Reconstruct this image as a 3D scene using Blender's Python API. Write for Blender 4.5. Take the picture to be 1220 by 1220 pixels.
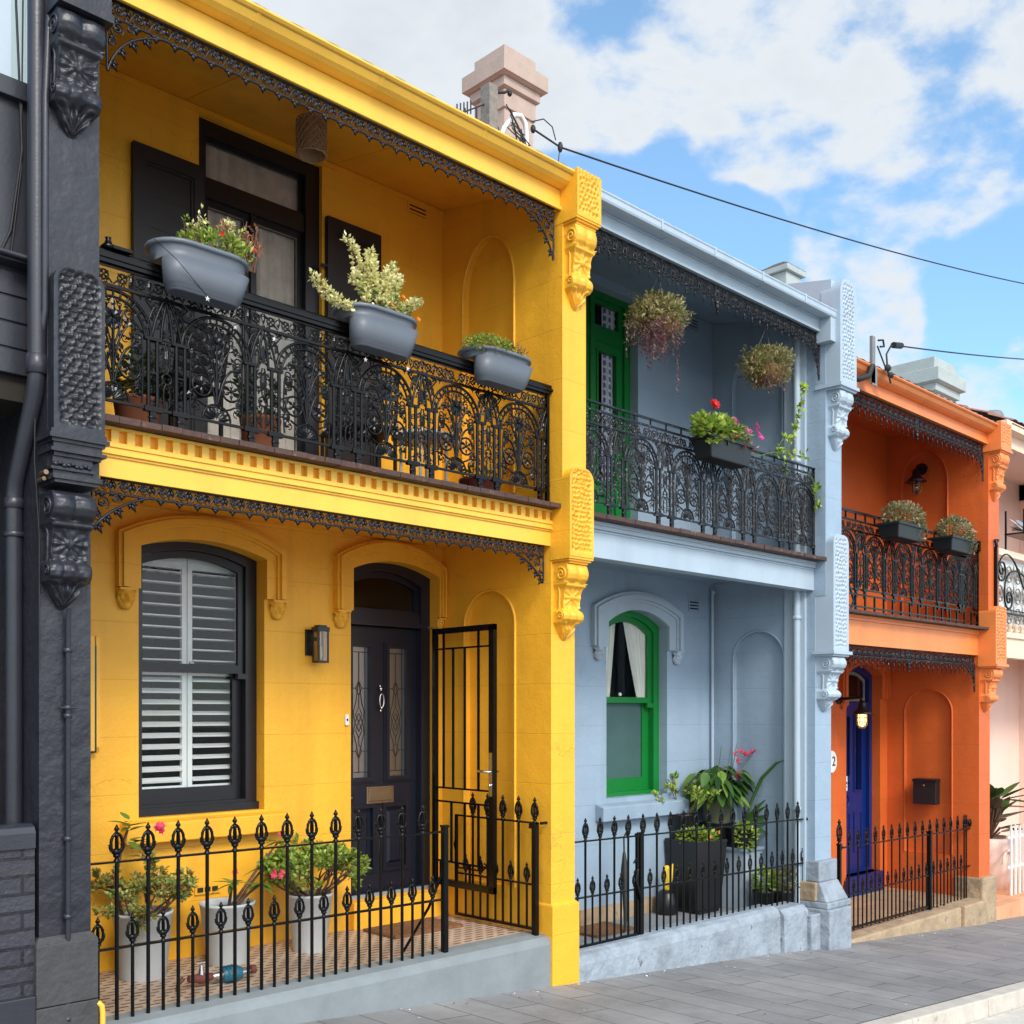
import bpy, math, random
from mathutils import Vector, Matrix
from mathutils.geometry import tessellate_polygon
from mathutils import noise as mnoise
R = math.radians
sc = bpy.context.scene
for o in list(bpy.data.objects): bpy.data.objects.remove(o)
COL = sc.collection
# ------------------------------------------------------------------ camera
# eye level is z = 0; x runs along the street, y into the houses
cam = bpy.data.cameras.new('camera'); cam_o = bpy.data.objects.new('camera', cam); COL.objects.link(cam_o)
cam_o.location = (0, 0, 0)
YAW = math.atan2(1310, 1285)
cam_o.rotation_euler = (R(90), 0, YAW - R(90))
cam.sensor_width = 36; cam.sensor_height = 36; cam.sensor_fit = 'HORIZONTAL'
cam.lens = 36 * 1285 / 1220
cam.shift_x = 0; cam.shift_y = (848 - 610) / 1220
cam.clip_start = 0.05; cam.clip_end = 3000
sc.camera = cam_o
sc.cycles.max_bounces = 12; sc.cycles.diffuse_bounces = 7; sc.cycles.transparent_max_bounces = 16
# ------------------------------------------------------------------ exposure, sky, sun
sc.view_settings.view_transform = 'Standard'; sc.view_settings.look = 'None'
sc.view_settings.exposure = 1.47; sc.view_settings.gamma = 1
sc.view_settings.use_curve_mapping = False
SUN_EL, SUN_AZ = 40, 200      # azimuth clockwise from +y
world = bpy.data.worlds.new('World'); sc.world = world; world.use_nodes = True
wn = world.node_tree; wn.nodes.clear()
def wnode(t, **k):
    n = wn.nodes.new(t)
    for a, b in k.items(): setattr(n, a, b)
    return n
wo = wnode('ShaderNodeOutputWorld'); bg = wnode('ShaderNodeBackground')
sky = wnode('ShaderNodeTexSky', sky_type='NISHITA'); sky.sun_disc = False
sky.sun_elevation = R(SUN_EL); sky.sun_rotation = R(SUN_AZ); sky.altitude = 0; sky.air_density = 1.0; sky.dust_density = 0.4; sky.ozone_density = 1.5
bg.inputs['Strength'].default_value = 0.15
tc = wnode('ShaderNodeTexCoord')
def wmath(op, a, b=None, c=None, clamp=False):
    n = wnode('ShaderNodeMath', operation=op); n.use_clamp = clamp
    for i, q in enumerate((a, b, c)):
        if q is None: continue
        if isinstance(q, (int, float)): n.inputs[i].default_value = q
        else: wn.links.new(q, n.inputs[i])
    return n.outputs[0]
def dirof(u, v):
    ca, sa = math.cos(YAW), math.sin(YAW); k = (u - 610) / 1285
    return Vector((ca + k * sa, sa - k * ca, (848 - v) / 1285)).normalized()
def blob(d, ang, w):
    n = wnode('ShaderNodeVectorMath', operation='DOT_PRODUCT'); wn.links.new(tc.outputs['Generated'], n.inputs[0])
    n.inputs[1].default_value = d
    m = wnode('ShaderNodeMapRange'); m.interpolation_type = 'SMOOTHSTEP'
    wn.links.new(n.outputs['Value'], m.inputs[0])
    m.inputs[1].default_value = math.cos(R(ang)); m.inputs[2].default_value = math.cos(R(ang * 0.25))
    m.inputs[3].default_value = 0; m.inputs[4].default_value = w
    return m.outputs[0]
# cloud banks given by compass direction and height, broken up by noise
acc = None
for (u, v, a, w) in [(960,-60,15,.55),(1130,60,11,.60),(1150,170,6.5,.50),(1000,185,6,.42),(620,-60,14,.50),(430,20,16,.45),(230,60,14,.5),(-20,60,10,.6),(700,90,5,.40),(850,60,8,.42),
                     (1045,380,3.6,.75),(1095,425,3.6,.55),(1000,400,3.5,.65),(1200,470,4.5,.75),(950,300,2.8,.34),(880,190,3.2,.28),(1130,280,3,.18),(820,130,5,.25),
                     (690,15,2.5,-.25),(700,215,6.5,-.65),(800,270,6,-.65),(860,330,5,-.6),(1180,330,5,-.6),(1060,250,3,-.30),(820,165,2.6,-.30),(1140,400,2.6,-.35),(930,240,3,-.3)]:
    b = blob(dirof(u, v), a, w)
    acc = b if acc is None else wmath('ADD', acc, b)
acc = wmath('MINIMUM', wmath('MAXIMUM', wmath('MULTIPLY', acc, 0.80), -0.5), 0.44)
fill_cloud = blob(Vector((-0.35, -1, 0.26)).normalized(), 80, 1.0)      # unseen bright cloud added behind the camera to light the verandas
acc = wmath('ADD', acc, wmath('MULTIPLY', fill_cloud, 0.8))
mp = wnode('ShaderNodeMapping'); wn.links.new(tc.outputs['Generated'], mp.inputs[0]); mp.inputs['Scale'].default_value = (1, 1, 1.7)
nz = wnode('ShaderNodeTexNoise'); nz.inputs['Scale'].default_value = 5.2; nz.inputs['Detail'].default_value = 10; nz.inputs['Roughness'].default_value = 0.56
nz.inputs['Distortion'].default_value = 0.35
wn.links.new(mp.outputs[0], nz.inputs['Vector'])
nz2 = wnode('ShaderNodeTexNoise'); nz2.inputs['Scale'].default_value = 21; nz2.inputs['Detail'].default_value = 8; nz2.inputs['Roughness'].default_value = 0.55
wn.links.new(mp.outputs[0], nz2.inputs['Vector'])
dens = wmath('ADD', wmath('MULTIPLY', wmath('SUBTRACT', nz.outputs[0], 0.5), 2.0), wmath('MULTIPLY', wmath('SUBTRACT', nz2.outputs[0], 0.5), 0.9))
dens = wmath('SUBTRACT', wmath('ADD', dens, acc), 0.10)
cm = wnode('ShaderNodeMapRange'); cm.interpolation_type = 'SMOOTHSTEP'; wn.links.new(dens, cm.inputs[0])
cm.inputs[1].default_value = -0.05; cm.inputs[2].default_value = 0.38
shade = wnode('ShaderNodeMapRange'); wn.links.new(dens, shade.inputs[0])
shade.inputs[1].default_value = 0.2; shade.inputs[2].default_value = 1.1
ccol = wnode('ShaderNodeMixRGB'); wn.links.new(shade.outputs[0], ccol.inputs[0])
ccol.inputs[1].default_value = (2.02, 2.14, 2.26, 1); ccol.inputs[2].default_value = (1.58, 1.71, 1.86, 1)
tint = wnode('ShaderNodeMixRGB', blend_type='MULTIPLY'); tint.inputs[0].default_value = 1; wn.links.new(sky.outputs[0], tint.inputs[1]); tint.inputs[2].default_value = (0.46, 0.61, 0.67, 1)
lit = wnode('ShaderNodeVectorMath', operation='SCALE'); wn.links.new(ccol.outputs[0], lit.inputs[0]); wn.links.new(wmath('MULTIPLY_ADD', fill_cloud, 1.9, 1.0), lit.inputs['Scale'])  # brightens the added rear cloud further as fill light
pale = wnode('ShaderNodeMixRGB', blend_type='ADD'); pale.inputs[0].default_value = 1; wn.links.new(tint.outputs[0], pale.inputs[1]); pale.inputs[2].default_value = (0.15, 0.14, 0.02, 1)      # thin high haze in the blue
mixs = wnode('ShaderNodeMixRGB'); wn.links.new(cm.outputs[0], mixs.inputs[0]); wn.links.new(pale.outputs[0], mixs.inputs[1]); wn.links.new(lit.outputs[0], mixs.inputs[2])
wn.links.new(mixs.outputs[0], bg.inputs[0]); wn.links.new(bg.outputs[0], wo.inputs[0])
sun = bpy.data.lights.new('sun', 'SUN'); sun.energy = 1.0; sun.angle = R(18); sun.color = (1.0, 0.95, 0.87)
sun_o = bpy.data.objects.new('sun', sun); COL.objects.link(sun_o); sun_o.location = (0, -20, 30)
_az = R(SUN_AZ); _sd = Vector((math.sin(_az) * math.cos(R(SUN_EL)), math.cos(_az) * math.cos(R(SUN_EL)), math.sin(R(SUN_EL))))
sun_o.rotation_euler = (-_sd).to_track_quat('-Z', 'Y').to_euler()
# ------------------------------------------------------------------ mesh builder
class MB:
    def __init__(s): s.v = []; s.f = []; s.mi = []; s.sm = []
    def add(s, vs, fs, mi=0, sm=False):
        o = len(s.v); s.v.extend([tuple(p) for p in vs])
        for f in fs: s.f.append(tuple(i + o for i in f)); s.mi.append(mi); s.sm.append(sm)
        return s
    def box(s, x0, x1, y0, y1, z0, z1, mi=0):
        return s.add([(x0,y0,z0),(x1,y0,z0),(x1,y1,z0),(x0,y1,z0),(x0,y0,z1),(x1,y0,z1),(x1,y1,z1),(x0,y1,z1)],
                     [(3,2,1,0),(4,5,6,7),(0,1,5,4),(1,2,6,5),(2,3,7,6),(3,0,4,7)], mi)
    def hexa(s, p, mi=0):     # 8 corners, bottom ccw then top ccw
        return s.add(p, [(3,2,1,0),(4,5,6,7),(0,1,5,4),(1,2,6,5),(2,3,7,6),(3,0,4,7)], mi)
    def plate(s, loops, ax, a, b, mi=0, sm=False, front=True, back=True):
        # loops of 2d points (first outer, others holes) extruded from a to b along ax ('y': (x,z)  'x': (y,z)  'z': (x,y))
        m = {'y': lambda p, t: (p[0], t, p[1]), 'x': lambda p, t: (t, p[0], p[1]), 'z': lambda p, t: (p[0], p[1], t)}[ax]
        flat = [p for l in loops for p in l]
        if len(loops) == 1 and len(flat) == 4: tris = [(0, 1, 2, 3)]
        else: tris = tessellate_polygon([[Vector((p[0], p[1], 0)) for p in l] for l in loops])
        n = len(flat); vs = [m(p, a) for p in flat] + [m(p, b) for p in flat]; fs = []
        if front: fs += [tuple(t) for t in tris]
        if back: fs += [tuple(i + n for i in reversed(t)) for t in tris]
        s.add(vs, fs, mi)
        o = 0; fs = []
        for l in loops:
            k = len(l)
            for i in range(k): j = (i + 1) % k; fs.append((o + i, o + j, o + j + n, o + i + n))
            o += k
        s.add(vs, fs, mi, sm)
        return s
    def tube(s, pts, r, n=6, closed=False, mi=0, sm=True, cap=True):
        pts = [Vector(p) for p in pts]; k = len(pts)
        if k < 2: return s
        rr = r if isinstance(r, (list, tuple)) else [r] * k
        rings = []; up = None
        for i in range(k):
            if closed: t = pts[(i + 1) % k] - pts[i - 1]
            else: t = pts[min(i + 1, k - 1)] - pts[max(i - 1, 0)]
            if t.length < 1e-9: t = Vector((0, 0, 1))
            t.normalize()
            if up is None:
                up = Vector((0, 1, 0)) if abs(t.y) < 0.9 else Vector((1, 0, 0))
            a = t.cross(up)
            if a.length < 1e-6: a = t.cross(Vector((1, 0, 0.3)))
            a.normalize(); up = a.cross(t).normalized()
            rings.append([pts[i] + (a * math.cos(2 * math.pi * j / n) + up * math.sin(2 * math.pi * j / n)) * rr[i] for j in range(n)])
        vs = [p for q in rings for p in q]; fs = []
        for i in range(k if closed else k - 1):
            i2 = (i + 1) % k
            for j in range(n):
                j2 = (j + 1) % n; fs.append((i*n+j, i*n+j2, i2*n+j2, i2*n+j))
        s.add(vs, fs, mi, sm)
        if cap and not closed:
            s.add(rings[0], [tuple(range(n))], mi); s.add(rings[-1], [tuple(reversed(range(n)))], mi)
        return s
    def lathe(s, prof, c=(0, 0, 0), n=20, mi=0, sm=True, cap=True, sx=1, sy=1):
        vs = []; fs = []
        for (r, z) in prof:
            for j in range(n):
                a = 2 * math.pi * j / n; vs.append((c[0] + r * math.cos(a) * sx, c[1] + r * math.sin(a) * sy, c[2] + z))
        for i in range(len(prof) - 1):
            for j in range(n):
                j2 = (j + 1) % n; fs.append((i*n+j, i*n+j2, (i+1)*n+j2, (i+1)*n+j))
        if cap:
            fs.append(tuple(reversed(range(n)))); fs.append(tuple((len(prof)-1)*n + j for j in range(n)))
        return s.add(vs, fs, mi, sm)
    def ball(s, c, r, n=10, mi=0, rot=None):
        if isinstance(r, (int, float)): r = (r, r, r)
        m = max(4, n // 2 + 1); vs = []; fs = []
        for i in range(m + 1):
            t = math.pi * i / m
            for j in range(n):
                a = 2 * math.pi * j / n; p = Vector((math.sin(t)*math.cos(a)*r[0], math.sin(t)*math.sin(a)*r[1], -math.cos(t)*r[2]))
                if rot: p = rot @ p
                vs.append(p + Vector(c))
        for i in range(m):
            for j in range(n):
                j2 = (j + 1) % n; fs.append((i*n+j, i*n+j2, (i+1)*n+j2, (i+1)*n+j))
        return s.add(vs, fs, mi, True)
    def leaf(s, base, d, L, W, up=None, mi=0, droop=0.0, seg=1, fold=0.25):
        d = Vector(d).normalized(); base = Vector(base)
        if up is None: up = Vector((0, 0, 1))
        side = d.cross(up)
        if side.length < 1e-4: side = Vector((1, 0, 0))
        side.normalize(); nn = side.cross(d).normalized()
        if seg == 1:
            m = base + d * L * 0.45 + nn * (-fold * W)
            return s.add([base, base + d*L*0.5 + side*W*0.5, base + d*L + Vector((0,0,-droop*L)), base + d*L*0.5 - side*W*0.5, m], [(0,4,1),(1,4,2),(2,4,3),(3,4,0)], mi, False)
        vs = []; fs = []
        for i in range(seg + 1):
            t = i / seg; w = W * 0.5 * (math.sin(math.pi * min(1, t ** 0.75 * 1.0)) ** 0.8 if 0 < t < 1 else 0.04)
            c = base + d * L * t + Vector((0, 0, -droop * L * t * t)) + nn * (-fold * w)
            vs += [c + side * w + nn * fold * w, c, c - side * w + nn * fold * w]
        for i in range(seg):
            o = i * 3; fs += [(o, o+1, o+4, o+3), (o+1, o+2, o+5, o+4)]
        return s.add(vs, fs, mi, True)
def mesh_of(name, mb, mats, org=(0, 0, 0)):
    me = bpy.data.meshes.new(name); ox, oy, oz = org
    me.from_pydata([(x - ox, y - oy, z - oz) for x, y, z in mb.v], [], mb.f)
    if not isinstance(mats, (list, tuple)): mats = [mats]
    for m in mats: me.materials.append(m)
    me.polygons.foreach_set('material_index', mb.mi); me.polygons.foreach_set('use_smooth', mb.sm)
    me.update(); return me
ORG = {}
def thing(name, label, cat, loc, group=None, rotz=0):
    o = bpy.data.objects.new(name, None); COL.objects.link(o); o.empty_display_size = 0.2
    o.location = loc; o.rotation_euler = (0, 0, rotz); o['label'] = label; o['category'] = cat
    if group: o['group'] = group
    ORG[o.name] = tuple(loc) if rotz == 0 else (0, 0, 0)
    return o
def obj(name, mb, mats, parent=None, label=None, bevel=0, local=False, kind=None):
    """one mesh object; parts are written in street coordinates and moved to their thing's origin"""
    if hasattr(mb, 'items'):
        for it in mb.items: obj(name, it, mats, parent)
        return None
    org = (0, 0, 0) if (parent is None or local) else ORG[parent.name]
    me = mesh_of(name, mb, mats, org); o = bpy.data.objects.new(name, me); COL.objects.link(o)
    if parent: o.parent = parent; ORG[o.name] = org
    if label: o['label'] = label
    if kind: o['kind'] = kind
    if bevel:
        b = o.modifiers.new('edge', 'BEVEL'); b.width = bevel; b.segments = 2; b.limit_method = 'ANGLE'; b.angle_limit = R(40)
    return o
def solo(name, mb, mats, label, cat, group=None, base=None, bevel=0):
    """a top-level thing that is one mesh"""
    xs = [p[0] for p in mb.v]; ys = [p[1] for p in mb.v]; zs = [p[2] for p in mb.v]
    if base is None: base = ((min(xs)+max(xs))/2, (min(ys)+max(ys))/2, min(zs))
    me = mesh_of(name, mb, mats, base); o = bpy.data.objects.new(name, me); COL.objects.link(o); o.location = base
    o['label'] = label; o['category'] = cat
    if group: o['group'] = group
    if bevel:
        b = o.modifiers.new('edge', 'BEVEL'); b.width = bevel; b.segments = 2; b.limit_method = 'ANGLE'; b.angle_limit = R(40)
    ORG[o.name] = base
    return o
def structure(name, mb, mats):
    o = bpy.data.objects.new(name, mesh_of(name, mb, mats)); COL.objects.link(o); o['kind'] = 'structure'; return o
def inst(src, parent, loc, name=None):
    c = src.copy(); COL.objects.link(c); c.parent = parent; c.location = loc
    return c
# ------------------------------------------------------------------ materials
def nt(name):
    m = bpy.data.materials.new(name); m.use_nodes = True
    return m, m.node_tree, m.node_tree.nodes['Principled BSDF']
def lnk(t, a, b): t.links.new(a, b)
def paint(name, col, rough=0.5, var=0.10, vscale=2.0, bump=0.15, bscale=60, streak=0.0, metal=0.0, wear=None, wear_at=0.62, wscale=9, coarse=0.0, spec=0.5, island=0.0, joints=0.0, cracks=0.0):
    m, t, p = nt(name); N = t.nodes
    co = N.new('ShaderNodeTexCoord')
    n1 = N.new('ShaderNodeTexNoise'); n1.inputs['Scale'].default_value = vscale; n1.inputs['Detail'].default_value = 6; n1.inputs['Roughness'].default_value = 0.65
    lnk(t, co.outputs['Object'], n1.inputs['Vector'])
    mr = N.new('ShaderNodeMapRange'); lnk(t, n1.outputs[0], mr.inputs[0]); mr.inputs[1].default_value = 0.25; mr.inputs[2].default_value = 0.75
    mr.inputs[3].default_value = 1 - var; mr.inputs[4].default_value = 1 + var * 0.6
    fac = mr.outputs[0]
    if streak:
        mp = N.new('ShaderNodeMapping'); lnk(t, co.outputs['Object'], mp.inputs[0]); mp.inputs['Scale'].default_value = (4.5, 4.5, 0.28)
        n2 = N.new('ShaderNodeTexNoise'); n2.inputs['Scale'].default_value = 1; n2.inputs['Detail'].default_value = 5; lnk(t, mp.outputs[0], n2.inputs['Vector'])
        m2 = N.new('ShaderNodeMapRange'); lnk(t, n2.outputs[0], m2.inputs[0]); m2.inputs[1].default_value = 0.50; m2.inputs[2].default_value = 0.72
        m2.inputs[3].default_value = 1; m2.inputs[4].default_value = 1 - streak
        mm = N.new('ShaderNodeMath'); mm.operation = 'MULTIPLY'; lnk(t, fac, mm.inputs[0]); lnk(t, m2.outputs[0], mm.inputs[1]); fac = mm.outputs[0]
    if island:
        g = N.new('ShaderNodeNewGeometry'); mi_ = N.new('ShaderNodeMapRange'); lnk(t, g.outputs['Random Per Island'], mi_.inputs[0])
        mi_.inputs[3].default_value = 1 - island; mi_.inputs[4].default_value = 1 + island
        mm = N.new('ShaderNodeMath'); mm.operation = 'MULTIPLY'; lnk(t, fac, mm.inputs[0]); lnk(t, mi_.outputs[0], mm.inputs[1]); fac = mm.outputs[0]
    vm = N.new('ShaderNodeVectorMath'); vm.operation = 'SCALE'; vm.inputs[0].default_value = col; lnk(t, fac, vm.inputs['Scale'])
    out = vm.outputs[0]
    if wear is not None:
        n3 = N.new('ShaderNodeTexNoise'); n3.inputs['Scale'].default_value = wscale; n3.inputs['Detail'].default_value = 9; n3.inputs['Roughness'].default_value = 0.7
        lnk(t, co.outputs['Object'], n3.inputs['Vector'])
        m3 = N.new('ShaderNodeMapRange'); lnk(t, n3.outputs[0], m3.inputs[0]); m3.inputs[1].default_value = wear_at; m3.inputs[2].default_value = wear_at + 0.05
        mx = N.new('ShaderNodeMixRGB'); lnk(t, m3.outputs[0], mx.inputs[0]); lnk(t, out, mx.inputs[1]); mx.inputs[2].default_value = (*wear, 1); out = mx.outputs[0]
    extra = []
    if joints:
        sx = N.new('ShaderNodeSeparateXYZ'); lnk(t, co.outputs['Object'], sx.inputs[0])
        q = N.new('ShaderNodeMath'); q.operation = 'PINGPONG'; lnk(t, sx.outputs[2], q.inputs[0]); q.inputs[1].default_value = joints / 2
        jm = N.new('ShaderNodeMapRange'); lnk(t, q.outputs[0], jm.inputs[0]); jm.inputs[1].default_value = 0.0015; jm.inputs[2].default_value = 0.004; jm.inputs[3].default_value = 1; jm.inputs[4].default_value = 0
        extra.append((jm.outputs[0], 0.16))
    if cracks:
        vo = N.new('ShaderNodeTexVoronoi'); vo.feature = 'DISTANCE_TO_EDGE'; vo.inputs['Scale'].default_value = 1.6
        nd = N.new('ShaderNodeTexNoise'); nd.inputs['Scale'].default_value = 3; nd.inputs['Detail'].default_value = 8; lnk(t, co.outputs['Object'], nd.inputs['Vector'])
        mv = N.new('ShaderNodeMixRGB'); mv.inputs[0].default_value = 0.35; lnk(t, co.outputs['Object'], mv.inputs[1]); lnk(t, nd.outputs[1], mv.inputs[2]); lnk(t, mv.outputs[0], vo.inputs['Vector'])
        cr = N.new('ShaderNodeMapRange'); lnk(t, vo.outputs[0], cr.inputs[0]); cr.inputs[1].default_value = 0.0; cr.inputs[2].default_value = 0.004; cr.inputs[3].default_value = 1; cr.inputs[4].default_value = 0
        gate = N.new('ShaderNodeTexNoise'); gate.inputs['Scale'].default_value = 0.9; lnk(t, co.outputs['Object'], gate.inputs['Vector'])
        gm = N.new('ShaderNodeMapRange'); lnk(t, gate.outputs[0], gm.inputs[0]); gm.inputs[1].default_value = 0.5; gm.inputs[2].default_value = 0.58
        cm_ = N.new('ShaderNodeMath'); cm_.operation = 'MULTIPLY'; lnk(t, cr.outputs[0], cm_.inputs[0]); lnk(t, gm.outputs[0], cm_.inputs[1]); extra.append((cm_.outputs[0], cracks))
    for (fo, k) in extra:
        mk = N.new('ShaderNodeMath'); mk.operation = 'MULTIPLY'; lnk(t, fo, mk.inputs[0]); mk.inputs[1].default_value = k
        mx = N.new('ShaderNodeMixRGB'); lnk(t, mk.outputs[0], mx.inputs[0]); lnk(t, out, mx.inputs[1]); mx.inputs[2].default_value = (col[0]*.25, col[1]*.22, col[2]*.3, 1); out = mx.outputs[0]
    lnk(t, out, p.inputs['Base Color'])
    p.inputs['Roughness'].default_value = rough; p.inputs['Metallic'].default_value = metal
    p.inputs['Specular IOR Level'].default_value = spec
    if bump:
        nb = N.new('ShaderNodeTexNoise'); nb.inputs['Scale'].default_value = bscale; nb.inputs['Detail'].default_value = 5; lnk(t, co.outputs['Object'], nb.inputs['Vector'])
        h = nb.outputs[0]
        if coarse:
            nc = N.new('ShaderNodeTexNoise'); nc.inputs['Scale'].default_value = 7; nc.inputs['Detail'].default_value = 6; lnk(t, co.outputs['Object'], nc.inputs['Vector'])
            ad = N.new('ShaderNodeMath'); ad.operation = 'MULTIPLY_ADD'; lnk(t, nc.outputs[0], ad.inputs[0]); ad.inputs[1].default_value = coarse; lnk(t, h, ad.inputs[2]); h = ad.outputs[0]
        for (fo, k) in extra:
            ad = N.new('ShaderNodeMath'); ad.operation = 'MULTIPLY_ADD'; lnk(t, fo, ad.inputs[0]); ad.inputs[1].default_value = -2.5; lnk(t, h, ad.inputs[2]); h = ad.outputs[0]
        b = N.new('ShaderNodeBump'); b.inputs['Strength'].default_value = bump; b.inputs['Distance'].default_value = 0.01; lnk(t, h, b.inputs['Height']); lnk(t, b.outputs[0], p.inputs['Normal'])
    return m
def leafmat(name, c1, c2, c3=None, rough=0.45, trans=0.25):
    m, t, p = nt(name); N = t.nodes
    g = N.new('ShaderNodeNewGeometry'); r = N.new('ShaderNodeValToRGB'); lnk(t, g.outputs['Random Per Island'], r.inputs[0])
    r.color_ramp.elements[0].color = (*c1, 1); r.color_ramp.elements[1].color = (*c2, 1)
    if c3:
        r.color_ramp.elements[1].position = 0.72
        e = r.color_ramp.elements.new(1.0); e.color = (*c3, 1)
    lnk(t, r.outputs[0], p.inputs['Base Color']); p.inputs['Roughness'].default_value = rough
    tr = N.new('ShaderNodeBsdfTranslucent'); lnk(t, r.outputs[0], tr.inputs[0])
    mx = N.new('ShaderNodeMixShader'); mx.inputs[0].default_value = trans; lnk(t, p.outputs[0], mx.inputs[1]); lnk(t, tr.outputs[0], mx.inputs[2])
    lnk(t, mx.outputs[0], N['Material Output'].inputs[0]); return m
def glassmat(name, tint=(0.85, 0.9, 0.9), refl=0.12, rough=0.02):
    m, t, p = nt(name); N = t.nodes; N.remove(p)
    a = N.new('ShaderNodeBsdfTransparent'); a.inputs[0].default_value = (*tint, 1)
    b = N.new('ShaderNodeBsdfGlossy'); b.inputs['Roughness'].default_value = rough
    f = N.new('ShaderNodeLayerWeight'); f.inputs[0].default_value = 0.5
    pw = N.new('ShaderNodeMath'); pw.operation = 'POWER'; lnk(t, f.outputs['Facing'], pw.inputs[0]); pw.inputs[1].default_value = 4.0
    ad = N.new('ShaderNodeMath'); ad.operation = 'MULTIPLY_ADD'; ad.use_clamp = True; lnk(t, pw.outputs[0], ad.inputs[0]); ad.inputs[1].default_value = 0.5; ad.inputs[2].default_value = refl
    mx = N.new('ShaderNodeMixShader'); lnk(t, ad.outputs[0], mx.inputs[0]); lnk(t, a.outputs[0], mx.inputs[1]); lnk(t, b.outputs[0], mx.inputs[2])
    lnk(t, mx.outputs[0], N['Material Output'].inputs[0]); return m
def brickmat(name, c1, c2, mortar, bw, bh, ms, rough=0.7, rotz=0, bump=0.4, var=0.2, plane='xy', off=0.5, rnd=0.0, loc=(0,0,0), spots=False):
    m, t, p = nt(name); N = t.nodes
    co = N.new('ShaderNodeTexCoord'); mp = N.new('ShaderNodeMapping'); lnk(t, co.outputs['Object'], mp.inputs[0])
    mp.inputs['Rotation'].default_value = {'xy': (0, 0, rotz), 'xz': (R(-90), 0, 0)}[plane]; mp.inputs['Location'].default_value = loc
    bt = N.new('ShaderNodeTexBrick'); lnk(t, mp.outputs[0], bt.inputs['Vector'])
    bt.inputs['Scale'].default_value = 1; bt.inputs['Brick Width'].default_value = bw; bt.inputs['Row Height'].default_value = bh
    bt.inputs['Mortar Size'].default_value = ms; bt.inputs['Color1'].default_value = (*c1, 1); bt.inputs['Color2'].default_value = (*c2, 1); bt.inputs['Mortar'].default_value = (*mortar, 1)
    bt.inputs['Mortar Smooth'].default_value = 0.1; bt.offset = off; bt.inputs['Bias'].default_value = rnd
    n1 = N.new('ShaderNodeTexNoise'); n1.inputs['Scale'].default_value = 1.6; n1.inputs['Detail'].default_value = 10; n1.inputs['Roughness'].default_value = 0.7; lnk(t, co.outputs['Object'], n1.inputs['Vector'])
    mr = N.new('ShaderNodeMapRange'); lnk(t, n1.outputs[0], mr.inputs[0]); mr.inputs[1].default_value = 0.3; mr.inputs[2].default_value = 0.7; mr.inputs[3].default_value = 1 - var; mr.inputs[4].default_value = 1 + var
    vm = N.new('ShaderNodeVectorMath'); vm.operation = 'SCALE'; lnk(t, bt.outputs[0], vm.inputs[0]); lnk(t, mr.outputs[0], vm.inputs['Scale'])
    out = vm.outputs[0]
    if spots:      # gum spots, drips and broad stains
        for (scl, lo, hi, colr, k) in ((5.5, .035, .05, (0.07, 0.068, 0.065, 1), .75), (9.0, .02, .03, (0.55, 0.53, 0.5, 1), .6)):
            vo = N.new('ShaderNodeTexVoronoi'); vo.inputs['Scale'].default_value = scl; lnk(t, co.outputs['Object'], vo.inputs['Vector'])
            g = N.new('ShaderNodeMapRange'); lnk(t, vo.outputs['Distance'], g.inputs[0]); g.inputs[1].default_value = lo; g.inputs[2].default_value = hi; g.inputs[3].default_value = k; g.inputs[4].default_value = 0
            sl = N.new('ShaderNodeSeparateColor'); lnk(t, vo.outputs['Color'], sl.inputs[0]); th = N.new('ShaderNodeMath'); th.operation = 'GREATER_THAN'; lnk(t, sl.outputs[0], th.inputs[0]); th.inputs[1].default_value = 0.72
            mm = N.new('ShaderNodeMath'); mm.operation = 'MULTIPLY'; lnk(t, g.outputs[0], mm.inputs[0]); lnk(t, th.outputs[0], mm.inputs[1])
            mx = N.new('ShaderNodeMixRGB'); lnk(t, mm.outputs[0], mx.inputs[0]); lnk(t, out, mx.inputs[1]); mx.inputs[2].default_value = colr; out = mx.outputs[0]
        ns = N.new('ShaderNodeTexNoise'); ns.inputs['Scale'].default_value = 1.1; ns.inputs['Detail'].default_value = 9; ns.inputs['Roughness'].default_value = .72; ns.inputs['Distortion'].default_value = .6; lnk(t, co.outputs['Object'], ns.inputs['Vector'])
        g = N.new('ShaderNodeMapRange'); lnk(t, ns.outputs[0], g.inputs[0]); g.inputs[1].default_value = .54; g.inputs[2].default_value = .68; g.inputs[3].default_value = 0; g.inputs[4].default_value = .45
        mx = N.new('ShaderNodeMixRGB'); lnk(t, g.outputs[0], mx.inputs[0]); lnk(t, out, mx.inputs[1]); mx.inputs[2].default_value = (0.13, 0.12, 0.11, 1); out = mx.outputs[0]
    lnk(t, out, p.inputs['Base Color']); p.inputs['Roughness'].default_value = rough
    nb = N.new('ShaderNodeTexNoise'); nb.inputs['Scale'].default_value = 45; nb.inputs['Detail'].default_value = 6; lnk(t, co.outputs['Object'], nb.inputs['Vector'])
    ad = N.new('ShaderNodeMath'); ad.operation = 'MULTIPLY_ADD'; lnk(t, bt.outputs['Fac'], ad.inputs[0]); ad.inputs[1].default_value = -1.2; lnk(t, nb.outputs[0], ad.inputs[2])
    b = N.new('ShaderNodeBump'); b.inputs['Strength'].default_value = bump; b.inputs['Distance'].default_value = 0.006; lnk(t, ad.outputs[0], b.inputs['Height']); lnk(t, b.outputs[0], p.inputs['Normal'])
    return m
M = {}
M['yellow'] = paint('yellow_paint', (0.87, 0.435, 0.026), 0.5, 0.13, 1.2, 0.26, 55, 0.15, coarse=2.8, joints=0.36, cracks=0.28)
M['yellow_trim'] = paint('yellow_trim_paint', (0.88, 0.49, 0.055), 0.42, 0.08, 3, 0.12, 80, 0.09)
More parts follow.
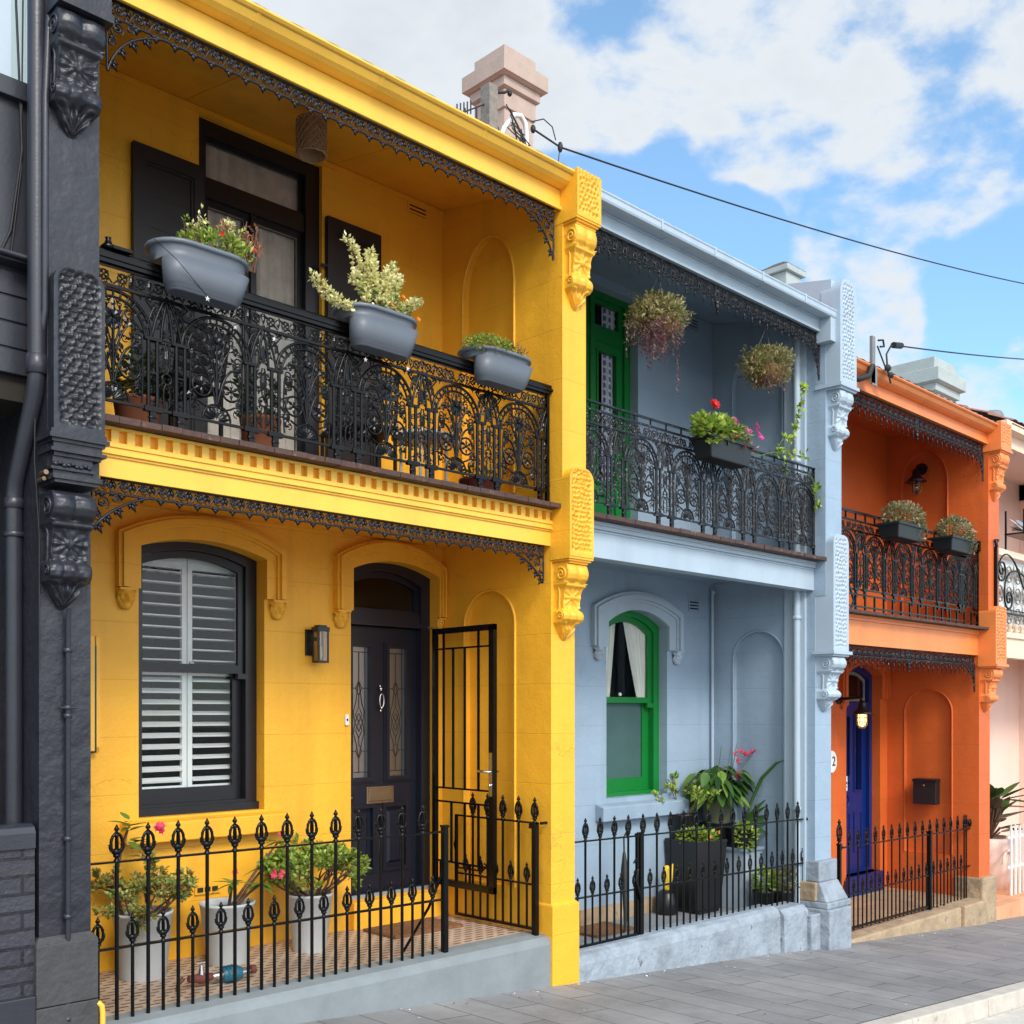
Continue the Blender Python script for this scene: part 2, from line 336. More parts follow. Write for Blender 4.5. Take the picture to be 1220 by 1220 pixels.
M['yellow_pier'] = paint('pale_yellow_paint', (0.86, 0.54, 0.09), 0.5, 0.07, 2, 0.2, 50, 0.06, coarse=2.0)
M['blue'] = paint('blue_grey_paint', (0.29, 0.385, 0.485), 0.55, 0.13, 1.5, 0.26, 55, 0.15, coarse=2.8, joints=0.36, cracks=0.22)
M['blue_trim'] = paint('pale_blue_paint', (0.385, 0.47, 0.55), 0.45, 0.08, 3, 0.12, 80, 0.09)
M['blue_stone'] = paint('worn_blue_stone_paint', (0.29, 0.335, 0.385), 0.7, 0.42, 5, 0.8, 25, 0.0, wear=(0.15, 0.15, 0.16), wear_at=0.62, wscale=5, coarse=4)
M['orange'] = paint('orange_paint', (0.63, 0.122, 0.020), 0.5, 0.13, 1.5, 0.26, 55, 0.15, coarse=2.8, joints=0.36, cracks=0.25)
M['orange_trim'] = paint('orange_trim_paint', (0.80, 0.235, 0.06), 0.42, 0.08, 3, 0.12, 80, 0.09)
M['pink'] = paint('pink_paint', (0.80, 0.60, 0.51), 0.55, 0.06, 1.5, 0.15, 55, 0.05)
M['peach'] = paint('peach_paint', (0.84, 0.62, 0.45), 0.5, 0.06, 2, 0.1, 60)
M['dark'] = paint('charcoal_paint', (0.020, 0.021, 0.029), 0.38, 0.25, 4, 0.5, 22, 0.0, coarse=3, wear=(0.034, 0.035, 0.044), wear_at=0.63, wscale=8)
M['dark_base'] = paint('charcoal_stone', (0.055, 0.056, 0.056), 0.6, 0.3, 6, 0.5, 30, coarse=3)
M['iron'] = paint('black_iron_paint', (0.004, 0.004, 0.0045), 0.21, 0.3, 12, 0.10, 120, spec=0.23)
M['iron_frieze'] = paint('slate_iron_paint', (0.012, 0.0125, 0.017), 0.25, 0.3, 12, 0.12, 120, spec=0.35)
M['iron_worn'] = paint('weathered_iron_paint', (0.010, 0.0095, 0.012), 0.30, 0.4, 9, 0.15, 100, wear=(0.15, 0.13, 0.14), wear_at=0.58, wscale=34, spec=0.3)
M['joinery'] = paint('dark_joinery_paint', (0.008, 0.008, 0.011), 0.33, 0.15, 5, 0.05, 90)
M['navy'] = paint('dark_navy_paint', (0.008, 0.010, 0.019), 0.33, 0.12, 5, 0.05, 90)
M['shutter'] = paint('brown_black_paint', (0.011, 0.009, 0.010), 0.5, 0.15, 5, 0.05, 90)
M['green'] = paint('green_paint', (0.004, 0.17, 0.028), 0.3, 0.10, 6, 0.04, 70)
M['royal'] = paint('royal_blue_paint', (0.002, 0.020, 0.135), 0.3, 0.10, 6, 0.04, 70)
M['white'] = paint('white_paint', (0.74, 0.74, 0.72), 0.45, 0.05, 5, 0.04, 70)
M['louvre'] = paint('white_shutter_paint', (0.88, 0.88, 0.87), 0.4, 0.05, 5, 0.0)
M['timber'] = paint('weathered_timber', (0.075, 0.036, 0.027), 0.7, 0.4, 12, 0.5, 40, wear=(0.17, 0.12, 0.10), wear_at=0.6, wscale=14)
M['timber_grey'] = paint('grey_timber', (0.24, 0.21, 0.18), 0.8, 0.4, 25, 0.5, 60)
M['plinth'] = paint('grey_render', (0.215, 0.245, 0.255), 0.65, 0.18, 4, 0.3, 30, wear=(0.12, 0.13, 0.135), wear_at=0.68, wscale=14)
M['sandstone'] = paint('worn_sandstone', (0.40, 0.29, 0.18), 0.85, 0.35, 5, 0.7, 18, wear=(0.22, 0.18, 0.15), wear_at=0.6, wscale=7, coarse=4)
M['kerb'] = paint('pale_concrete_kerb', (0.55, 0.50, 0.43), 0.85, 0.2, 6, 0.4, 40, wear=(0.33, 0.29, 0.24), wear_at=0.62)
M['asphalt'] = paint('asphalt', (0.31, 0.30, 0.285), 0.9, 0.3, 3, 0.6, 120)
M['gutterc'] = paint('concrete_channel', (0.58, 0.54, 0.48), 0.85, 0.25, 5, 0.4, 50)
M['grey_stone'] = paint('porch_flagging', (0.24, 0.25, 0.27), 0.75, 0.25, 4, 0.3, 30)
M['paving'] = brickmat('grey_paving', (0.215, 0.213, 0.214), (0.265, 0.257, 0.25), (0.085, 0.08, 0.075), 0.92, 0.30, 0.005, 0.72, rotz=R(90), var=0.26, off=0.37, spots=True)
M['tiles'] = brickmat('patterned_floor_tiles', (0.10, 0.06, 0.045), (0.16, 0.10, 0.075), (0.50, 0.38, 0.28), 0.105, 0.058, 0.019, 0.5, var=0.3, bump=0.1)
M['dark_brick'] = brickmat('charcoal_brick', (0.028, 0.029, 0.038), (0.036, 0.037, 0.046), (0.008, 0.008, 0.011), 0.235, 0.085, 0.008, 0.5, plane='xz', bump=1.0, loc=(0.02, 0, 0.04))
M['tileroof'] = paint('terracotta_tiles', (0.30, 0.13, 0.085), 0.8, 0.35, 9, 0.4, 30)
M['slate'] = paint('grey_roofing', (0.22, 0.215, 0.21), 0.7, 0.25, 9, 0.3, 30)
M['chimney'] = paint('pinkish_render', (0.46, 0.345, 0.285), 0.75, 0.12, 4, 0.3, 35, 0.1, coarse=1.5)
M['chimney_dark'] = paint('brown_render', (0.13, 0.085, 0.07), 0.8, 0.2, 5, 0.2, 40)
M['chimney_pale'] = paint('grey_green_render', (0.40, 0.45, 0.44), 0.75, 0.15, 4, 0.3, 35)
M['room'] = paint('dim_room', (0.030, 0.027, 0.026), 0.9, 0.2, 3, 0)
M['glass'] = glassmat('window_glass', (0.93, 0.95, 0.95), 0.022)
M['glass_leaded'] = glassmat('leaded_glass', (0.75, 0.75, 0.73), 0.42, 0.35)
M['lead'] = paint('lead_came', (0.02, 0.02, 0.024), 0.5, 0.1, 5, 0)
M['curtain'] = paint('grey_brown_curtain', (0.62, 0.52, 0.45), 0.95, 0.3, 7, 0.2, 30)
M['curtain_cream'] = paint('cream_curtain', (0.88, 0.84, 0.76), 0.95, 0.1, 7, 0.1, 30)
M['frost'] = paint('frosted_pane', (0.055, 0.115, 0.108), 0.35, 0.2, 2.5, 0.0)
M['check'] = brickmat('checked_curtain', (0.10, 0.13, 0.30), (0.18, 0.20, 0.40), (0.75, 0.74, 0.78), 0.07, 0.07, 0.013, 0.95, plane='xz', off=0.0, bump=0)
M['brass'] = paint('aged_brass', (0.28, 0.20, 0.12), 0.4, 0.2, 20, 0.1, 60, metal=0.8)
M['chrome'] = paint('brushed_steel', (0.62, 0.62, 0.62), 0.25, 0.1, 20, 0, metal=1.0)
M['lamp_glass'] = glassmat('seeded_glass', (0.72, 0.66, 0.5), 0.10, 0.05)
M['planter'] = paint('grey_plastic', (0.108, 0.123, 0.146), 0.46, 0.10, 4, 0.04, 60)
M['planter_rim'] = paint('grey_plastic_rim', (0.13, 0.15, 0.18), 0.4, 0.1, 4, 0.0)
M['planter_black'] = paint('black_plastic', (0.012, 0.0125, 0.014), 0.45, 0.1, 4, 0.05, 60)
M['pot'] = paint('pale_grey_pot', (0.50, 0.52, 0.52), 0.6, 0.08, 5, 0.12, 40)
M['pot_olive'] = paint('olive_glazed_pot', (0.12, 0.13, 0.085), 0.3, 0.12, 5, 0.08, 40)
M['terracotta'] = paint('terracotta_pot', (0.38, 0.13, 0.06), 0.8, 0.1, 5, 0.1, 40)
M['soil'] = paint('soil', (0.03, 0.022, 0.016), 0.95, 0.3, 20, 0.6, 60)
M['stem'] = paint('brown_stem', (0.13, 0.065, 0.04), 0.8, 0.3, 20, 0.2, 60)
M['stem_green'] = paint('green_stem', (0.10, 0.16, 0.04), 0.7, 0.2, 20, 0.0)
M['jade'] = leafmat('jade_leaves', (0.16, 0.21, 0.045), (0.30, 0.30, 0.07), (0.34, 0.17, 0.06), 0.35, 0.1)
M['jade_green'] = leafmat('green_jade_leaves', (0.15, 0.25, 0.035), (0.34, 0.42, 0.07), None, 0.35, 0.15)
M['leaf'] = leafmat('green_leaves', (0.05, 0.13, 0.02), (0.20, 0.32, 0.05))
M['leaf_dark'] = leafmat('dark_leaves', (0.018, 0.055, 0.012), (0.06, 0.14, 0.025), None, 0.3)
M['leaf_bright'] = leafmat('bright_leaves', (0.10, 0.20, 0.02), (0.34, 0.46, 0.06), (0.50, 0.50, 0.10))
M['leaf_cream'] = leafmat('cream_variegated_leaves', (0.70, 0.66, 0.26), (0.92, 0.86, 0.48), (0.40, 0.42, 0.13))
M['leaf_basket'] = leafmat('basket_leaves', (0.16, 0.17, 0.05), (0.48, 0.43, 0.18), (0.62, 0.48, 0.28))
M['leaf_purple'] = leafmat('trailing_purple_leaves', (0.10, 0.045, 0.06), (0.32, 0.17, 0.19), (0.35, 0.25, 0.16))
M['leaf_rust'] = leafmat('rusty_leaves', (0.30, 0.10, 0.05), (0.50, 0.26, 0.14))
M['leaf_olive'] = leafmat('olive_pink_leaves', (0.07, 0.11, 0.035), (0.32, 0.30, 0.13), (0.50, 0.30, 0.24))
M['magnolia'] = leafmat('magnolia_leaves', (0.02, 0.07, 0.02), (0.09, 0.035, 0.03), None, 0.25, 0.05)
M['pinkflower'] = leafmat('pink_petals', (0.75, 0.03, 0.10), (0.85, 0.12, 0.22), None, 0.5, 0.3)
M['redflower'] = leafmat('red_petals', (0.60, 0.01, 0.02), (0.75, 0.04, 0.03), None, 0.5, 0.3)
M['magenta'] = leafmat('magenta_petals', (0.70, 0.02, 0.30), (0.85, 0.12, 0.45), None, 0.5, 0.3)
M['orangeflower'] = leafmat('orange_petals', (0.85, 0.22, 0.02), (0.85, 0.35, 0.04), None, 0.5, 0.3)
M['rubber'] = paint('black_rubber', (0.012, 0.012, 0.013), 0.6, 0.2, 20, 0.1, 60)
M['pipe_grey'] = paint('charcoal_pipe', (0.028, 0.030, 0.040), 0.35, 0.2, 5, 0.1, 60)
M['wicker'] = paint('woven_wicker', (0.38, 0.24, 0.13), 0.7, 0.3, 30, 0.3, 80)
M['coir'] = paint('coir_mat', (0.22, 0.10, 0.04), 0.95, 0.3, 20, 0.8, 150)
M['vent_dark'] = paint('vent_hollow', (0.02, 0.015, 0.01), 0.9, 0.1, 5, 0)
M['pale_wall'] = paint('pale_sky_grey_paint', (0.80, 0.83, 0.86), 0.7, 0.05, 3, 0.1)
M['far_wall'] = paint('pale_green_render', (0.62, 0.68, 0.62), 0.7, 0.06, 3, 0.1)
M['red_paint'] = paint('faded_red_paint', (0.17, 0.04, 0.03), 0.55, 0.3, 20, 0.2, 60)
M['turq'] = paint('turquoise_metal', (0.015, 0.13, 0.20), 0.4, 0.25, 20, 0.2, 60)
M['plastic_yellow'] = paint('yellow_plastic', (0.75, 0.50, 0.02), 0.4, 0.1, 5, 0)
M['screen'] = brickmat('patterned_screen', (0.62, 0.56, 0.48), (0.70, 0.64, 0.58), (0.35, 0.27, 0.22), 0.11, 0.11, 0.006, 0.9, plane='xz', bump=0)
M['terrace_tile'] = brickmat('orange_porch_tiles', (0.62, 0.30, 0.15), (0.68, 0.34, 0.19), (0.45, 0.25, 0.15), 0.3, 0.3, 0.006, 0.7, bump=0.1)
mm, tt, pp = nt('lamp_glow'); pp.inputs['Emission Color'].default_value = (1.0, 0.55, 0.18, 1); pp.inputs['Emission Strength'].default_value = 1.5; pp.inputs['Base Color'].default_value = (0.9, 0.6, 0.3, 1); M['glow'] = mm
# ------------------------------------------------------------------ ornament helpers
def arcp(cx, cz, r, a0, a1, n=12, rz=None):
    rz = r if rz is None else rz
    return [(cx + r * math.cos(R(a0 + (a1 - a0) * i / n)), cz + rz * math.sin(R(a0 + (a1 - a0) * i / n))) for i in range(n + 1)]
def spiral(cx, cz, r0, a0, turns, n=18, k=0.25):
    return [(cx + r0 * (1 - (1 - k) * i / n) * math.cos(R(a0) + 2 * math.pi * turns * i / n), cz + r0 * (1 - (1 - k) * i / n) * math.sin(R(a0) + 2 * math.pi * turns * i / n)) for i in range(n + 1)]
def bez(p0, p1, p2, p3=None, n=9):
    out = []
    for i in range(n + 1):
        t = i / n; u = 1 - t
        if p3 is None: out.append((u*u*p0[0] + 2*u*t*p1[0] + t*t*p2[0], u*u*p0[1] + 2*u*t*p1[1] + t*t*p2[1]))
        else: out.append((u**3*p0[0] + 3*u*u*t*p1[0] + 3*u*t*t*p2[0] + t**3*p3[0], u**3*p0[1] + 3*u*u*t*p1[1] + 3*u*t*t*p2[1] + t**3*p3[1]))
    return out
class Lace(MB):
    """flat ironwork drawn in the x,z plane around y = 0, every stroke a real bar"""
    K = 1.0      # casting weight
    def st(s, pts, r=0.004, closed=False, y=0.0, n=5): return s.tube([(p[0], y, p[1]) for p in pts], r * s.K, n, closed)
    def lf(s, x, z, ang, L, W, t=0.006):
        W *= s.K; L *= (1 + s.K) / 2
        a = R(ang); dx, dz = math.cos(a), math.sin(a); px, pz = -dz, dx
        P = [(x, z), (x + dx*L*.45 + px*W*.5, z + dz*L*.45 + pz*W*.5), (x + dx*L, z + dz*L), (x + dx*L*.45 - px*W*.5, z + dz*L*.45 - pz*W*.5)]
        m = (x + dx*L*.42, z + dz*L*.42)
        vs = [(p[0], 0, p[1]) for p in P] + [(m[0], -t, m[1]), (m[0], t, m[1])]
        return s.add(vs, [(0,1,4),(1,2,4),(2,3,4),(3,0,4),(1,0,5),(2,1,5),(3,2,5),(0,3,5)])
    def rosette(s, x, z, r, k=6, w=0.5, a0=90):
        for i in range(k): s.lf(x, z, a0 + 360 * i / k, r, r * w)
        s.ball((x, 0, z), (r*.22, r*.3, r*.22), 6)
    def mirror(s, f):
        f(1); f(-1)
def balustrade_panel(P=0.585, H=0.68):
    L = Lace(); L.K = 1.5; h = P / 2
    L.box(-h, h, -.007, .007, -.006, .008); L.box(-h, h, -.008, .008, H-.105, H-.09); L.box(-h, h, -.007, .007, H-.006, H+.006)
    zc = 0.36; ax = 0.170
    def half(m):
        q = lambda pts: [(p[0] * m, p[1]) for p in pts]
        for cx in (0.188, 0.236):
            L.st([(cx*m, .008), (cx*m, zc)], 0.0075, n=7)
            hx = [(cx*m + 0.0075*math.cos(t*0.9), 0.0075*math.sin(t*0.9), 0.05 + t*0.0092) for t in range(30)]
            L.tube(hx, 0.0035, 4)
            for zz, rr in ((.03, .013), (.012, .016), (.045, .010), (zc-.02, .012), (.19, .011)): L.ball((cx*m, 0, zz), (rr, rr, rr*.55), 7)
        x0, x1 = sorted((.165*m, .26*m))
        L.box(x0, x1, -.012, .012, zc-.004, zc+.012); L.box(x0, x1, -.014, .014, -.014, .012)
        x0, x1 = sorted((.18*m, .245*m)); L.box(x0, x1, -.006, .006, .185, .193)
        L.box(min(.195*m,.23*m), max(.195*m,.23*m), -.010, .010, -.085, -.012); L.ball((.212*m, 0, -.045), (.028, .014, .012), 8)
        # lancet between the column pairs
        L.st(q(bez((.258, zc), (.262, .47), (h, .565))), .0055); L.st(q(bez((.205, zc), (.225, .50), (h, .60))), .005)
        L.st(q(bez((.178, zc+.01), (.19, .53), (.262, .572))), .004)
        L.st(q(bez((h-.012, .02), (.262, .11), (h-.004, .145))), .0035); L.st(q(bez((h-.004, .2), (.262, .28), (h-.006, zc))), .0035)
        L.st(q(arcp(h, .172, .027, 90, 270, 8)), .0038); L.lf((h-.002)*m, .172, 180 if m > 0 else 0, .022, .014)
        L.lf((h-.004)*m, .24, 90, .07, .02); L.lf((h-.004)*m, zc+.02, 90, .09, .028); L.lf((h-.003)*m, .40, 135 if m > 0 else 45, .035, .016)
        # spandrel sprays
        for (sx, sz, an, ln, wd) in ((.255,.50,120,.05,.018),(.235,.525,60,.04,.016),(.20,.545,100,.035,.016),(.165,.56,20,.05,.014),(.12,.572,0,.04,.012),(.27,.54,80,.03,.014)):
            L.lf(sx*m, sz, an if m > 0 else 180 - an, ln, wd)
        L.st(q(bez((.262, .47), (.22, .50), (.17, .565))), .0035); L.st(q(spiral(.225, .548, .02, 200, 1.1, 12)), .003)
        # tree inside the arch
        L.st(q(bez((.004, .09), (.03, .22), (.055, .28), (.10, .30))), .0048); L.st(q(bez((.003, .16), (.02, .33), (.05, .36), (.075, .40))), .004)
        L.st(q(bez((.004, .085), (.05, .06), (.11, .10))), .004)
        c = (.088, .185); L.st([(c[0]*m + .056*math.cos(R(a)), c[1] + .056*math.sin(R(a))) for a in range(0, 360, 24)], .0045, closed=True)
        L.rosette(c[0]*m, c[1], .046, 6, .32); 
        for (sx, sz, an, ln, wd) in ((.10,.30,10,.05,.024),(.10,.30,70,.045,.022),(.10,.30,-50,.04,.02),(.075,.40,30,.045,.022),(.075,.40,100,.045,.02),(.055,.27,120,.04,.018),(.03,.22,110,.035,.016),
                                     (.135,.235,60,.04,.02),(.14,.14,-30,.035,.018),(.11,.10,10,.04,.018),(.115,.10,60,.04,.018),(.03,.33,70,.04,.018),(.14,.33,80,.035,.016),(.12,.38,120,.03,.014)):
            L.lf(sx*m, sz, an if m > 0 else 180 - an, ln, wd)
        L.st(q(spiral(.125, .355, .026, -90, 1.2, 14)), .0032); L.st(q(bez((.11, .30), (.145, .31), (.148, .36))), .003)
        L.st(q(bez((.003, .28), (.05, .40), (.035, .46), (.075, .485))), .0036); L.st(q(spiral(.085, .455, .026, 60, 1.3, 12)), .003); L.lf(.06*m, .50, 60 if m > 0 else 120, .035, .018); L.lf(.115*m, .46, 40 if m > 0 else 140, .04, .018)
        L.st(q(bez((.152, .02), (.165, .18), (.150, .34))), .0034)
        for zz in (.06, .13, .24, .31): L.lf(.156*m, zz, 120 if m > 0 else 60, .03, .014)
        L.lf(.235*m, .475, 60 if m > 0 else 120, .05, .022); L.lf(.215*m, .455, 110 if m > 0 else 70, .05, .02); L.lf((h-.002)*m, .52, 90, .06, .024)
        for zz in (.06, .10, .27, .32): L.lf((h-.004)*m, zz, 150 if m > 0 else 30, .022, .012)
        # fan at the foot
        L.st(q(arcp(0, .012, .083, 0, 90, 8)), .0045)
        for a in (12, 32, 52, 72): L.lf(.010*math.cos(R(a))*m, .012 + .01*math.sin(R(a)), a if m > 0 else 180 - a, .066, .018)
        # top border
        n = 3
        for i in range(n):
            cx = h * (i + .5) / n; cz = H - .048
            L.st([(cx*m + .024*math.cos(R(a)), cz + .024*math.sin(R(a))) for a in range(0, 360, 36)], .0032, closed=True)
            L.rosette(cx*m, cz, .03, 4, .4, 45)
            L.st([((cx-.045)*m, cz-.035), ((cx-.02)*m, cz-.01)], .003); L.st([((cx+.045)*m, cz+.035), ((cx+.02)*m, cz+.01)], .003)
            L.lf((cx+.048)*m, cz-.03, 90, .05, .016); L.st(q(spiral(cx+.048, cz+.008, .016, 0, 1, 9)), .0025)
    L.mirror(half)
    rg = random.Random(77); K0 = L.K; L.K = 1.2
    for (px, pz) in [(.035,.20),(.03,.28),(.062,.335),(.105,.345),(.13,.275),(.145,.20),(.118,.065),(.145,.11),(.05,.405),(.10,.425),(.035,.50),(.085,.50),(.13,.40),(.215,.03),(.212,.10),(.212,.16),(.212,.23),(.212,.30),(.262,.06),(.262,.13),(.262,.24),(.262,.31),(.275,.40),(.25,.44),(.225,.52),(.18,.575),(.14,.585),(.255,.585),(.09,.59),(.05,.595)]:
        an = rg.uniform(0, 360); cw = rg.choice((-1, 1)); r0 = rg.uniform(.015, .022); l1, l2 = rg.uniform(.028, .042), rg.uniform(.022, .036)
        for m in (-1, 1):
            L.st([(x * m, z) for x, z in spiral(px, pz, r0, an, 1.05 * cw, 9, .3)], .0027, n=4)
            L.lf(px * m, pz, an + 60 if m > 0 else 120 - an, l1, .015); L.lf(px * m, pz, an + 190 if m > 0 else -10 - an, l2, .013)
    L.K = K0
    L.st(arcp(0, zc, .205, 0, 180, 22), .0065); L.st(arcp(0, zc, .170, 0, 180, 20), .005)
    for a in range(6, 180, 12): L.st([(.17*math.cos(R(a)), zc + .17*math.sin(R(a))), (.205*math.cos(R(a)), zc + .205*math.sin(R(a)))], .0042)
    L.st([(0, .09), (0, .42)], .0055); L.lf(0, .012, 90, .07, .018); L.ball((0, 0, .10), (.012, .012, .012), 7)
    L.rosette(0, .435, .055, 7, .42); L.lf(0, .34, 90, .06, .02); L.lf(0, .47, 90, .05, .02)
    for m in (-1, 1): L.lf(0, .36, 90 + 38*m, .07, .022); L.lf(0, .25, 90 + 30*m, .05, .018)
    return L
def vine_frieze(L, x0, x1, zt, H=0.085, drop=0.042, pitch=0.104, bw=0.30, bh=0.33):
    """running scroll frieze with leaf drops and a quarter bracket at each end"""
    L.box(x0, x1, -.008, .008, zt - .008, zt); zb = zt - H
    n = max(1, round((x1 - x0) / pitch)); p = (x1 - x0) / n
    L.st([(x0, zb), (x1, zb)], .0045)
    for i in range(n):
        a = x0 + p * i; c = a + p / 2
        L.st(bez((a, zb), (a + .3*p, zb + .2*H), (a + .25*p, zt - .4*H), (c, zt - .02)), .0038)
        L.st(spiral(a + .62*p, zb + .48*H, .27*p, 120, -1.25, 12, .3), .0034)
        L.lf(a + .15*p, zb + .3*H, 100, .042, .02); L.lf(c, zt - .02, -20, .045, .02); L.lf(a + .9*p, zb + .2*H, 80, .05, .022); L.lf(a + .8*p, zt - .01, -120, .03, .014)
        L.ball((a + .62*p, 0, zb + .48*H), (.010, .008, .010), 6)
        for an, ln in ((-90, drop), (-40, drop*.7), (-140, drop*.7)): L.lf(c, zb + .006, an, ln, .024, .008)
        L.lf(a + .35*p, zt - .012, -70, .035, .018); L.st(bez((c, zt - .01), (c + .3*p, zt - .01), (a + p, zb), n=7), .003)
        L.ball((c, 0, zb - .002), (.009, .009, .009), 6)
    for (xe, m) in ((x0, 1), (x1, -1)):
        q = lambda pts: [(xe + p_[0] * m, zt + p_[1]) for p_ in pts]
        ang = lambda a: a if m > 0 else 180 - a
        L.st(q([(.004, -H), (.004, -H - bh + .06)]), .005)
        cur = bez((.006, -H - bh + .05), (.05, -H - .13), (.14, -H - .045), (bw, -H), n=14); L.st(q(cur), .0055)
        for t in (2, 5, 8, 11):
            x, z = cur[t]
            for an, ln in ((-60, .05), (-15, .034), (-105, .034)): L.lf(xe + x*m, zt + z, ang(an), ln, .02, .007)
            L.ball((xe + x*m, 0, zt + z), .009, 6)
        L.st(q(spiral(.06, -H - .05, .034, -60, 1.4, 14)), .0038); L.st(q(spiral(.125, -H - .028, .022, -60, 1.3, 12)), .0034); L.st(q(spiral(.03, -H - .13, .022, 0, 1.3, 12)), .0034)
        L.st(q(bez((.004, -H - .02), (.03, -H - .09), (.05, -H - .11))), .0035)
        for (x, z, an) in ((.02, -.10, 60), (.03, -.14, 10), (.09, -.09, 40), (.012, -.20, 40), (.17, -.085, 160)): L.lf(xe + x*m, zt + z, ang(an), .04, .02)
    return L
def lobed_frieze(L, x0, x1, zt, H=0.098, drop=0.07, pitch=0.118, bw=0.36, bh=0.42, mid=None, arch=True):
    """deep two-tier frieze: a row of ringed arches, a rail, and hanging tear drops"""
    L.box(x0, x1, -.009, .009, zt - .01, zt); zb = zt - H
    n = max(1, round((x1 - x0) / pitch)); p = (x1 - x0) / n
    L.st([(x0, zb), (x1, zb)], .006)
    for i in range(n):
        a = x0 + p * i; c = a + p / 2
        L.st(arcp(c, zb + .035, .043, 0, 180, 10), .0045); L.st(arcp(c, zb + .03, .024, -20, 200, 8), .0036)
        L.st([(c - .043, zb), (c - .043, zb + .035)], .0045); L.st([(c + .043, zb), (c + .043, zb + .035)], .0045)
        L.rosette(c, zb + .035, .028, 5, .5); L.lf(a, zb, 90, .085, .026); L.lf(a, zt - .005, -90, .03, .02)
        for m in (-1, 1):
            L.lf(c + .03*m, zb + .07, 90 - 40*m, .035, .018); L.st(spiral(c + .045*m, zt - .018, .013, 90, 1.1, 8), .003)
            L.lf(c, zb - .004, -90 + 48*m, .034, .017, .007)
        L.ball((c, 0, zb - .012), .010, 6); L.lf(c, zb - .008, -90, drop, .024, .010); L.ball((c, 0, zb - drop + .008), (.007, .007, .010), 6)
        L.lf(a, zb - .002, -90, drop * .52, .02, .008); L.st(arcp(a, zb - .004, .022, 180, 360, 6), .003)
    if mid is not None:
        for sx in (-.02, .02): L.st([(mid + sx, zt), (mid + sx, zb - .03)], .006)
        L.rosette(mid, zt - .05, .035, 6, .5); L.lf(mid, zb - .02, -90, .12, .05, .02); L.ball((mid, 0, zb - .05), (.026, .02, .026), 8); L.ball((mid, 0, zb - .125), .014, 7); L.lf(mid, zb, 90, .09, .05, .014)
    for (xe, m) in ((x0, 1), (x1, -1)):
        q = lambda pts: [(xe + p_[0] * m, zt + p_[1]) for p_ in pts]
        ang = lambda a: a if m > 0 else 180 - a
        cur = bez((.006, -bh), (.02, -H - .10), (.12, -H - .01), (bw, -H), n=16) if arch else bez((.006, -bh), (.06, -bh*.55), (.12, -H - .06), (bw, -H), n=16)
        L.st(q(cur), .0075); L.st(q([(.005, -H), (.005, -bh - .02)]), .007)
        for t in range(2, 15, 2):
            x, z = cur[t]; L.lf(xe + x*m, zt + z, ang(-75), .055, .022, .008); L.lf(xe + x*m, zt + z, ang(-30), .03, .016); L.ball((xe + x*m, 0, zt + z - .012), .008, 6)
            if x < .2:
                zz = z + (-H - z) * .5; L.rosette(xe + x*m*.5 + .012*m, zt + zz, .03, 5, .5); L.st(q(spiral(x*.55 + .01, zz, .026, 30, 1.2, 10)), .0035)
    return L
# ---- the vermiculated (worm-eaten) stucco blocks on the pier fronts
def verm_block(mb, x0, x1, z0, z1, y, yb, rnd=0.6, cell=0.032, depth=0.012, wall=0.30, seed=1, margin=0.022, vmargin=0.03, smooth_cells=False, aspect=1.0):
    rng = random.Random(seed); W = (x1 - x0) / 2; xc = (x0 + x1) / 2; Rr = W * rnd
    def hw(z):
        if z <= z1 - Rr or Rr < 1e-6: return W
        d = z - (z1 - Rr); return W - Rr + math.sqrt(max(0, Rr * Rr - d * d))
    cw = cell; ch = cell * aspect
    nx = int((x1 - x0) / cw) + 2; nz = int((z1 - z0) / ch) + 2; cells = {}
    for i in range(-1, nx + 1):
        for j in range(-1, nz + 1):
            cells[(i, j)] = (x0 + (i + .5 + (0.5 if j % 2 else 0) + rng.uniform(-.28, .28)) * cw, z0 + (j + .5 + rng.uniform(-.28, .28)) * ch)
    cols = max(18, int(2 * W / 0.0075)); rows = int((z1 - z0) / 0.0078); vs = []; fs = []
    for r in range(rows + 1):
        z = z0 + (z1 - z0) * (r / rows if Rr < 1e-6 else 1 - (1 - r / rows) ** 1.0); w = hw(z)
        for c in range(cols + 1):
            t = -1 + 2 * c / cols; x = xc + t * w; i = int((x - x0) / cw); j = int((z - z0) / ch); d1 = d2 = 9
            for a in (i-1, i, i+1):
                for b in (j-1, j, j+1):
                    if (a, b) in cells:
                        q = cells[(a, b)]; d = math.hypot(x - q[0], (z - q[1]) / aspect)
                        if d < d1: d2 = d1; d1 = d
                        elif d < d2: d2 = d
            e = (d2 - d1) / cell; k = min(1, max(0, (e - wall * .6) / .22)); k = k * k * (3 - 2 * k)
            inm = min(1, max(0, (w - abs(x - xc) - margin) / .006)) * min(1, max(0, (z - z0 - vmargin) / .006)) * min(1, max(0, (z1 - z - margin * .9) / .006))
            if smooth_cells: k = k * (1.25 - 1.3 * d1 / cell)
            vs.append((x, y + depth * k * inm, z))
    n = cols + 1
    for r in range(rows):
        for c in range(cols): fs.append((r*n+c, r*n+c+1, (r+1)*n+c+1, (r+1)*n+c))
    mb.add(vs, fs, 0, True)
    out = [vs[c] for c in range(n)] + [vs[r*n+cols] for r in range(1, rows+1)] + [vs[rows*n+c] for c in range(cols-1, -1, -1)] + [vs[r*n] for r in range(rows-1, 0, -1)]
    k = len(out); back = [(p[0], yb, p[2]) for p in out]
    mb.add(out + back, [(i, i + k, (i + 1) % k + k, (i + 1) % k) for i in range(k)], 0, False)
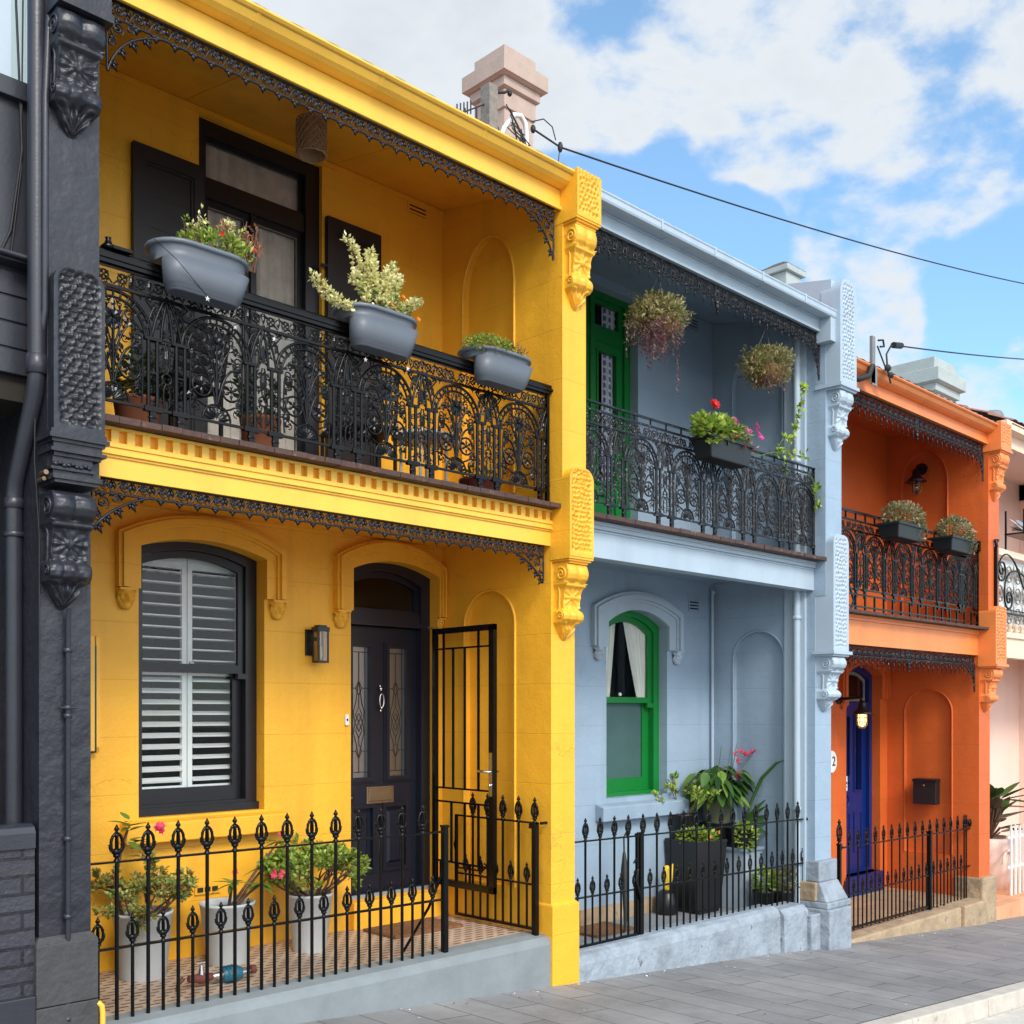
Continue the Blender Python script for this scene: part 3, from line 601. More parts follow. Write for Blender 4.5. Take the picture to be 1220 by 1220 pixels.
def console(mb, x0, x1, zt, zb, y, proj=0.13, seed=1, ornate=False):
    """scroll console: reeded top roll, leaf-covered neck, small lower roll, tapering leaf tip"""
    xc = (x0 + x1) / 2; W = (x1 - x0) / 2; h = zt - zb
    S = [(0,.80),(.03,.96),(.08,1.06),(.14,1.08),(.20,1.0),(.24,.84),(.265,.74),(.29,.74),(.31,.60),(.38,.50),(.46,.44),(.54,.43),(.59,.50),(.63,.66),(.68,.74),(.73,.70),(.77,.52),(.80,.36),(.86,.30),(.92,.22),(.97,.12),(1.0,.0)]
    def prof(s):
        for a, b in zip(S, S[1:]):
            if a[0] <= s <= b[0]: t = (s - a[0]) / (b[0] - a[0]); return a[1] + (b[1] - a[1]) * t
        return 0
    def wid(s):
        if s < .27: return 1.0
        if s < .33: return 1 - .16 * (s - .27) / .06
        if s < .58: return .84
        if s < .63: return .84 + .14 * (s - .58) / .05
        if s < .77: return .98
        return max(.12, .98 - .30 * ((s - .77) / .04 if s < .81 else 1) - .56 * max(0, (s - .81) / .19) ** 1.6)
    nu, nv = 30, 96; vs = []; fs = []
    for j in range(nv + 1):
        s = j / nv; p0 = prof(s) * proj; w = wid(s) * W
        for i in range(nu + 1):
            u = -1 + 2 * i / nu; d = 0
            if s < .25: d = -.022 * (1 - abs(math.sin(math.pi * 2 * (u + 1) / 1.0 * .5 * 1.0))) * min(1, s / .05) - .006 * (abs(u) > .95)
            elif .265 < s < .295: d = .006
            elif s < .58:
                v = (s - .44) / .14; r = math.hypot(u * .9, v); a = math.atan2(v, u)
                if r < .95: d = .018 * (1 - r) + .008 * math.cos(a * (10 if ornate else 8)) * min(1, r * 2.2) * (1 - r * .4)
                if r < .22: d += .012
                if abs(u) > .88: d += .012
            elif s < .77: d = -.012 * (1 - abs(math.sin(math.pi * 1.5 * (u + 1)))) + .012 * math.exp(-(u / .3) ** 2)
            else:
                v = (s - .79) / .21; a = math.atan2(u, 1.1 - v); d = .010 * math.cos(a * 13) * (1 - v * .5) + .014 * math.exp(-((v - .3) / .18) ** 2 - (u / .35) ** 2)
            if ornate and s > .3: d += .004 * math.sin(40 * s + 5 * u) * math.cos(9 * u)
            vs.append((xc + u * w, y - max(.002, p0 + d), zt - s * h))
    n = nu + 1
    for j in range(nv):
        for i in range(nu): fs.append((j*n+i, (j+1)*n+i, (j+1)*n+i+1, j*n+i+1))
    mb.add(vs, fs, 0, True)
    for i, flip in ((0, False), (nu, True)):
        e = [vs[j*n+i] for j in range(nv + 1)]; b = [(p[0], y + .01, p[2]) for p in e]; k = nv + 1
        mb.add(e + b, [((j, j+1, j+1+k, j+k) if flip else (j, j+k, j+1+k, j+1)) for j in range(nv)], 0, False)
    top = [vs[i] for i in range(n)]; mb.add(top + [(xc + W, y + .01, zt), (xc - W, y + .01, zt)], [tuple(range(n + 2))], 0, False)
    for sx in (-1, 1):      # volutes on the cheeks
        X = xc + sx * (W + .002)
        mb.tube([(X, y - proj * .50 + a, zt - h * .135 + b) for a, b in spiral(0, 0, .052, 20, 1.9, 30, .1)], .008, 5)
        mb.tube([(xc + sx * W * .99, y - proj * .42 + a, zt - h * .68 + b) for a, b in spiral(0, 0, .030, 20, 1.4, 20, .15)], .006, 5)
        mb.tube([(xc + sx * W * .86, y - proj * q, zt - h * s) for s, q in ((.27,.2),(.36,.32),(.45,.30),(.55,.30),(.62,.26))], .008, 5)
def moulding(mb, x0, x1, y, yb, z, steps):
    """stacked mitred slabs: steps of (height, projection) going down from z"""
    for (hh, pr) in steps:
        mb.box(x0 - pr, x1 + pr, y - pr, yb, z - hh, z); z -= hh
    return z
def head_corbel(mb, x, y, z, s=1.0):
    """small mask carved under the foot of a hood mould"""
    w = .055 * s
    mb.box(x - w*1.05, x + w*1.05, y - .075*s, y, z - .014, z)
    vs = []; fs = []; nu, nv = 16, 14
    for j in range(nv + 1):
        t = j / nv; hw = w * (1.05 - .55 * t ** 2.6); pj = .074 * s * (1 - .40 * t ** 3)
        for i in range(nu + 1):
            u = -1 + 2 * i / nu; a = u * 1.35
            d = pj * math.cos(a)
            d += .022*s * math.exp(-((u)/.16)**2 - ((t-.5)/.16)**2) - .024*s * (math.exp(-((abs(u)-.34)/.13)**2 - ((t-.34)/.09)**2)) + .014*s*math.exp(-((t-.22)/.06)**2) - .014*s*math.exp(-((t-.74)/.04)**2 - (u/.35)**2)
            d += .013*s * math.sin(abs(u) * 18 + t * 9) * (abs(u) > .5)
            vs.append((x + hw * math.sin(a) / math.sin(1.35), y - max(0, d), z - .014 - t * .115 * s))
    n = nu + 1
    for j in range(nv):
        for i in range(nu): fs.append((j*n+i, (j+1)*n+i, (j+1)*n+i+1, j*n+i+1))
    mb.add(vs, fs, 0, True); mb.add([vs[nv*n+i] for i in range(n)], [tuple(range(n))], 0, False)
def arch_pts(xl, xr, zs, za, n=16):
    """segmental arch from right spring to left spring"""
    c = (xl + xr) / 2; w = (xr - xl) / 2; hgt = max(1e-4, za - zs); rad = (w*w + hgt*hgt) / (2*hgt); cz = za - rad; a = math.asin(min(1, w / rad))
    return [(c + rad * math.sin(a - 2*a*i/n), cz + rad * math.cos(a - 2*a*i/n)) for i in range(n + 1)]
def opening(xl, xr, zb, zs, za=None):
    if za is None: return [(xl, zb), (xr, zb), (xr, zs), (xl, zs)]
    return [(xl, zb), (xr, zb)] + arch_pts(xl, xr, zs, za)
def hood(mb, oxl, oxr, ozs, oza, ixl, ixr, izs, iza, zleg, y, bands=((0, .055), (.03, .07), (.06, .05))):
    """arched hood mould: nested bands, outermost last in projection"""
    for k, (ins, pr) in enumerate(bands):
        t = ins
        outer = arch_pts(oxl + t, oxr - t, ozs - t * .6, oza - t, 20)
        inner = arch_pts(ixl, ixr, izs, iza, 20) if k == len(bands) - 1 else arch_pts(oxl + bands[k+1][0], oxr - bands[k+1][0], ozs - bands[k+1][0] * .6, oza - bands[k+1][0], 20)
        xo0, xo1 = outer[0][0], outer[-1][0]; xi0, xi1 = inner[0][0], inner[-1][0]
        loop = [(xo0, zleg)] + outer + [(xo1, zleg), (xi1, zleg)] + list(reversed(inner)) + [(xi0, zleg)]
        mb.plate([loop], 'y', y - pr, y + .002)
def frame_ring(mb, loop_o, loop_i, y0, y1, mi=0): mb.plate([loop_o, loop_i], 'y', y0, y1, mi)
def curtain_sheet(mb, x0, x1, z0, z1, y, amp=0.02, waves=7, top=None, mi=0, pinch=0.0, pinchl=0.0, n=60, rows=10, seed=0):
    rng = random.Random(seed); ph = rng.random() * 6; vs = []; fs = []
    for j in range(rows + 1):
        t = j / rows; z = z1 + (z0 - z1) * t
        for i in range(n + 1):
            u = i / n; x = x0 + (x1 - x0) * u + pinch * t * u + pinchl * t * (1 - u)
            vs.append((x, y + amp * math.sin(2*math.pi*waves*u + ph + .5*math.sin(3*t)) + amp*.4*math.sin(2*math.pi*waves*2.3*u), z))
    for j in range(rows):
        for i in range(n): a = j*(n+1)+i; fs.append((a, a+1, a+n+2, a+n+1))
    mb.add(vs, fs, mi, True)
def finial(L, x, z, s=1.0, y=0.0):
    """open cast bud spearhead on a turned base"""
    L.lathe([(.010*s,-.004),(.019*s,0),(.019*s,.006*s),(.012*s,.012*s),(.011*s,.022*s),(.020*s,.028*s),(.020*s,.036*s),(.012*s,.043*s)], (x, y, z), 8)
    zc = z + .092*s
    for a0 in (-1, 1):
        L.tube([(x + a0*.031*s*math.sin(t), y, zc - .055*s*math.cos(t)) for t in [math.pi*i/9 for i in range(10)]], .0082*s, 5)
    L.tube([(x, y, z + .04*s), (x, y, zc + .055*s)], .0055*s, 5); L.ball((x, y, zc - .04*s), (.026*s, .018*s, .020*s), 8); L.ball((x, y, zc + .045*s), (.015*s, .013*s, .014*s), 7)
    for sy in (-1, 1): L.tube([(x, y + sy*.014*s*math.sin(t), zc - .055*s*math.cos(t)) for t in [math.pi*i/7 for i in range(8)]], .005*s, 4)
    for a, ln, zz in ((35, .040, -.030), (145, .040, -.030), (15, .036, -.010), (165, .036, -.010), (60, .036, -.045), (120, .036, -.045), (40, .03, .012), (140, .03, .012)):
        L_ = Lace.lf
        aa = R(a); dx, dz = math.cos(aa), math.sin(aa); bx = x + .02*s*(1 if dx > 0 else -1); bz = zc + zz*s
        P = [(bx, y, bz), (bx + dx*ln*s*.4 - dz*.0125*s, y, bz + dz*ln*s*.4 + dx*.0125*s), (bx + dx*ln*s*.8, y, bz + dz*ln*s*.8), (bx + dx*ln*s*.4 + dz*.0125*s, y, bz + dz*ln*s*.4 - dx*.0125*s), (bx + dx*ln*s*.35, y - .008*s, bz + dz*ln*s*.35), (bx + dx*ln*s*.35, y + .008*s, bz + dz*ln*s*.35)]
        L.add(P, [(0,1,4),(1,2,4),(2,3,4),(3,0,4),(1,0,5),(2,1,5),(3,2,5),(0,3,5)])
    zt = zc + .052*s
    L.lathe([(.004*s,0),(.013*s,.004*s),(.007*s,.012*s),(.015*s,.024*s),(.009*s,.036*s),(.001*s,.052*s)], (x, y, zt), 7)
# ---- plants
def spray(mb, c, rad, n, L, W, rng, mi=0, shell=0.55, up_bias=0.3, seg=1, droop=0.0, flat=1.0):
    for _ in range(n):
        while True:
            p = Vector((rng.uniform(-1,1), rng.uniform(-1,1), rng.uniform(-1,1)))
            if p.length <= 1: break
        if p.length < shell: p = p.normalized() * rng.uniform(shell, 1) if p.length > 1e-3 else Vector((0,0,1))
        q = Vector((c[0] + p.x*rad[0], c[1] + p.y*rad[1], c[2] + p.z*rad[2]))
        d = (p.normalized() * 0.8 + Vector((rng.gauss(0,.5), rng.gauss(0,.5), rng.gauss(0,.5) + up_bias))).normalized()
        k = rng.uniform(.65, 1.25); mb.leaf(q, d, L*k, W*k, Vector((rng.gauss(0,.4), rng.gauss(0,.4), 1)), mi, droop, seg)
def branchy(stem, leafb, base, h, spread, n, rng, r=0.006, L=.03, W=.018, per=9, mi=0, levels=3, lean=(0,0), lift=.1):
    """woody little bush: forking stems with leaf clusters along and at their ends"""
    def grow(p, d, ln, rr, lv):
        pts = [p]
        for k in range(3):
            d = (d + Vector((rng.gauss(0,.18), rng.gauss(0,.18), rng.gauss(.05,.12)))).normalized(); pts.append(pts[-1] + d * ln / 3)
        stem.tube(pts, [rr, rr*.85, rr*.72, rr*.6], 5)
        if lv <= 1:
            for _ in range(per):
                q = pts[-1] + Vector((rng.gauss(0,.3), rng.gauss(0,.3), rng.gauss(0,.3))) * L * .8
                dd = (d * .5 + Vector((rng.gauss(0,.6), rng.gauss(0,.6), rng.gauss(.15,.5)))).normalized(); k = rng.uniform(.7,1.2)
                leafb.leaf(q, dd, L*k, W*k, Vector((rng.gauss(0,.5), rng.gauss(0,.5), 1)), mi)
        if lv > 0:
            for k in range(rng.choice((2, 2, 3))):
                nd = (d + Vector((rng.gauss(0,.6), rng.gauss(0,.6), rng.gauss(lift,.35)))).normalized(); grow(pts[-1], nd, ln * rng.uniform(.6,.85), rr*.6, lv - 1)
    for i in range(n):
        a = 2*math.pi*i/n + rng.uniform(-.3,.3); d = Vector((math.cos(a)*spread + lean[0], math.sin(a)*spread*.8 + lean[1], 1)).normalized()
        grow(Vector(base) + Vector((math.cos(a)*.03, math.sin(a)*.03, 0)), d, h * rng.uniform(.32,.42), r, levels)
class Blooms:
    def __init__(s): s.items = []
def flower(bl_, c, r, rng, mi=0, k=6):
    mb = MB(); bl_.items.append(mb)
    n = Vector((rng.gauss(0,.4), -1, rng.gauss(.5,.3))).normalized(); a = n.orthogonal().normalized(); b = n.cross(a)
    for ring, (rr, tilt) in enumerate(((1, .15), (.65, .5))):
        for i in range(k):
            t = 2*math.pi*(i + ring*.5)/k; d = (a*math.cos(t) + b*math.sin(t) + n*tilt).normalized(); mb.leaf(c, d, r*rr, r*rr*.75, n, mi)
# ------------------------------------------------------------------ ground, road, footpath
def gz(x): return -1.533 - 0.076 * max(-25, min(40, x))
def strip(y0, y1, dz, dz1=None, xs=(-300, -25, 40, 300)):
    m = MB(); dz1 = dz if dz1 is None else dz1
    vs = []
    for x in xs: vs += [(x, y0, gz(x) + dz), (x, y1, gz(x) + dz1)]
    m.add(vs, [(2*i, 2*i+2, 2*i+3, 2*i+1) for i in range(len(xs) - 1)]); return m
structure('ground', strip(-300, 300, -0.30), M['asphalt'])
structure('road', strip(-9, 2.95, -0.155), M['asphalt'])
structure('gutter_channel', strip(2.95, 3.27, -0.150, -0.135), M['gutterc'])
structure('footpath', strip(3.435, 7.2, 0.0), M['paving'])
k = MB()
for i in range(34):       # kerb stones laid end to end
    a = -8 + i * 1.25; b = a + 1.244
    k.hexa([(a, 3.27, gz(a)-.30), (b, 3.27, gz(b)-.30), (b, 3.428, gz(b)-.30), (a, 3.428, gz(a)-.30), (a, 3.285, gz(a)+.002), (b, 3.285, gz(b)+.002), (b, 3.428, gz(b)+.004), (a, 3.428, gz(a)+.004)])
ko = structure('kerb', k, M['kerb'])
bv = ko.modifiers.new('edge', 'BEVEL'); bv.width = .012; bv.segments = 2; bv.limit_method = 'ANGLE'
structure('opposite_footpath', strip(-12.5, -9, 0.0), M['gutterc'])
# ------------------------------------------------------------------ common house parts
def room(mb, x0, x1, y0, y1, z0, z1):
    mb.add([(x0,y0,z0),(x1,y0,z0),(x1,y1,z0),(x0,y1,z0),(x0,y0,z1),(x1,y0,z1),(x1,y1,z1),(x0,y1,z1)], [(0,1,2,3),(7,6,5,4),(1,5,6,2),(2,6,7,3),(3,7,4,0)])
def ylp(y0, y1, zb, zs, za): return [(a, b) for a, b in ([(y0, zb), (y1, zb)] + arch_pts(y0, y1, zs, za, 20))]
def semi(y0, y1, zb, zs, za, n=18):
    c = (y0 + y1) / 2; w = (y1 - y0) / 2; return [(y0, zb), (y1, zb)] + [(c + w*math.cos(math.pi*i/n), zs + (za - zs)*math.sin(math.pi*i/n)) for i in range(n + 1)]
def party_wall(h, X1, W, mat, zb, zsplit, ztop, niches, lo=5.31, up=5.2, yb=6.9, zback=4.1):
    m = MB(); out = [(lo, zb), (yb, zb), (yb, zback), (up, ztop), (up, zsplit), (lo, zsplit)]
    m.plate([out] + [semi(*q) for q in niches], 'x', X1, X1 + .055)
    m.plate([out], 'x', X1 + .055, X1 + W)
    o = obj('party_wall', m, mat, h, bevel=.006)
    for q in niches:
        b = MB(); pts = semi(q[0] - .004, q[1] + .004, q[2], q[3], q[4] + .004); pts = pts[1:] + [pts[0]]
        b.tube([(X1 - .001, p[0], p[1]) for p in pts], .011, 6); obj('niche', b, mat, h)
    return o
def gutter_yellow(h, x0, x1, ztop, mat, y=5.22):
    P = [(y, ztop-.03), (y-.12, ztop), (y-.138, ztop-.006), (y-.142, ztop-.020), (y-.130, ztop-.032), (y-.118, ztop-.036), (y-.110, ztop-.05), (y-.095, ztop-.072), (y-.07, ztop-.09), (y-.035, ztop-.098), (y-.002, ztop-.098)]
    m = MB(); m.plate([[(p[0], p[1]) for p in P]], 'x', x0, x1, sm=False)
    n = int((x1 - x0) / 1.1)
    for i in range(1, n + 1):
        xx = x0 + (x1 - x0) * i / (n + 1); m.plate([[((p[0]-y)*1.02+y, (p[1]-ztop)*1.03+ztop) for p in P]], 'x', xx - .012, xx + .012)
    return obj('gutter', m, mat, h)
def tile_roof(h, x0, x1, y0, z0, slope, mat, name='roof', depth=4.4, amp=.018, pitch=.24, chim=None):
    m = MB(); n = int((x1 - x0) / .03); rows = [0, .30, .60, .9, 1.2, 1.5, 1.8, depth]; vs = []
    for r, d in enumerate(rows):
        for q in ((0, .022) if r < len(rows) - 1 else (0,)):
            for i in range(n + 1):
                x = x0 + (x1 - x0) * i / n; w = amp * abs(math.sin(math.pi * (x - x0) / pitch)) ** .7
                vs.append((x, y0 + d, z0 + slope * d + w + (q if r else 0) + (0 if q else 0)))
    k = n + 1; R_ = len(vs) // k; fs = [(r*k+i, r*k+i+1, (r+1)*k+i+1, (r+1)*k+i) for r in range(R_ - 1) for i in range(n)]
    m.add(vs, fs, 0, True)
    zt = z0 + slope * depth; m.add([(x0, y0+depth, zt), (x1, y0+depth, zt), (x1, y0+2*depth, z0), (x0, y0+2*depth, z0)], [(0,1,2,3)])
    m.add([(x0, y0, z0-.03), (x1, y0, z0-.03), (x1, y0+.3, z0-.03), (x0, y0+.3, z0-.03)], [(0,1,2,3)])
    return obj(name, m, mat, h)
PANEL = {}
def add_panels(bal, xs, y, zb, P, mat, key):
    org = ORG[bal.name]; me = PANEL.get(key)
    if me is None: me = PANEL[key] = mesh_of('railing_panel', balustrade_panel(P), mat)
    for i, x in enumerate(xs):
        o = bpy.data.objects.new('panel', me); COL.objects.link(o); o.parent = bal; o.location = (x - org[0], y - org[1], zb - org[2])
def chimney(h, x0, x1, y0, y1, zb, zt, mat, mat2=None, caps=None, collar=None, parent=None):
    m = MB(); m.box(x0, x1, y0, y1, zb, zt)
    z = zt
    for (hh, pr) in (caps or [(.17, .07), (.10, .13), (.10, .13), (.09, .07)]): pass
    c = MB()
    zz = zt - .02
    c.hexa([(x0-.02,y0-.02,zz),(x1+.02,y0-.02,zz),(x1+.02,y1+.02,zz),(x0-.02,y1+.02,zz),(x0-.02,y0-.02,zz+.18),(x1+.02,y0-.02,zz+.18),(x1+.02,y1+.02,zz+.18),(x0-.02,y1+.02,zz+.18)])
    c.box(x0-.115, x1+.115, y0-.115, y1+.115, zz-.15, zz+.015)
    c.hexa([(x0-.07,y0-.07,zz-.165),(x1+.07,y0-.07,zz-.165),(x1+.07,y1+.07,zz-.165),(x0-.07,y1+.07,zz-.165),(x0-.105,y0-.105,zz-.15),(x1+.105,y0-.105,zz-.15),(x1+.105,y1+.105,zz-.15),(x0-.105,y1+.105,zz-.15)])
    c.box(x0-.055, x1+.055, y0-.055, y1+.055, zz-.26, zz-.165)
    c.hexa([(x0,y0,zz-.275),(x1,y0,zz-.275),(x1,y1,zz-.275),(x0,y1,zz-.275),(x0-.05,y0-.05,zz-.26),(x1+.05,y0-.05,zz-.26),(x1+.05,y1+.05,zz-.26),(x0-.05,y1+.05,zz-.26)])
    c.box(x0-.02, x1+.02, y0-.02, y1+.02, zz-.46, zz-.275)
    if collar: c.box(x0-.03, x1+.03, y0-.03, y1+.03, zz-.48, zz-.46)
    s = obj('chimney', m, mat, parent or h, bevel=.004); s2 = obj('chimney_cap', c, mat, parent or h, bevel=.006); return s
def vent(h, x0, x1, y, z0, z1, mat, n=3):
    m = MB(); m.box(x0, x1, y - .006, y + .01, z0, z1, 1); hh = (z1 - z0) / (n * 2 + 1)
    for i in range(n + 1): m.box(x0, x1, y - .012, y - .004, z0 + hh*2*i, z0 + hh*(2*i+1), 0)
    m.box(x0 - .006, x0 + .008, y - .014, y, z0 - .004, z1 + .004, 0); m.box(x1 - .008, x1 + .006, y - .014, y, z0 - .004, z1 + .004, 0)
    obj('air_vent', m, [mat, M['vent_dark']], h)
def beam(h, x0, x1, y, z0, z1, mat, steps):
    m = MB(); m.box(x0, x1, y, y + .12, z0, z1)
    for (a, b, p) in steps: m.box(x0 + .001, x1 - .001, y - p, y + .01, a, b)
    return obj('beam', m, mat, h, bevel=.003)
def decking(h, x0, x1, y0, y1, z0, z1, mat, name='balcony_floor'):
    m = MB(); n = int((x1 - x0) / .11); rng = random.Random(int(x0 * 10))
    for i in range(n):
        a = x0 + (x1 - x0) * i / n; b = x0 + (x1 - x0) * (i + 1) / n - .003; m.box(a, b, y0 + rng.uniform(0, .008), y1, z0 + rng.uniform(0, .003), z1 - rng.uniform(0, .003))
    return obj(name, m, mat, h)
def ceiling(h, x0, x1, yb, zb_, yf, zf, mat, joints):
    m = MB(); xs = [x0] + list(joints) + [x1]; g = .003
    for a, b in zip(xs, xs[1:]):
        m.hexa([(a+g, yf, zf), (b-g, yf, zf), (b-g, yb, zb_), (a+g, yb, zb_), (a+g, yf, zf+.02), (b-g, yf, zf+.02), (b-g, yb, zb_+.02), (a+g, yb, zb_+.02)])
    m.hexa([(x0, yf, zf+.012), (x1, yf, zf+.012), (x1, yb, zb_+.012), (x0, yb, zb_+.012), (x0, yf, zf+.03), (x1, yf, zf+.03), (x1, yb, zb_+.03), (x0, yb, zb_+.03)])
    return obj('veranda_ceiling', m, mat, h)
# ------------------------------------------------------------------ YELLOW HOUSE
YX0, YX1 = 2.262, 5.60
Y = thing('terrace_house', 'bright yellow two storey terrace house with black iron lace, nearest of the coloured row', 'house', (4.0, 6.6, -1.6), 'terrace houses in the row')
yel = M['yellow']; ytr = M['yellow_trim']
m = MB()
m.plate([[(YX0-.2, -1.95), (YX1+.05, -1.95), (YX1+.05, 4.02), (YX0-.2, 4.02)], opening(3.08, 3.986, -.673, 1.045, 1.125), opening(4.714, 5.544, -1.40, 1.055, 1.14), opening(3.494, 4.46, 1.475, 3.93)], 'y', 6.5, 6.78)
m.box(YX0, YX1, 6.484, 6.5, 3.935, 3.97); obj('facade_wall', m, yel, Y)
party_wall(Y, YX1, .25, yel, -2.3, 1.10, 3.80, [(5.68, 6.235, -1.3, .655, .915), (5.69, 6.25, 1.62, 3.20, 3.60)])
m = MB(); m.box(5.588, 5.872, 5.282, 5.45, -2.3, -1.392); m.hexa([(5.588,5.282,-1.392),(5.872,5.282,-1.392),(5.872,5.45,-1.392),(5.588,5.45,-1.392),(5.60,5.308,-1.375),(5.852,5.308,-1.375),(5.852,5.45,-1.375),(5.60,5.45,-1.375)])
obj('pier_base', m, yel, Y, bevel=.004)
m = MB(); verm_block(m, 5.598, 5.852, 1.10, 1.735, 5.125, 5.32, rnd=.75, cell=.033, seed=3, wall=.16, depth=.020); moulding(m, 5.597, 5.853, 5.13, 5.32, 1.10, [(.016, .0), (.014, -.012), (.016, -.028)]); obj('pier_block', m, yel, Y)
m = MB(); verm_block(m, 5.598, 5.852, 3.475, 3.80, 5.055, 5.3, rnd=0, cell=.036, seed=9, wall=.42, depth=.020)
moulding(m, 5.597, 5.853, 5.06, 5.3, 3.475, [(.014, .0), (.014, -.012), (.018, -.026)])
for i in range(7): m.ball((5.617 + i*.036, 5.07, 3.80), (.019, .02, .014), 8)
obj('pier_block', m, yel, Y)
m = MB(); console(m, 5.618, 5.832, 3.43, 2.87, 5.2, .135, 1); obj('scroll_bracket', m, yel, Y)
m = MB(); console(m, 5.618, 5.832, 1.053, .515, 5.31, .165, 2); obj('scroll_bracket', m, yel, Y)
# hood moulds with masks
m = MB()
hood(m, 2.925, 4.13, 1.12, 1.275, 3.08, 3.986, 1.045, 1.125, .775, 6.5, ((0, .062), (.022, .085), (.056, .060), (.074, .036)))
for x in (2.985, 4.075): head_corbel(m, x, 6.5, .77)
obj('hood_mould', m, yel, Y); m = MB()
hood(m, 4.555, 5.598, 1.135, 1.29, 4.714, 5.544, 1.055, 1.14, .745, 6.5, ((0, .062), (.018, .085), (.036, .060), (.044, .036)))
head_corbel(m, 4.61, 6.5, .74); head_corbel(m, 5.568, 6.5, .74, .6)
obj('hood_mould', m, yel, Y)
m = MB(); m.hexa([(2.955,6.40,-.825),(4.13,6.40,-.825),(4.13,6.5,-.825),(2.955,6.5,-.825),(2.955,6.40,-.70),(4.13,6.40,-.70),(4.13,6.70,-.66),(2.955,6.70,-.66)])
obj('window_sill', m, yel, Y, bevel=.008)
# lower sash window
W = obj('sash_window', MB(), M['joinery'], Y); 
m = MB(); frame_ring(m, opening(3.08, 3.986, -.672, 1.045, 1.125), opening(3.15, 3.90, -.60, 1.00, 1.07), 6.60, 6.72)
frame_ring(m, opening(3.152, 3.898, .262, .998, 1.068), opening(3.165, 3.855, .318, .955, 1.02), 6.625, 6.655)
frame_ring(m, opening(3.152, 3.898, -.60, .29), opening(3.175, 3.835, -.505, .262), 6.665, 6.70); m.box(3.84, 3.90, 6.60, 6.63, .225, .262)
m.box(3.08, 3.986, 6.57, 6.62, -.672, -.62)
me = mesh_of('sash_window', m, M['joinery'], ORG[Y.name]); W.data = me
g = MB(); g.plate([opening(3.165, 3.855, .318, .955, 1.02)], 'y', 6.640, 6.643); g.box(3.175, 3.835, 6.68, 6.683, -.505, .262); obj('pane', g, M['glass'], W)
g = MB(); g.tube([(3.49, 6.62, .325), (3.52, 6.62, .325)], .008); obj('catch', g, M['chrome'], W)
for (a, b, c0, c1, nm) in ((3.14, 3.530, 3.49, 3.53, 'l'), (3.537, 3.945, 3.537, 3.577, 'r')):
    s = MB()
    s.box(a, a + .034, 6.735, 6.765, -.56, 1.04); s.box(b - .034, b, 6.735, 6.765, -.56, 1.04)
    s.box(a + .034, b - .034, 6.735, 6.765, -.56, -.495); s.box(a + .034, b - .034, 6.735, 6.765, .245, .30)
    s.plate([[(a + .034, .96), (b - .034, .96)] + [(x, z) for x, z in [(b - .034, 1.04), (a + .034, 1.04)]]], 'y', 6.735, 6.765)
    def lou(z, tilt, t=.009, dep=.062):
        ca, sa = math.cos(R(tilt)), math.sin(R(tilt)); q = []
        for dy, dz in ((-dep/2, -t/2), (dep/2, -t/2), (dep/2, t/2), (-dep/2, t/2)): q.append((6.75 + dy*ca - dz*sa, z + dy*sa + dz*ca))
        s.plate([q], 'x', a + .034, b - .034)
    for i in range(9): lou(.345 + i * .0735, -5, .009, .052)
    for i in range(10): lou(-.455 + i * .0745, 22 if nm == 'l' else 14, .012, .06)
    obj('plantation_shutter', s, M['louvre'], W)
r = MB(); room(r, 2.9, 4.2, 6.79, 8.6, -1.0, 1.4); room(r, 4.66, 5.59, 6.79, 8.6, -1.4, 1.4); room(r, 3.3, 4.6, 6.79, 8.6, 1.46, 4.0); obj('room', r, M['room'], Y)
# front door
D = obj('front_door', MB(), M['navy'], Y)
m = MB(); frame_ring(m, opening(4.714, 5.544, -1.40, 1.055, 1.14), opening(4.742, 5.455, -1.37, .98, 1.075), 6.585, 6.74)
m.box(4.742, 5.455, 6.585, 6.72, .655, .70); m.box(4.742, 5.455, 6.60, 6.70, .70, .765); m.box(4.742, 5.455, 6.565, 6.60, .655, .675)
frame_ring(m, opening(4.742, 5.455, .755, .98, 1.075), opening(4.78, 5.425, .79, .955, 1.03), 6.63, 6.67)
# leaf with panels
gl = [opening(4.83, 4.995, -.50, .495), opening(5.18, 5.352, -.50, .495)]; pn = [opening(4.83, 5.03, -1.21, -.73), opening(5.145, 5.352, -1.21, -.73)]
m.plate([opening(4.742, 5.455, -1.385, .65)] + gl + pn, 'y', 6.655, 6.70)
for q in pn:
    x0, x1, z0, z1 = q[0][0], q[1][0], q[0][1], q[2][1]
    m.plate([[(x0-.022, z0-.022), (x1+.022, z0-.022), (x1+.022, z1+.022), (x0-.022, z1+.022)], [(x0+.006, z0+.006), (x1-.006, z0+.006), (x1-.006, z1-.006), (x0+.006, z1-.006)]], 'y', 6.640, 6.66)
    m.box(x0, x1, 6.675, 6.695, z0, z1)
    m.hexa([(x0+.03,6.678,z0+.03),(x1-.03,6.678,z0+.03),(x1-.03,6.678,z1-.03),(x0+.03,6.678,z1-.03),(x0+.055,6.660,z0+.055),(x1-.055,6.660,z0+.055),(x1-.055,6.660,z1-.055),(x0+.055,6.660,z1-.055)])
for q in gl:
    x0, x1, z0, z1 = q[0][0], q[1][0], q[0][1], q[2][1]
    m.plate([[(x0-.03, z0-.03), (x1+.03, z0-.03), (x1+.03, z1+.03), (x0-.03, z1+.03)], [(x0, z0), (x1, z0), (x1, z1), (x0, z1)]], 'y', 6.635, 6.66)
    m.plate([[(x0-.045, z0-.045), (x1+.045, z0-.045), (x1+.045, z1+.045), (x0-.045, z1+.045)], [(x0-.03, z0-.03), (x1+.03, z0-.03), (x1+.03, z1+.03), (x0-.03, z1+.03)]], 'y', 6.645, 6.66)
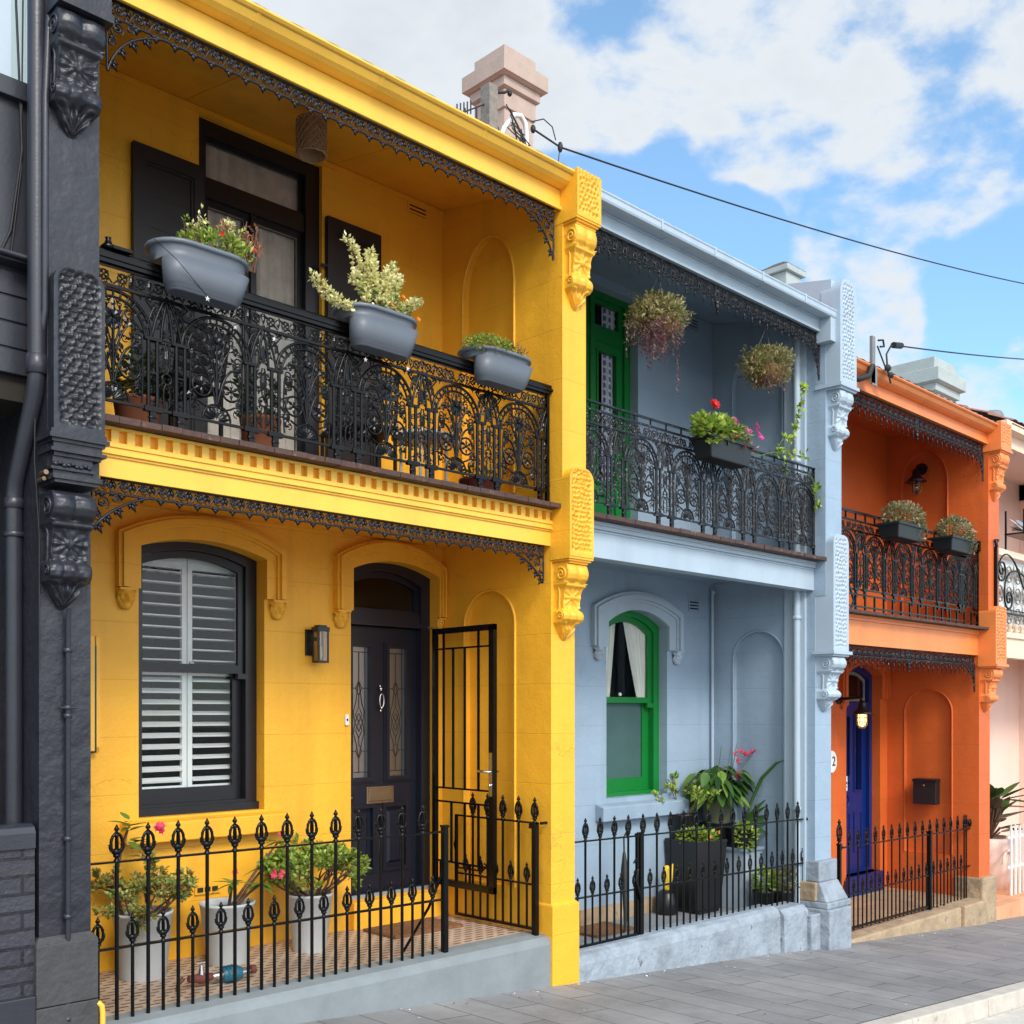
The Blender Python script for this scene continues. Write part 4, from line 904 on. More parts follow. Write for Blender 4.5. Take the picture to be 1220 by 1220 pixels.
D.data = mesh_of('front_door', m, M['navy'], ORG[Y.name]); bv = D.modifiers.new('edge', 'BEVEL'); bv.width = .003; bv.segments = 1; bv.limit_method = 'ANGLE'
g = MB(); g.plate([opening(4.78, 5.425, .79, .955, 1.03)], 'y', 6.648, 6.651); obj('fanlight', g, M['glass'], D)
for q in gl:
    x0, x1, z0, z1 = q[0][0], q[1][0], q[0][1], q[2][1]; g = MB(); g.box(x0, x1, 6.674, 6.677, z0, z1)
    L = Lace(); xc = (x0 + x1) / 2; w = (x1 - x0) / 2; yy = 6.670
    S = lambda pts: g.tube([(p[0], yy, p[1]) for p in pts], .0028, 4, mi=1)
    i0, i1 = x0 + .025, x1 - .025
    S([(i0, z0), (i0, z1)]); S([(i1, z0), (i1, z1)]); S([(x0, z1 - .04), (x1, z1 - .04)]); S([(x0, z0 + .04), (x1, z0 + .04)])
    for (zc, hh, ww) in ((.18, .055, .028), (-.08, .07, .035), (-.02, .06, .03), (-.14, .06, .03), (-.30, .055, .028)): S([(xc, zc - hh), (xc + ww, zc), (xc, zc + hh), (xc - ww, zc), (xc, zc - hh)])
    S([(xc, z0 + .04), (xc, -.355)]); S([(xc, -.245), (xc, -.20)]); S([(xc, .04), (xc, .125)]); S([(xc, .235), (xc, z1 - .04)])
    for zc in (.18, -.30): S([(x0, zc), (xc - .028, zc)]); S([(xc + .028, zc), (x1, zc)])
    for sx in (-1, 1): S([(xc + sx*.035, -.08), (xc + sx*.052, .0), (xc + sx*.03, .06), (xc, .235)]); S([(xc + sx*.035, -.08), (xc + sx*.052, -.16), (xc + sx*.03, -.22), (xc, -.355)])
    obj('leaded_pane', g, [M['glass_leaded'], M['lead']], D)
g = MB(); g.box(4.965, 5.225, 6.640, 6.656, -.705, -.575); g.box(4.985, 5.205, 6.634, 6.645, -.685, -.595); obj('letter_plate', g, M['brass'], D, bevel=.004)
g = MB(); g.tube([(5.088, 6.64, .20), (5.088, 6.625, .16)], .010); g.ball((5.088, 6.63, .175), .018, 8); g.tube([(5.088 + .020*math.cos(t), 6.615, .085 + .055*math.sin(t)) for t in [2*math.pi*i/14 for i in range(14)]], .006, 6, True); g.ball((5.088, 6.62, .03), .014, 8); g.lathe([(.004,0),(.012,.01),(.003,.03)], (5.088, 6.63, -.005), 8); obj('knocker', g, M['chrome'], D)
g = MB(); g.ball((4.80, 6.62, -.65), (.025, .03, .025), 10); obj('door_knob', g, M['joinery'], D)
m = MB(); m.box(4.70, 5.58, 6.44, 6.76, -1.62, -1.402); obj('door_step', m, yel, Y, bevel=.006)
m = MB(); m.box(4.732, 5.53, 6.56, 6.62, -1.401, -1.375); obj('threshold', m, M['plinth'], Y)
# upstairs french window and its shutters
F = obj('french_window', MB(), M['joinery'], Y)
m = MB(); frame_ring(m, opening(3.494, 4.46, 1.475, 3.93), opening(3.56, 4.345, 1.50, 3.835), 6.535, 6.66)
m.box(3.56, 4.345, 6.55, 6.65, 3.43, 3.555); frame_ring(m, opening(3.56, 4.345, 3.54, 3.835), opening(3.585, 4.32, 3.575, 3.812), 6.575, 6.61)
for (a, b, c, d) in ((3.56, 3.935, 3.605, 3.885), (3.935, 4.345, 3.975, 4.31)): frame_ring(m, opening(a, b, 1.50, 3.43), opening(c, d, 1.75, 3.39), 6.585, 6.63)
m.box(3.92, 3.955, 6.565, 6.60, 1.5, 3.43)
F.data = mesh_of('french_window', m, M['joinery'], ORG[Y.name])
g = MB(); g.box(3.585, 4.32, 6.590, 6.593, 3.575, 3.812); g.box(3.605, 3.885, 6.605, 6.608, 1.75, 3.39); g.box(3.975, 4.31, 6.605, 6.608, 1.75, 3.39); obj('pane', g, M['glass'], F)
c = MB(); curtain_sheet(c, 3.56, 4.44, 3.55, 3.83, 6.625, .009, 9); curtain_sheet(c, 3.57, 3.96, 1.6, 3.43, 6.64, .009, 5, seed=2); curtain_sheet(c, 4.0, 4.46, 1.6, 3.43, 6.64, .009, 5, seed=3); obj('curtain', c, M['curtain'], F)
e = MB()
for q in ((3.585, 4.32, 3.575, 3.812), (3.605, 3.885, 1.75, 3.39), (3.975, 4.31, 1.75, 3.39)):
    x0, x1, z0, z1 = q; e.plate([[(x0, z0), (x1, z0), (x1, z1), (x0, z1)], [(x0+.006, z0+.006), (x1-.006, z0+.006), (x1-.006, z1-.006), (x0+.006, z1-.006)]], 'y', 6.598, 6.603)
obj('glazing_bead', e, M['timber_grey'], F)
for (a, b) in ((3.025, 3.508), (4.478, 4.958)):
    s = MB(); hs = [opening(a + .07, b - .07, 1.62, 2.36), opening(a + .07, b - .07, 2.46, 3.47)]
    s.plate([opening(a, b, 1.5, 3.565)] + hs, 'y', 6.452, 6.488)
    for q in hs:
        x0, x1, z0, z1 = q[0][0], q[1][0], q[0][1], q[2][1]; s.box(x0, x1, 6.470, 6.482, z0, z1)
        for i in range(1, 5): 
            if z1 > 3: s.box(x0, x1, 6.468, 6.471, z0 + (z1-z0)*i/5 - .002, z0 + (z1-z0)*i/5 + .002)
        s.plate([[(x0, z0), (x1, z0), (x1, z1), (x0, z1)], [(x0+.018, z0+.018), (x1-.018, z0+.018), (x1-.018, z1-.018), (x0+.018, z1-.018)]], 'y', 6.460, 6.472)
    s.tube([(a if a > 4 else b, 6.45, 3.2), ((a - .05) if a > 4 else (b + .04), 6.47, 3.2)], .012, 6)
    obj('window_shutter', s, M['shutter'], Y, bevel=.003)
vent(Y, 5.25, 5.435, 6.5, 3.86, 3.935, yel, 2)
# eaves, ceiling, balcony edge
ceiling(Y, YX0, YX1, 6.5, 3.978, 5.24, 3.73, yel, (3.39, 4.56))
m = MB(); m.box(YX0, YX1, 5.22, 5.26, 3.552, 3.70); m.box(YX0, YX1, 5.205, 5.24, 3.552, 3.578); obj('fascia', m, ytr, Y, bevel=.004)
gutter_yellow(Y, YX0, 5.60, 3.797, ytr)
YR = tile_roof(Y, YX0, 5.72, 5.10, 3.79, .42, M['slate'])
decking(Y, YX0, 5.60, 5.205, 6.5, 1.442, 1.476, M['timber'])
m = MB(); m.box(YX0, YX1, 5.33, 6.5, 1.30, 1.44); obj('balcony_slab', m, yel, Y)
m = MB(); m.box(YX0, YX1, 5.315, 5.42, 1.185, 1.345); m.box(YX0, YX1, 5.342, 5.42, 1.344, 1.441)
m.box(YX0, YX1, 5.295, 5.344, 1.425, 1.441); m.box(YX0, YX1, 5.295, 5.344, 1.337, 1.362)
for (a, b, p) in ((1.315, 1.337, .012), (1.300, 1.315, .022), (1.287, 1.300, .010)): m.box(YX0, YX1, 5.315 - p, 5.32, a, b)
n = 40; 
for i in range(n): 
    x = YX0 + (YX1 - YX0) * (i + .5) / n; m.box(x - .021, x + .021, 5.298, 5.345, 1.362, 1.425)
obj('dentil_beam', m, ytr, Y, bevel=.002)
L = Lace(); L.K = 1.35; vine_frieze(L, YX0 + .05, YX1 - .05, 3.552); m = MB(); m.add([(x, y + 5.235, z) for x, y, z in L.v], L.f, 0, True); obj('upper_frieze', m, M['iron_frieze'], Y)
L = Lace(); L.K = 1.35; vine_frieze(L, YX0 + .02, YX1 - .045, 1.185, H=.075, drop=.034, bh=.24); m = MB(); m.add([(x, y + 5.34, z) for x, y, z in L.v], L.f, 0, True); obj('lower_frieze', m, M['iron_frieze'], Y)
m = MB(); yb = 5.32
m.box(YX0, 5.585, yb - .024, yb + .024, 2.262, 2.284); m.box(YX0, 5.60, yb - .032, yb + .032, 2.284, 2.300); m.box(YX0, 5.585, yb - .020, yb + .020, 2.300, 2.312); m.tube([(YX0, yb, 2.318), (5.60, yb, 2.318)], .019, 8)
m.box(5.558, 5.582, yb - .012, yb + .012, 1.476, 2.28)
for x in [2.355 + i*.57 for i in range(6)]: m.box(x - .006, x + .006, yb - .008, yb + .008, 2.25, 2.27)
BY = obj('balustrade', m, M['iron'], Y)
add_panels(BY, [2.385, 2.965, 3.545, 4.125, 4.705, 5.285], yb, 1.575, .58, M['iron'], 'y')
# security door standing open
S = MB(); hx, hy, ex, ey = 5.462, 6.44, 5.434, 5.715
def sp(t, z, o=0): return (hx + (ex - hx) * t, hy + (ey - hy) * t, z)
def sbar(t0, t1, z0, z1, th=.018, mb=None):
    a = sp(t0, 0); b = sp(t1, 0); (mb or S).hexa([(a[0]-th, a[1], z0), (b[0]-th, b[1], z0), (b[0]+th, b[1], z0), (a[0]+th, a[1], z0), (a[0]-th, a[1], z1), (b[0]-th, b[1], z1), (b[0]+th, b[1], z1), (a[0]+th, a[1], z1)])
sbar(0, 1, .60, .644); sbar(0, 1, -1.335, -1.285); sbar(0, .05, -1.335, .644); sbar(.925, 1, -1.335, .644)
for z in (.485, -.585, -.69, -1.15): sbar(.05, .93, z - .007, z + .007, .007)
for t, z0, z1 in ((.17, -.585, .60), (.33, -.585, .485), (.52, -.585, .485), (.74, -.585, .60), (.30, -1.15, -.69), (.52, -1.15, -.69), (.74, -1.15, -.69), (.12, -1.285, -1.15), (.6, -1.285, -1.15)): sbar(t - .011, t + .011, z0, z1, .007)
SD = obj('security_door', S, M['iron'], Y)
g = MB(); sbar(.935, .985, -.62, -.30, .024, g); a = sp(.96, -.44); 
for sx in (-1, 1): g.tube([(a[0] + sx*.02, a[1], -.44), (a[0] + sx*.055, a[1], -.44), (a[0] + sx*.06, a[1] + .10, -.435)], .009, 6)
g.ball((a[0] - .03, a[1], -.54), .014, 8); obj('lever_handle', g, M['chrome'], SD)
g = MB(); g.tube([(5.50, 6.46, .655), (5.43, 6.46, .655)], .012, 6); obj('hinge_bracket', g, M['chrome'], SD)
chimney(Y, 7.74, 8.16, 8.0, 8.42, 4.6, 6.72, M['chimney'], parent=YR)
# porch floor and plinth
m = MB(); m.box(YX0, YX1, 5.50, 6.5, -1.9, -1.600); obj('porch_floor', m, M['tiles'], Y)
m = MB()
m.plate([[(5.30, -2.4), (5.52, -2.4), (5.52, -1.594), (5.42, -1.594), (5.335, -1.606), (5.312, -1.625), (5.30, -1.66)]], 'x', 2.285, 5.588)
obj('plinth', m, M['plinth'], Y, bevel=.004)
m = MB(); m.tube([(2.24, 5.35, 1.21), (2.30, 5.30, 1.21)], .045, 12); obj('pipe_stub', m, ytr, Y)
# ------------------------------------------------------------------ CHARCOAL HOUSE (left edge)
K = thing('terrace_house', 'charcoal painted terrace house with moulded pier and downpipe at the left edge', 'house', (1.6, 6.6, -1.55), 'terrace houses in the row')
dk = M['dark']
m = MB(); m.plate([[(5.30, -2.3), (7.2, -2.3), (7.2, 4.6), (5.2, 4.6), (5.2, 1.1), (5.30, 1.1)]], 'x', 2.01, 2.262); obj('party_wall', m, dk, K, bevel=.006)
m = MB(); m.box(1.982, 2.288, 5.262, 5.5, -2.3, -1.425); m.box(1.984, 2.286, 5.264, 5.5, -1.421, -1.12); m.hexa([(1.984,5.264,-1.12),(2.286,5.264,-1.12),(2.286,5.5,-1.12),(1.984,5.5,-1.12),(2.008,5.30,-1.09),(2.264,5.30,-1.09),(2.264,5.5,-1.09),(2.008,5.5,-1.09)]); obj('pier_base', m, M['dark_base'], K, bevel=.005)
m = MB(); verm_block(m, 2.012, 2.258, 1.335, 2.12, 5.125, 5.3, rnd=.7, cell=.045, seed=5, wall=.10, depth=.020, margin=.024, aspect=.72)
z = moulding(m, 2.012, 2.255, 5.135, 5.3, 1.335, [(.022, .012), (.02, .022), (.016, .006), (.03, -.005), (.016, .012), (.018, -.008)])
z = moulding(m, 2.012, 2.215, 5.15, 5.3, z, [(.05, -.006), (.014, .004), (.03, -.01)]); moulding(m, 2.0, 2.235, 5.10, 5.3, z, [(.022, .0), (.016, -.012)])
for i in range(9): m.ball((2.03 + i*.02, 5.148, z + .055 + .006*math.sin(i*2)), (.014, .014, .011), 7)
obj('pier_block', m, dk, K)
m = MB(); console(m, 2.012, 2.218, 1.045, .50, 5.29, .18, 4, True); obj('scroll_bracket', m, dk, K); m = MB(); console(m, 2.012, 2.235, 3.30, 2.765, 5.2, .15, 7, True); m.box(2.0, 2.262, 5.03, 5.3, 3.30, 3.34); m.box(2.0, 2.262, 5.06, 5.3, 3.34, 3.9)
obj('scroll_bracket', m, dk, K)
m = MB(); m.tube([(2.135, 5.255, .50), (2.14, 5.275, .44), (2.14, 5.28, -2.2)], .013, 8)
for z in (.30, .02, -.02, -.62, -1.0, -1.5): m.lathe([(.012,-.012),(.021,-.010),(.021,.010),(.012,.012)], (2.14, 5.28, z), 10)
m.tube([(2.10, 5.27, .02), (2.18, 5.27, .02)], .006, 5); obj('conduit', m, M['pipe_grey'], K)
m = MB(); m.tube([(1.975, 5.235, 4.6), (1.975, 5.235, 1.60)], .042, 14); m.lathe([(.042,0),(.048,.004),(.048,.09),(.042,.094)], (1.975, 5.235, 1.60), 14)
m.tube([(1.975, 5.235, 1.62), (1.972, 5.25, 1.52), (1.975, 5.50, 1.14), (1.972, 5.52, 1.05), (1.972, 5.52, -1.5)], .040, 14); m.lathe([(.040,0),(.046,.004),(.046,.05),(.040,.054)], (1.972, 5.52, 1.0), 14)
m.lathe([(.046,0),(.05,.004),(.05,.022),(.046,.026)], (1.972, 5.52, .86), 14); m.tube([(1.972, 5.50, .87), (2.03, 5.50, .88)], .008, 5); obj('downpipe', m, M['pipe_grey'], K)
m = MB(); m.tube([(2.0, 5.175, 4.2), (2.015, 5.19, 3.3), (1.998, 5.19, 2.9), (1.996, 5.19, 1.9), (1.99, 5.23, 1.75)], .017, 8); obj('cable_duct', m, M['pipe_grey'], K)
m = MB(); m.tube([(1.93, 5.36, 4.4), (1.925, 5.36, 3.4), (1.95, 5.35, 2.7), (1.90, 5.36, 2.3), (1.80, 5.36, 2.05)], .006, 5); m.tube([(1.955, 5.35, 3.6), (1.945, 5.35, 2.6), (1.90, 5.35, 2.2)], .004, 5)
m.tube([(1.985, 5.28, 1.5), (1.985, 5.29, 1.2), (2.0, 5.27, .85), (2.0, 5.27, .2)], .004, 5); obj('cable', m, M['rubber'], K)
m = MB(); m.tube([(1.99, 5.22, 1.13), (1.99, 5.16, 1.13)], .012, 8); m.tube([(1.985, 5.24, 1.10), (1.985, 5.17, 1.10)], .010, 8); obj('brass_tap', m, M['brass'], K)
m = MB(); m.box(-.6, 2.01, 5.37, 5.5, 1.62, 3.02); m.box(-.6, 2.01, 5.33, 5.38, 2.93, 3.02)
for i in range(4): m.box(-.6, 2.01, 5.36, 5.38, 1.62 + i*.125, 1.735 + i*.125)
m.box(-.6, 2.01, 5.28, 5.38, 2.13, 2.17); m.tube([(-.6, 5.26, 2.19), (2.0, 5.26, 2.15)], .014, 8); obj('balcony_cladding', m, M['pipe_grey'], K, bevel=.004)
m = MB(); m.box(-.6, 2.0, 6.5, 6.7, -2, 2.6); m.box(-.6, 2.01, 5.4, 6.6, 1.5, 1.62); m.box(-.6, 2.0, 5.5, 6.7, 2.5, 2.6); obj('facade_wall', m, M['vent_dark'], K)
m = MB(); m.box(-.6, 1.99, 5.30, 5.45, -2.4, -.655); w = obj('front_wall', m, M['dark_brick'], K); w.location = (0, 0, 0)
m = MB()
for i in range(11):
    x = 1.992 - .232*(i + 1)
    m.plate([[(5.285, -.655), (5.465, -.655), (5.465, -.56), (5.44, -.542), (5.33, -.538), (5.30, -.55), (5.285, -.58)]], 'x', x + .003, x + .229)
obj('coping', m, M['pipe_grey'], K, bevel=.004)
m = MB(); m.box(-.6, 1.98, 5.255, 5.4, -2.4, -1.355); obj('plinth', m, M['pipe_grey'], K, bevel=.006)
m = MB(); m.box(2.0, 2.012, 5.62, 7.2, 2.6, 4.6); obj('pale_side_wall', m, M['pale_wall'], K)
m = MB(); m.box(1.992, 2.012, 5.43, 5.615, 2.6, 4.6); obj('corner_board', m, M['far_wall'], K)
m = MB(); m.box(1.995, 2.012, 5.36, 5.426, 2.6, 4.6); obj('white_trim', m, M['white'], K)
# ------------------------------------------------------------------ BLUE HOUSE
U = thing('terrace_house', 'pale blue two storey terrace house with green joinery and hanging baskets, middle of the row', 'house', (7.5, 6.6, -1.93), 'terrace houses in the row')
bl, bt = M['blue'], M['blue_trim']; BX0, BX1 = 5.852, 9.25; YW = 6.48
m = MB(); m.plate([[(BX0-.05, -2.3), (BX1+.1, -2.3), (BX1+.1, 4.05), (BX0-.05, 4.05)], opening(7.574, 8.485, -.80, .83, .965), opening(6.10, 6.95, -1.75, 1.0, 1.10), opening(6.95, 8.035, 1.475, 3.90)], 'y', YW, 6.78)
obj('facade_wall', m, bl, U)
party_wall(U, BX1, .30, bl, -2.4, 1.10, 3.62, [(5.65, 6.225, -1.6, .53, .80), (5.665, 6.235, 1.62, 3.28, 3.59)])
m = MB(); m.plate([[(5.15, 3.4), (9.0, 3.4), (9.0, 4.80), (5.15, 4.075)]], 'x', 9.262, 9.538); obj('parapet', m, bt, U, bevel=.01)
m = MB(); verm_block(m, 9.255, 9.565, 3.085, 4.085, 5.05, 5.25, rnd=.9, cell=.038, seed=13, wall=.52, depth=.022, margin=.045, vmargin=.05); moulding(m, 9.245, 9.57, 5.04, 5.3, 3.085, [(.03, .012), (.02, -.01)]); obj('pier_block', m, bt, U); m = MB(); verm_block(m, 9.255, 9.545, .565, 1.68, 5.12, 5.32, rnd=.6, cell=.040, seed=15, wall=.50, depth=.022, margin=.04)
moulding(m, 9.235, 9.56, 5.11, 5.32, .575, [(.03, .014), (.02, -.01)]); obj('pier_block', m, bt, U)
m = MB(); console(m, 9.29, 9.53, 3.035, 2.49, 5.2, .15, 21); obj('scroll_bracket', m, bt, U); m = MB(); console(m, 9.27, 9.51, .525, .0, 5.305, .19, 22); obj('scroll_bracket', m, bt, U)
m = MB(); m.box(9.235, 9.575, 5.255, 5.5, -1.62, -1.42)
m.hexa([(9.21,5.16,-1.80),(9.62,5.16,-1.80),(9.62,5.5,-1.80),(9.21,5.5,-1.80),(9.235,5.25,-1.62),(9.58,5.25,-1.62),(9.58,5.5,-1.62),(9.235,5.5,-1.62)]); m.box(9.19, 9.63, 5.14, 5.52, -1.86, -1.80)
m.box(9.17, 9.58, 5.11, 5.52, -2.5, -1.86); m.box(9.58, 9.68, 5.16, 5.52, -2.5, -1.88); m.box(9.0, 9.17, 5.20, 5.52, -2.5, -1.89); obj('pier_base', m, M['blue_stone'], U, bevel=.012)
m = MB(); m.box(9.19, 9.236, 5.27, 5.5, -1.80, -1.62); obj('bare_stone', m, M['sandstone'], U, bevel=.012)
m = MB(); hood(m, 7.355, 8.69, .965, 1.135, 7.574, 8.485, .83, .965, .60, YW, ((0, .05), (.03, .07), (.075, .045), (.10, .03)))
head_corbel(m, 7.44, YW, .60); head_corbel(m, 8.615, YW, .595); obj('hood_mould', m, bt, U)
m = MB(); m.hexa([(7.42,6.38,-1.0),(8.72,6.38,-1.0),(8.72,YW,-1.0),(7.42,YW,-1.0),(7.42,6.38,-.87),(8.72,6.38,-.87),(8.72,6.62,-.80),(7.42,6.62,-.80)]); obj('window_sill', m, bl, U, bevel=.008)
W = obj('sash_window', MB(), M['green'], U); m = MB()
frame_ring(m, opening(7.574, 8.485, -.80, .83, .965), opening(7.64, 8.40, -.76, .78, .91), 6.58, 6.70)
frame_ring(m, opening(7.64, 8.40, .085, .78, .91), opening(7.68, 8.34, .14, .75, .86), 6.605, 6.635); frame_ring(m, opening(7.64, 8.40, -.76, .12), opening(7.68, 8.30, -.635, .085), 6.645, 6.68); m.box(8.31, 8.40, 6.585, 6.61, .04, .085)
W.data = mesh_of('sash_window', m, M['green'], ORG[U.name])
g = MB(); g.plate([opening(7.68, 8.34, .14, .75, .86)], 'y', 6.62, 6.623); obj('pane', g, M['glass'], W)
g = MB(); g.box(7.68, 8.30, 6.66, 6.664, -.635, .085); obj('frosted_pane', g, M['frost'], W)
c = MB(); curtain_sheet(c, 7.99, 8.40, .125, .90, 6.645, .010, 6, pinchl=.22); obj('curtain', c, M['curtain_cream'], W); c = MB(); curtain_sheet(c, 8.43, 8.54, .125, .90, 6.645, .010, 2, seed=4); obj('curtain', c, M['curtain_cream'], W); c = MB(); curtain_sheet(c, 7.69, 7.89, .125, .90, 6.645, .010, 3, seed=5, pinch=-.09); obj('curtain', c, M['curtain_cream'], W)
g = MB(); g.ball((7.91, 6.60, .165), .018, 8); obj('catch', g, M['white'], W)
D = obj('front_door', MB(), M['green'], U); m = MB(); frame_ring(m, opening(6.10, 6.95, -1.75, 1.0, 1.10), opening(6.17, 6.88, -1.70, .95, 1.03), 6.58, 6.70); m.box(6.17, 6.88, 6.60, 6.70, .40, .46)
m.plate([opening(6.17, 6.88, -1.70, .40), opening(6.25, 6.49, -.6, .3), opening(6.56, 6.80, -.6, .3), opening(6.25, 6.49, -1.55, -.75), opening(6.56, 6.80, -1.55, -.75)], 'y', 6.64, 6.69); m.box(6.2, 6.85, 6.67, 6.685, -1.65, .38)
D.data = mesh_of('front_door', m, M['green'], ORG[U.name])
F = obj('french_window', MB(), M['green'], U); m = MB(); frame_ring(m, opening(6.95, 8.035, 1.475, 3.90), opening(7.02, 7.95, 1.50, 3.84), 6.575, 6.70); m.box(7.02, 7.95, 6.59, 6.70, 3.45, 3.56)
for (a, b) in ((7.02, 7.48), (7.50, 7.95)):
    frame_ring(m, opening(a, b, 3.56, 3.84), opening(a + .05, b - .06, 3.60, 3.80), 6.60, 6.64)
    m.plate([opening(a, b, 1.50, 3.45), opening(a + .09, b - .10, 2.15, 3.36), opening(a + .09, b - .10, 1.62, 2.02)], 'y', 6.60, 6.64)
    m.plate([[(a+.07, 2.13), (b-.08, 2.13), (b-.08, 3.38), (a+.07, 3.38)], [(a+.09, 2.15), (b-.10, 2.15), (b-.10, 3.36), (a+.09, 3.36)]], 'y', 6.59, 6.602); m.box(a + .09, b - .10, 6.62, 6.635, 1.62, 2.02)
m.box(7.47, 7.51, 6.58, 6.62, 1.5, 3.84)
F.data = mesh_of('french_window', m, M['green'], ORG[U.name]); g = MB()
for (a, b) in ((7.02, 7.48), (7.50, 7.95)): g.box(a + .05, b - .06, 6.615, 6.618, 3.60, 3.80); g.box(a + .09, b - .10, 6.618, 6.621, 2.15, 3.36)
obj('pane', g, M['glass'], F)
c = MB(); curtain_sheet(c, 7.03, 7.34, 1.6, 3.83, 6.74, .012, 5, seed=2); obj('curtain', c, M['check'], F); c = MB(); curtain_sheet(c, 7.71, 7.96, 1.6, 3.83, 6.645, .010, 4, seed=3); obj('curtain', c, M['check'], F)
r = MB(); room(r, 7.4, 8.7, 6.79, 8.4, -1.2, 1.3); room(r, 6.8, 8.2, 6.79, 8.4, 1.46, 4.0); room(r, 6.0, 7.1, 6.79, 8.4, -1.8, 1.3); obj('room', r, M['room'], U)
vent(U, 8.83, 9.0, YW, 1.015, 1.125, bl, 3); vent(U, 8.815, 8.985, YW, 3.855, 3.96, bl, 3)
m = MB(); m.tube([(9.19, 6.44, 1.25), (9.19, 6.44, -1.9)], .016, 8); m.ball((9.19, 6.43, 1.22), .024, 8); obj('corner_pipe', m, bt, U)
m = MB(); m.tube([(9.19, 5.47, 3.60), (9.19, 5.47, -1.85)], .034, 12); m.box(9.215, 9.252, 5.40, 5.62, -1.9, 3.6)
for z in (-.93, .9, 2.4): m.lathe([(.034,-.02),(.041,-.018),(.041,.018),(.034,.02)], (9.19, 5.47, z), 12); m.box(9.15, 9.25, 5.45, 5.49, z - .006, z + .006)
obj('downpipe', m, bt, U)
ceiling(U, BX0, BX1, YW, 3.985, 5.26, 3.73, bl, (7.1, 8.2))
m = MB(); m.box(BX0, BX1, 5.22, 5.26, 3.575, 3.71); m.box(BX0, BX1, 5.212, 5.23, 3.575, 3.60); m.box(BX0, BX1, 5.205, 5.225, 3.68, 3.70); m.box(BX0, BX1+.0, 5.11, 5.225, 3.700, 3.708)
for x in (6.75, 7.4, 8.1, 8.75): m.box(x - .012, x + .012, 5.11, 5.222, 3.685, 3.70)
obj('fascia', m, bt, U, bevel=.003)
m = MB(); P = [(5.225, 3.745), (5.225, 3.70), (5.12, 3.685), (5.095, 3.69), (5.088, 3.705), (5.088, 3.74), (5.08, 3.752), (5.085, 3.764), (5.10, 3.764)]
m.plate([P], 'x', BX0, 9.262); m.box(9.17, 9.262, 5.10, 5.26, 3.47, 3.70)
for x in (6.6, 7.3, 8.0, 8.7): m.box(x - .01, x + .01, 5.078, 5.1, 3.684, 3.768)
obj('gutter', m, bt, U, bevel=.003)
UR = tile_roof(U, BX0, 9.262, 5.10, 3.752, .52, M['tileroof'], amp=.024, pitch=.20)
decking(U, BX0, 9.30, 5.185, 6.48, 1.425, 1.460, M['timber']); m = MB(); m.box(BX0, BX1, 5.33, 6.48, 1.32, 1.42); obj('balcony_slab', m, bl, U)
beam(U, BX0, BX1, 5.32, 1.155, 1.424, bt, ((1.395, 1.424, .03), (1.365, 1.395, .018), (1.345, 1.358, .008)))
L = Lace(); L.K = 1.25; lobed_frieze(L, BX0 + .02, BX1 - .03, 3.575, drop=.085, mid=7.56); m = MB(); m.add([(x, y + 5.25, z) for x, y, z in L.v], L.f, 0, True); obj('upper_frieze', m, M['iron_worn'], U)
m = MB(); yb = 5.32; m.box(BX0, BX1 + .01, yb - .014, yb + .014, 2.306, 2.318); m.box(BX0, BX1, yb - .008, yb + .008, 2.255, 2.262)
for i in range(17): x = BX0 + .1 + i*.2; m.box(x - .004, x + .004, yb - .006, yb + .006, 2.255, 2.31)
m.box(9.235, 9.247, yb - .01, yb + .01, 1.46, 2.31)
BU = obj('balustrade', m, M['iron_worn'], U)
PANEL['b'] = mesh_of('railing_panel', balustrade_panel(.6), M['iron_worn'])
add_panels(BU, [6.04, 6.64, 7.24, 7.84, 8.44, 8.95 - .0 + .09], yb, 1.572, .6, M['iron_worn'], 'b')
m = MB(); m.box(BX0, BX1, 5.5, 6.48, -2.2, -1.93); obj('porch_floor', m, M['grey_stone'], U)
m = MB(); n = 22; vs = []; rng = random.Random(4)
for i in range(n):
    a = BX0 + (9.02 - BX0) * i / n; b = BX0 + (9.02 - BX0) * (i + 1) / n
    za, zb2 = -1.755 - .02*(a - BX0), -1.755 - .02*(b - BX0)
    m.hexa([(a, 5.29, -2.5), (b, 5.29, -2.5), (b, 5.5, -2.5), (a, 5.5, -2.5), (a, 5.30, za - .03), (b, 5.30, zb2 - .03), (b, 5.5, zb2), (a, 5.5, za)])
m2 = MB(); m2.plate([[(5.282, -2.5), (5.52, -2.5), (5.52, -1.775), (5.36, -1.775), (5.305, -1.80), (5.285, -1.86)]], 'x', BX0, 8.60); m2.plate([[(5.24, -2.5), (5.52, -2.5), (5.52, -1.80), (5.30, -1.80), (5.25, -1.85)]], 'x', 8.604, 9.02); obj('plinth', m2, M['blue_stone'], U, bevel=.01)
m = MB(); m.box(7.2, 9.2, 6.465, 6.482, -1.93, -1.78); obj('stone_skirting', m, M['sandstone'], U)
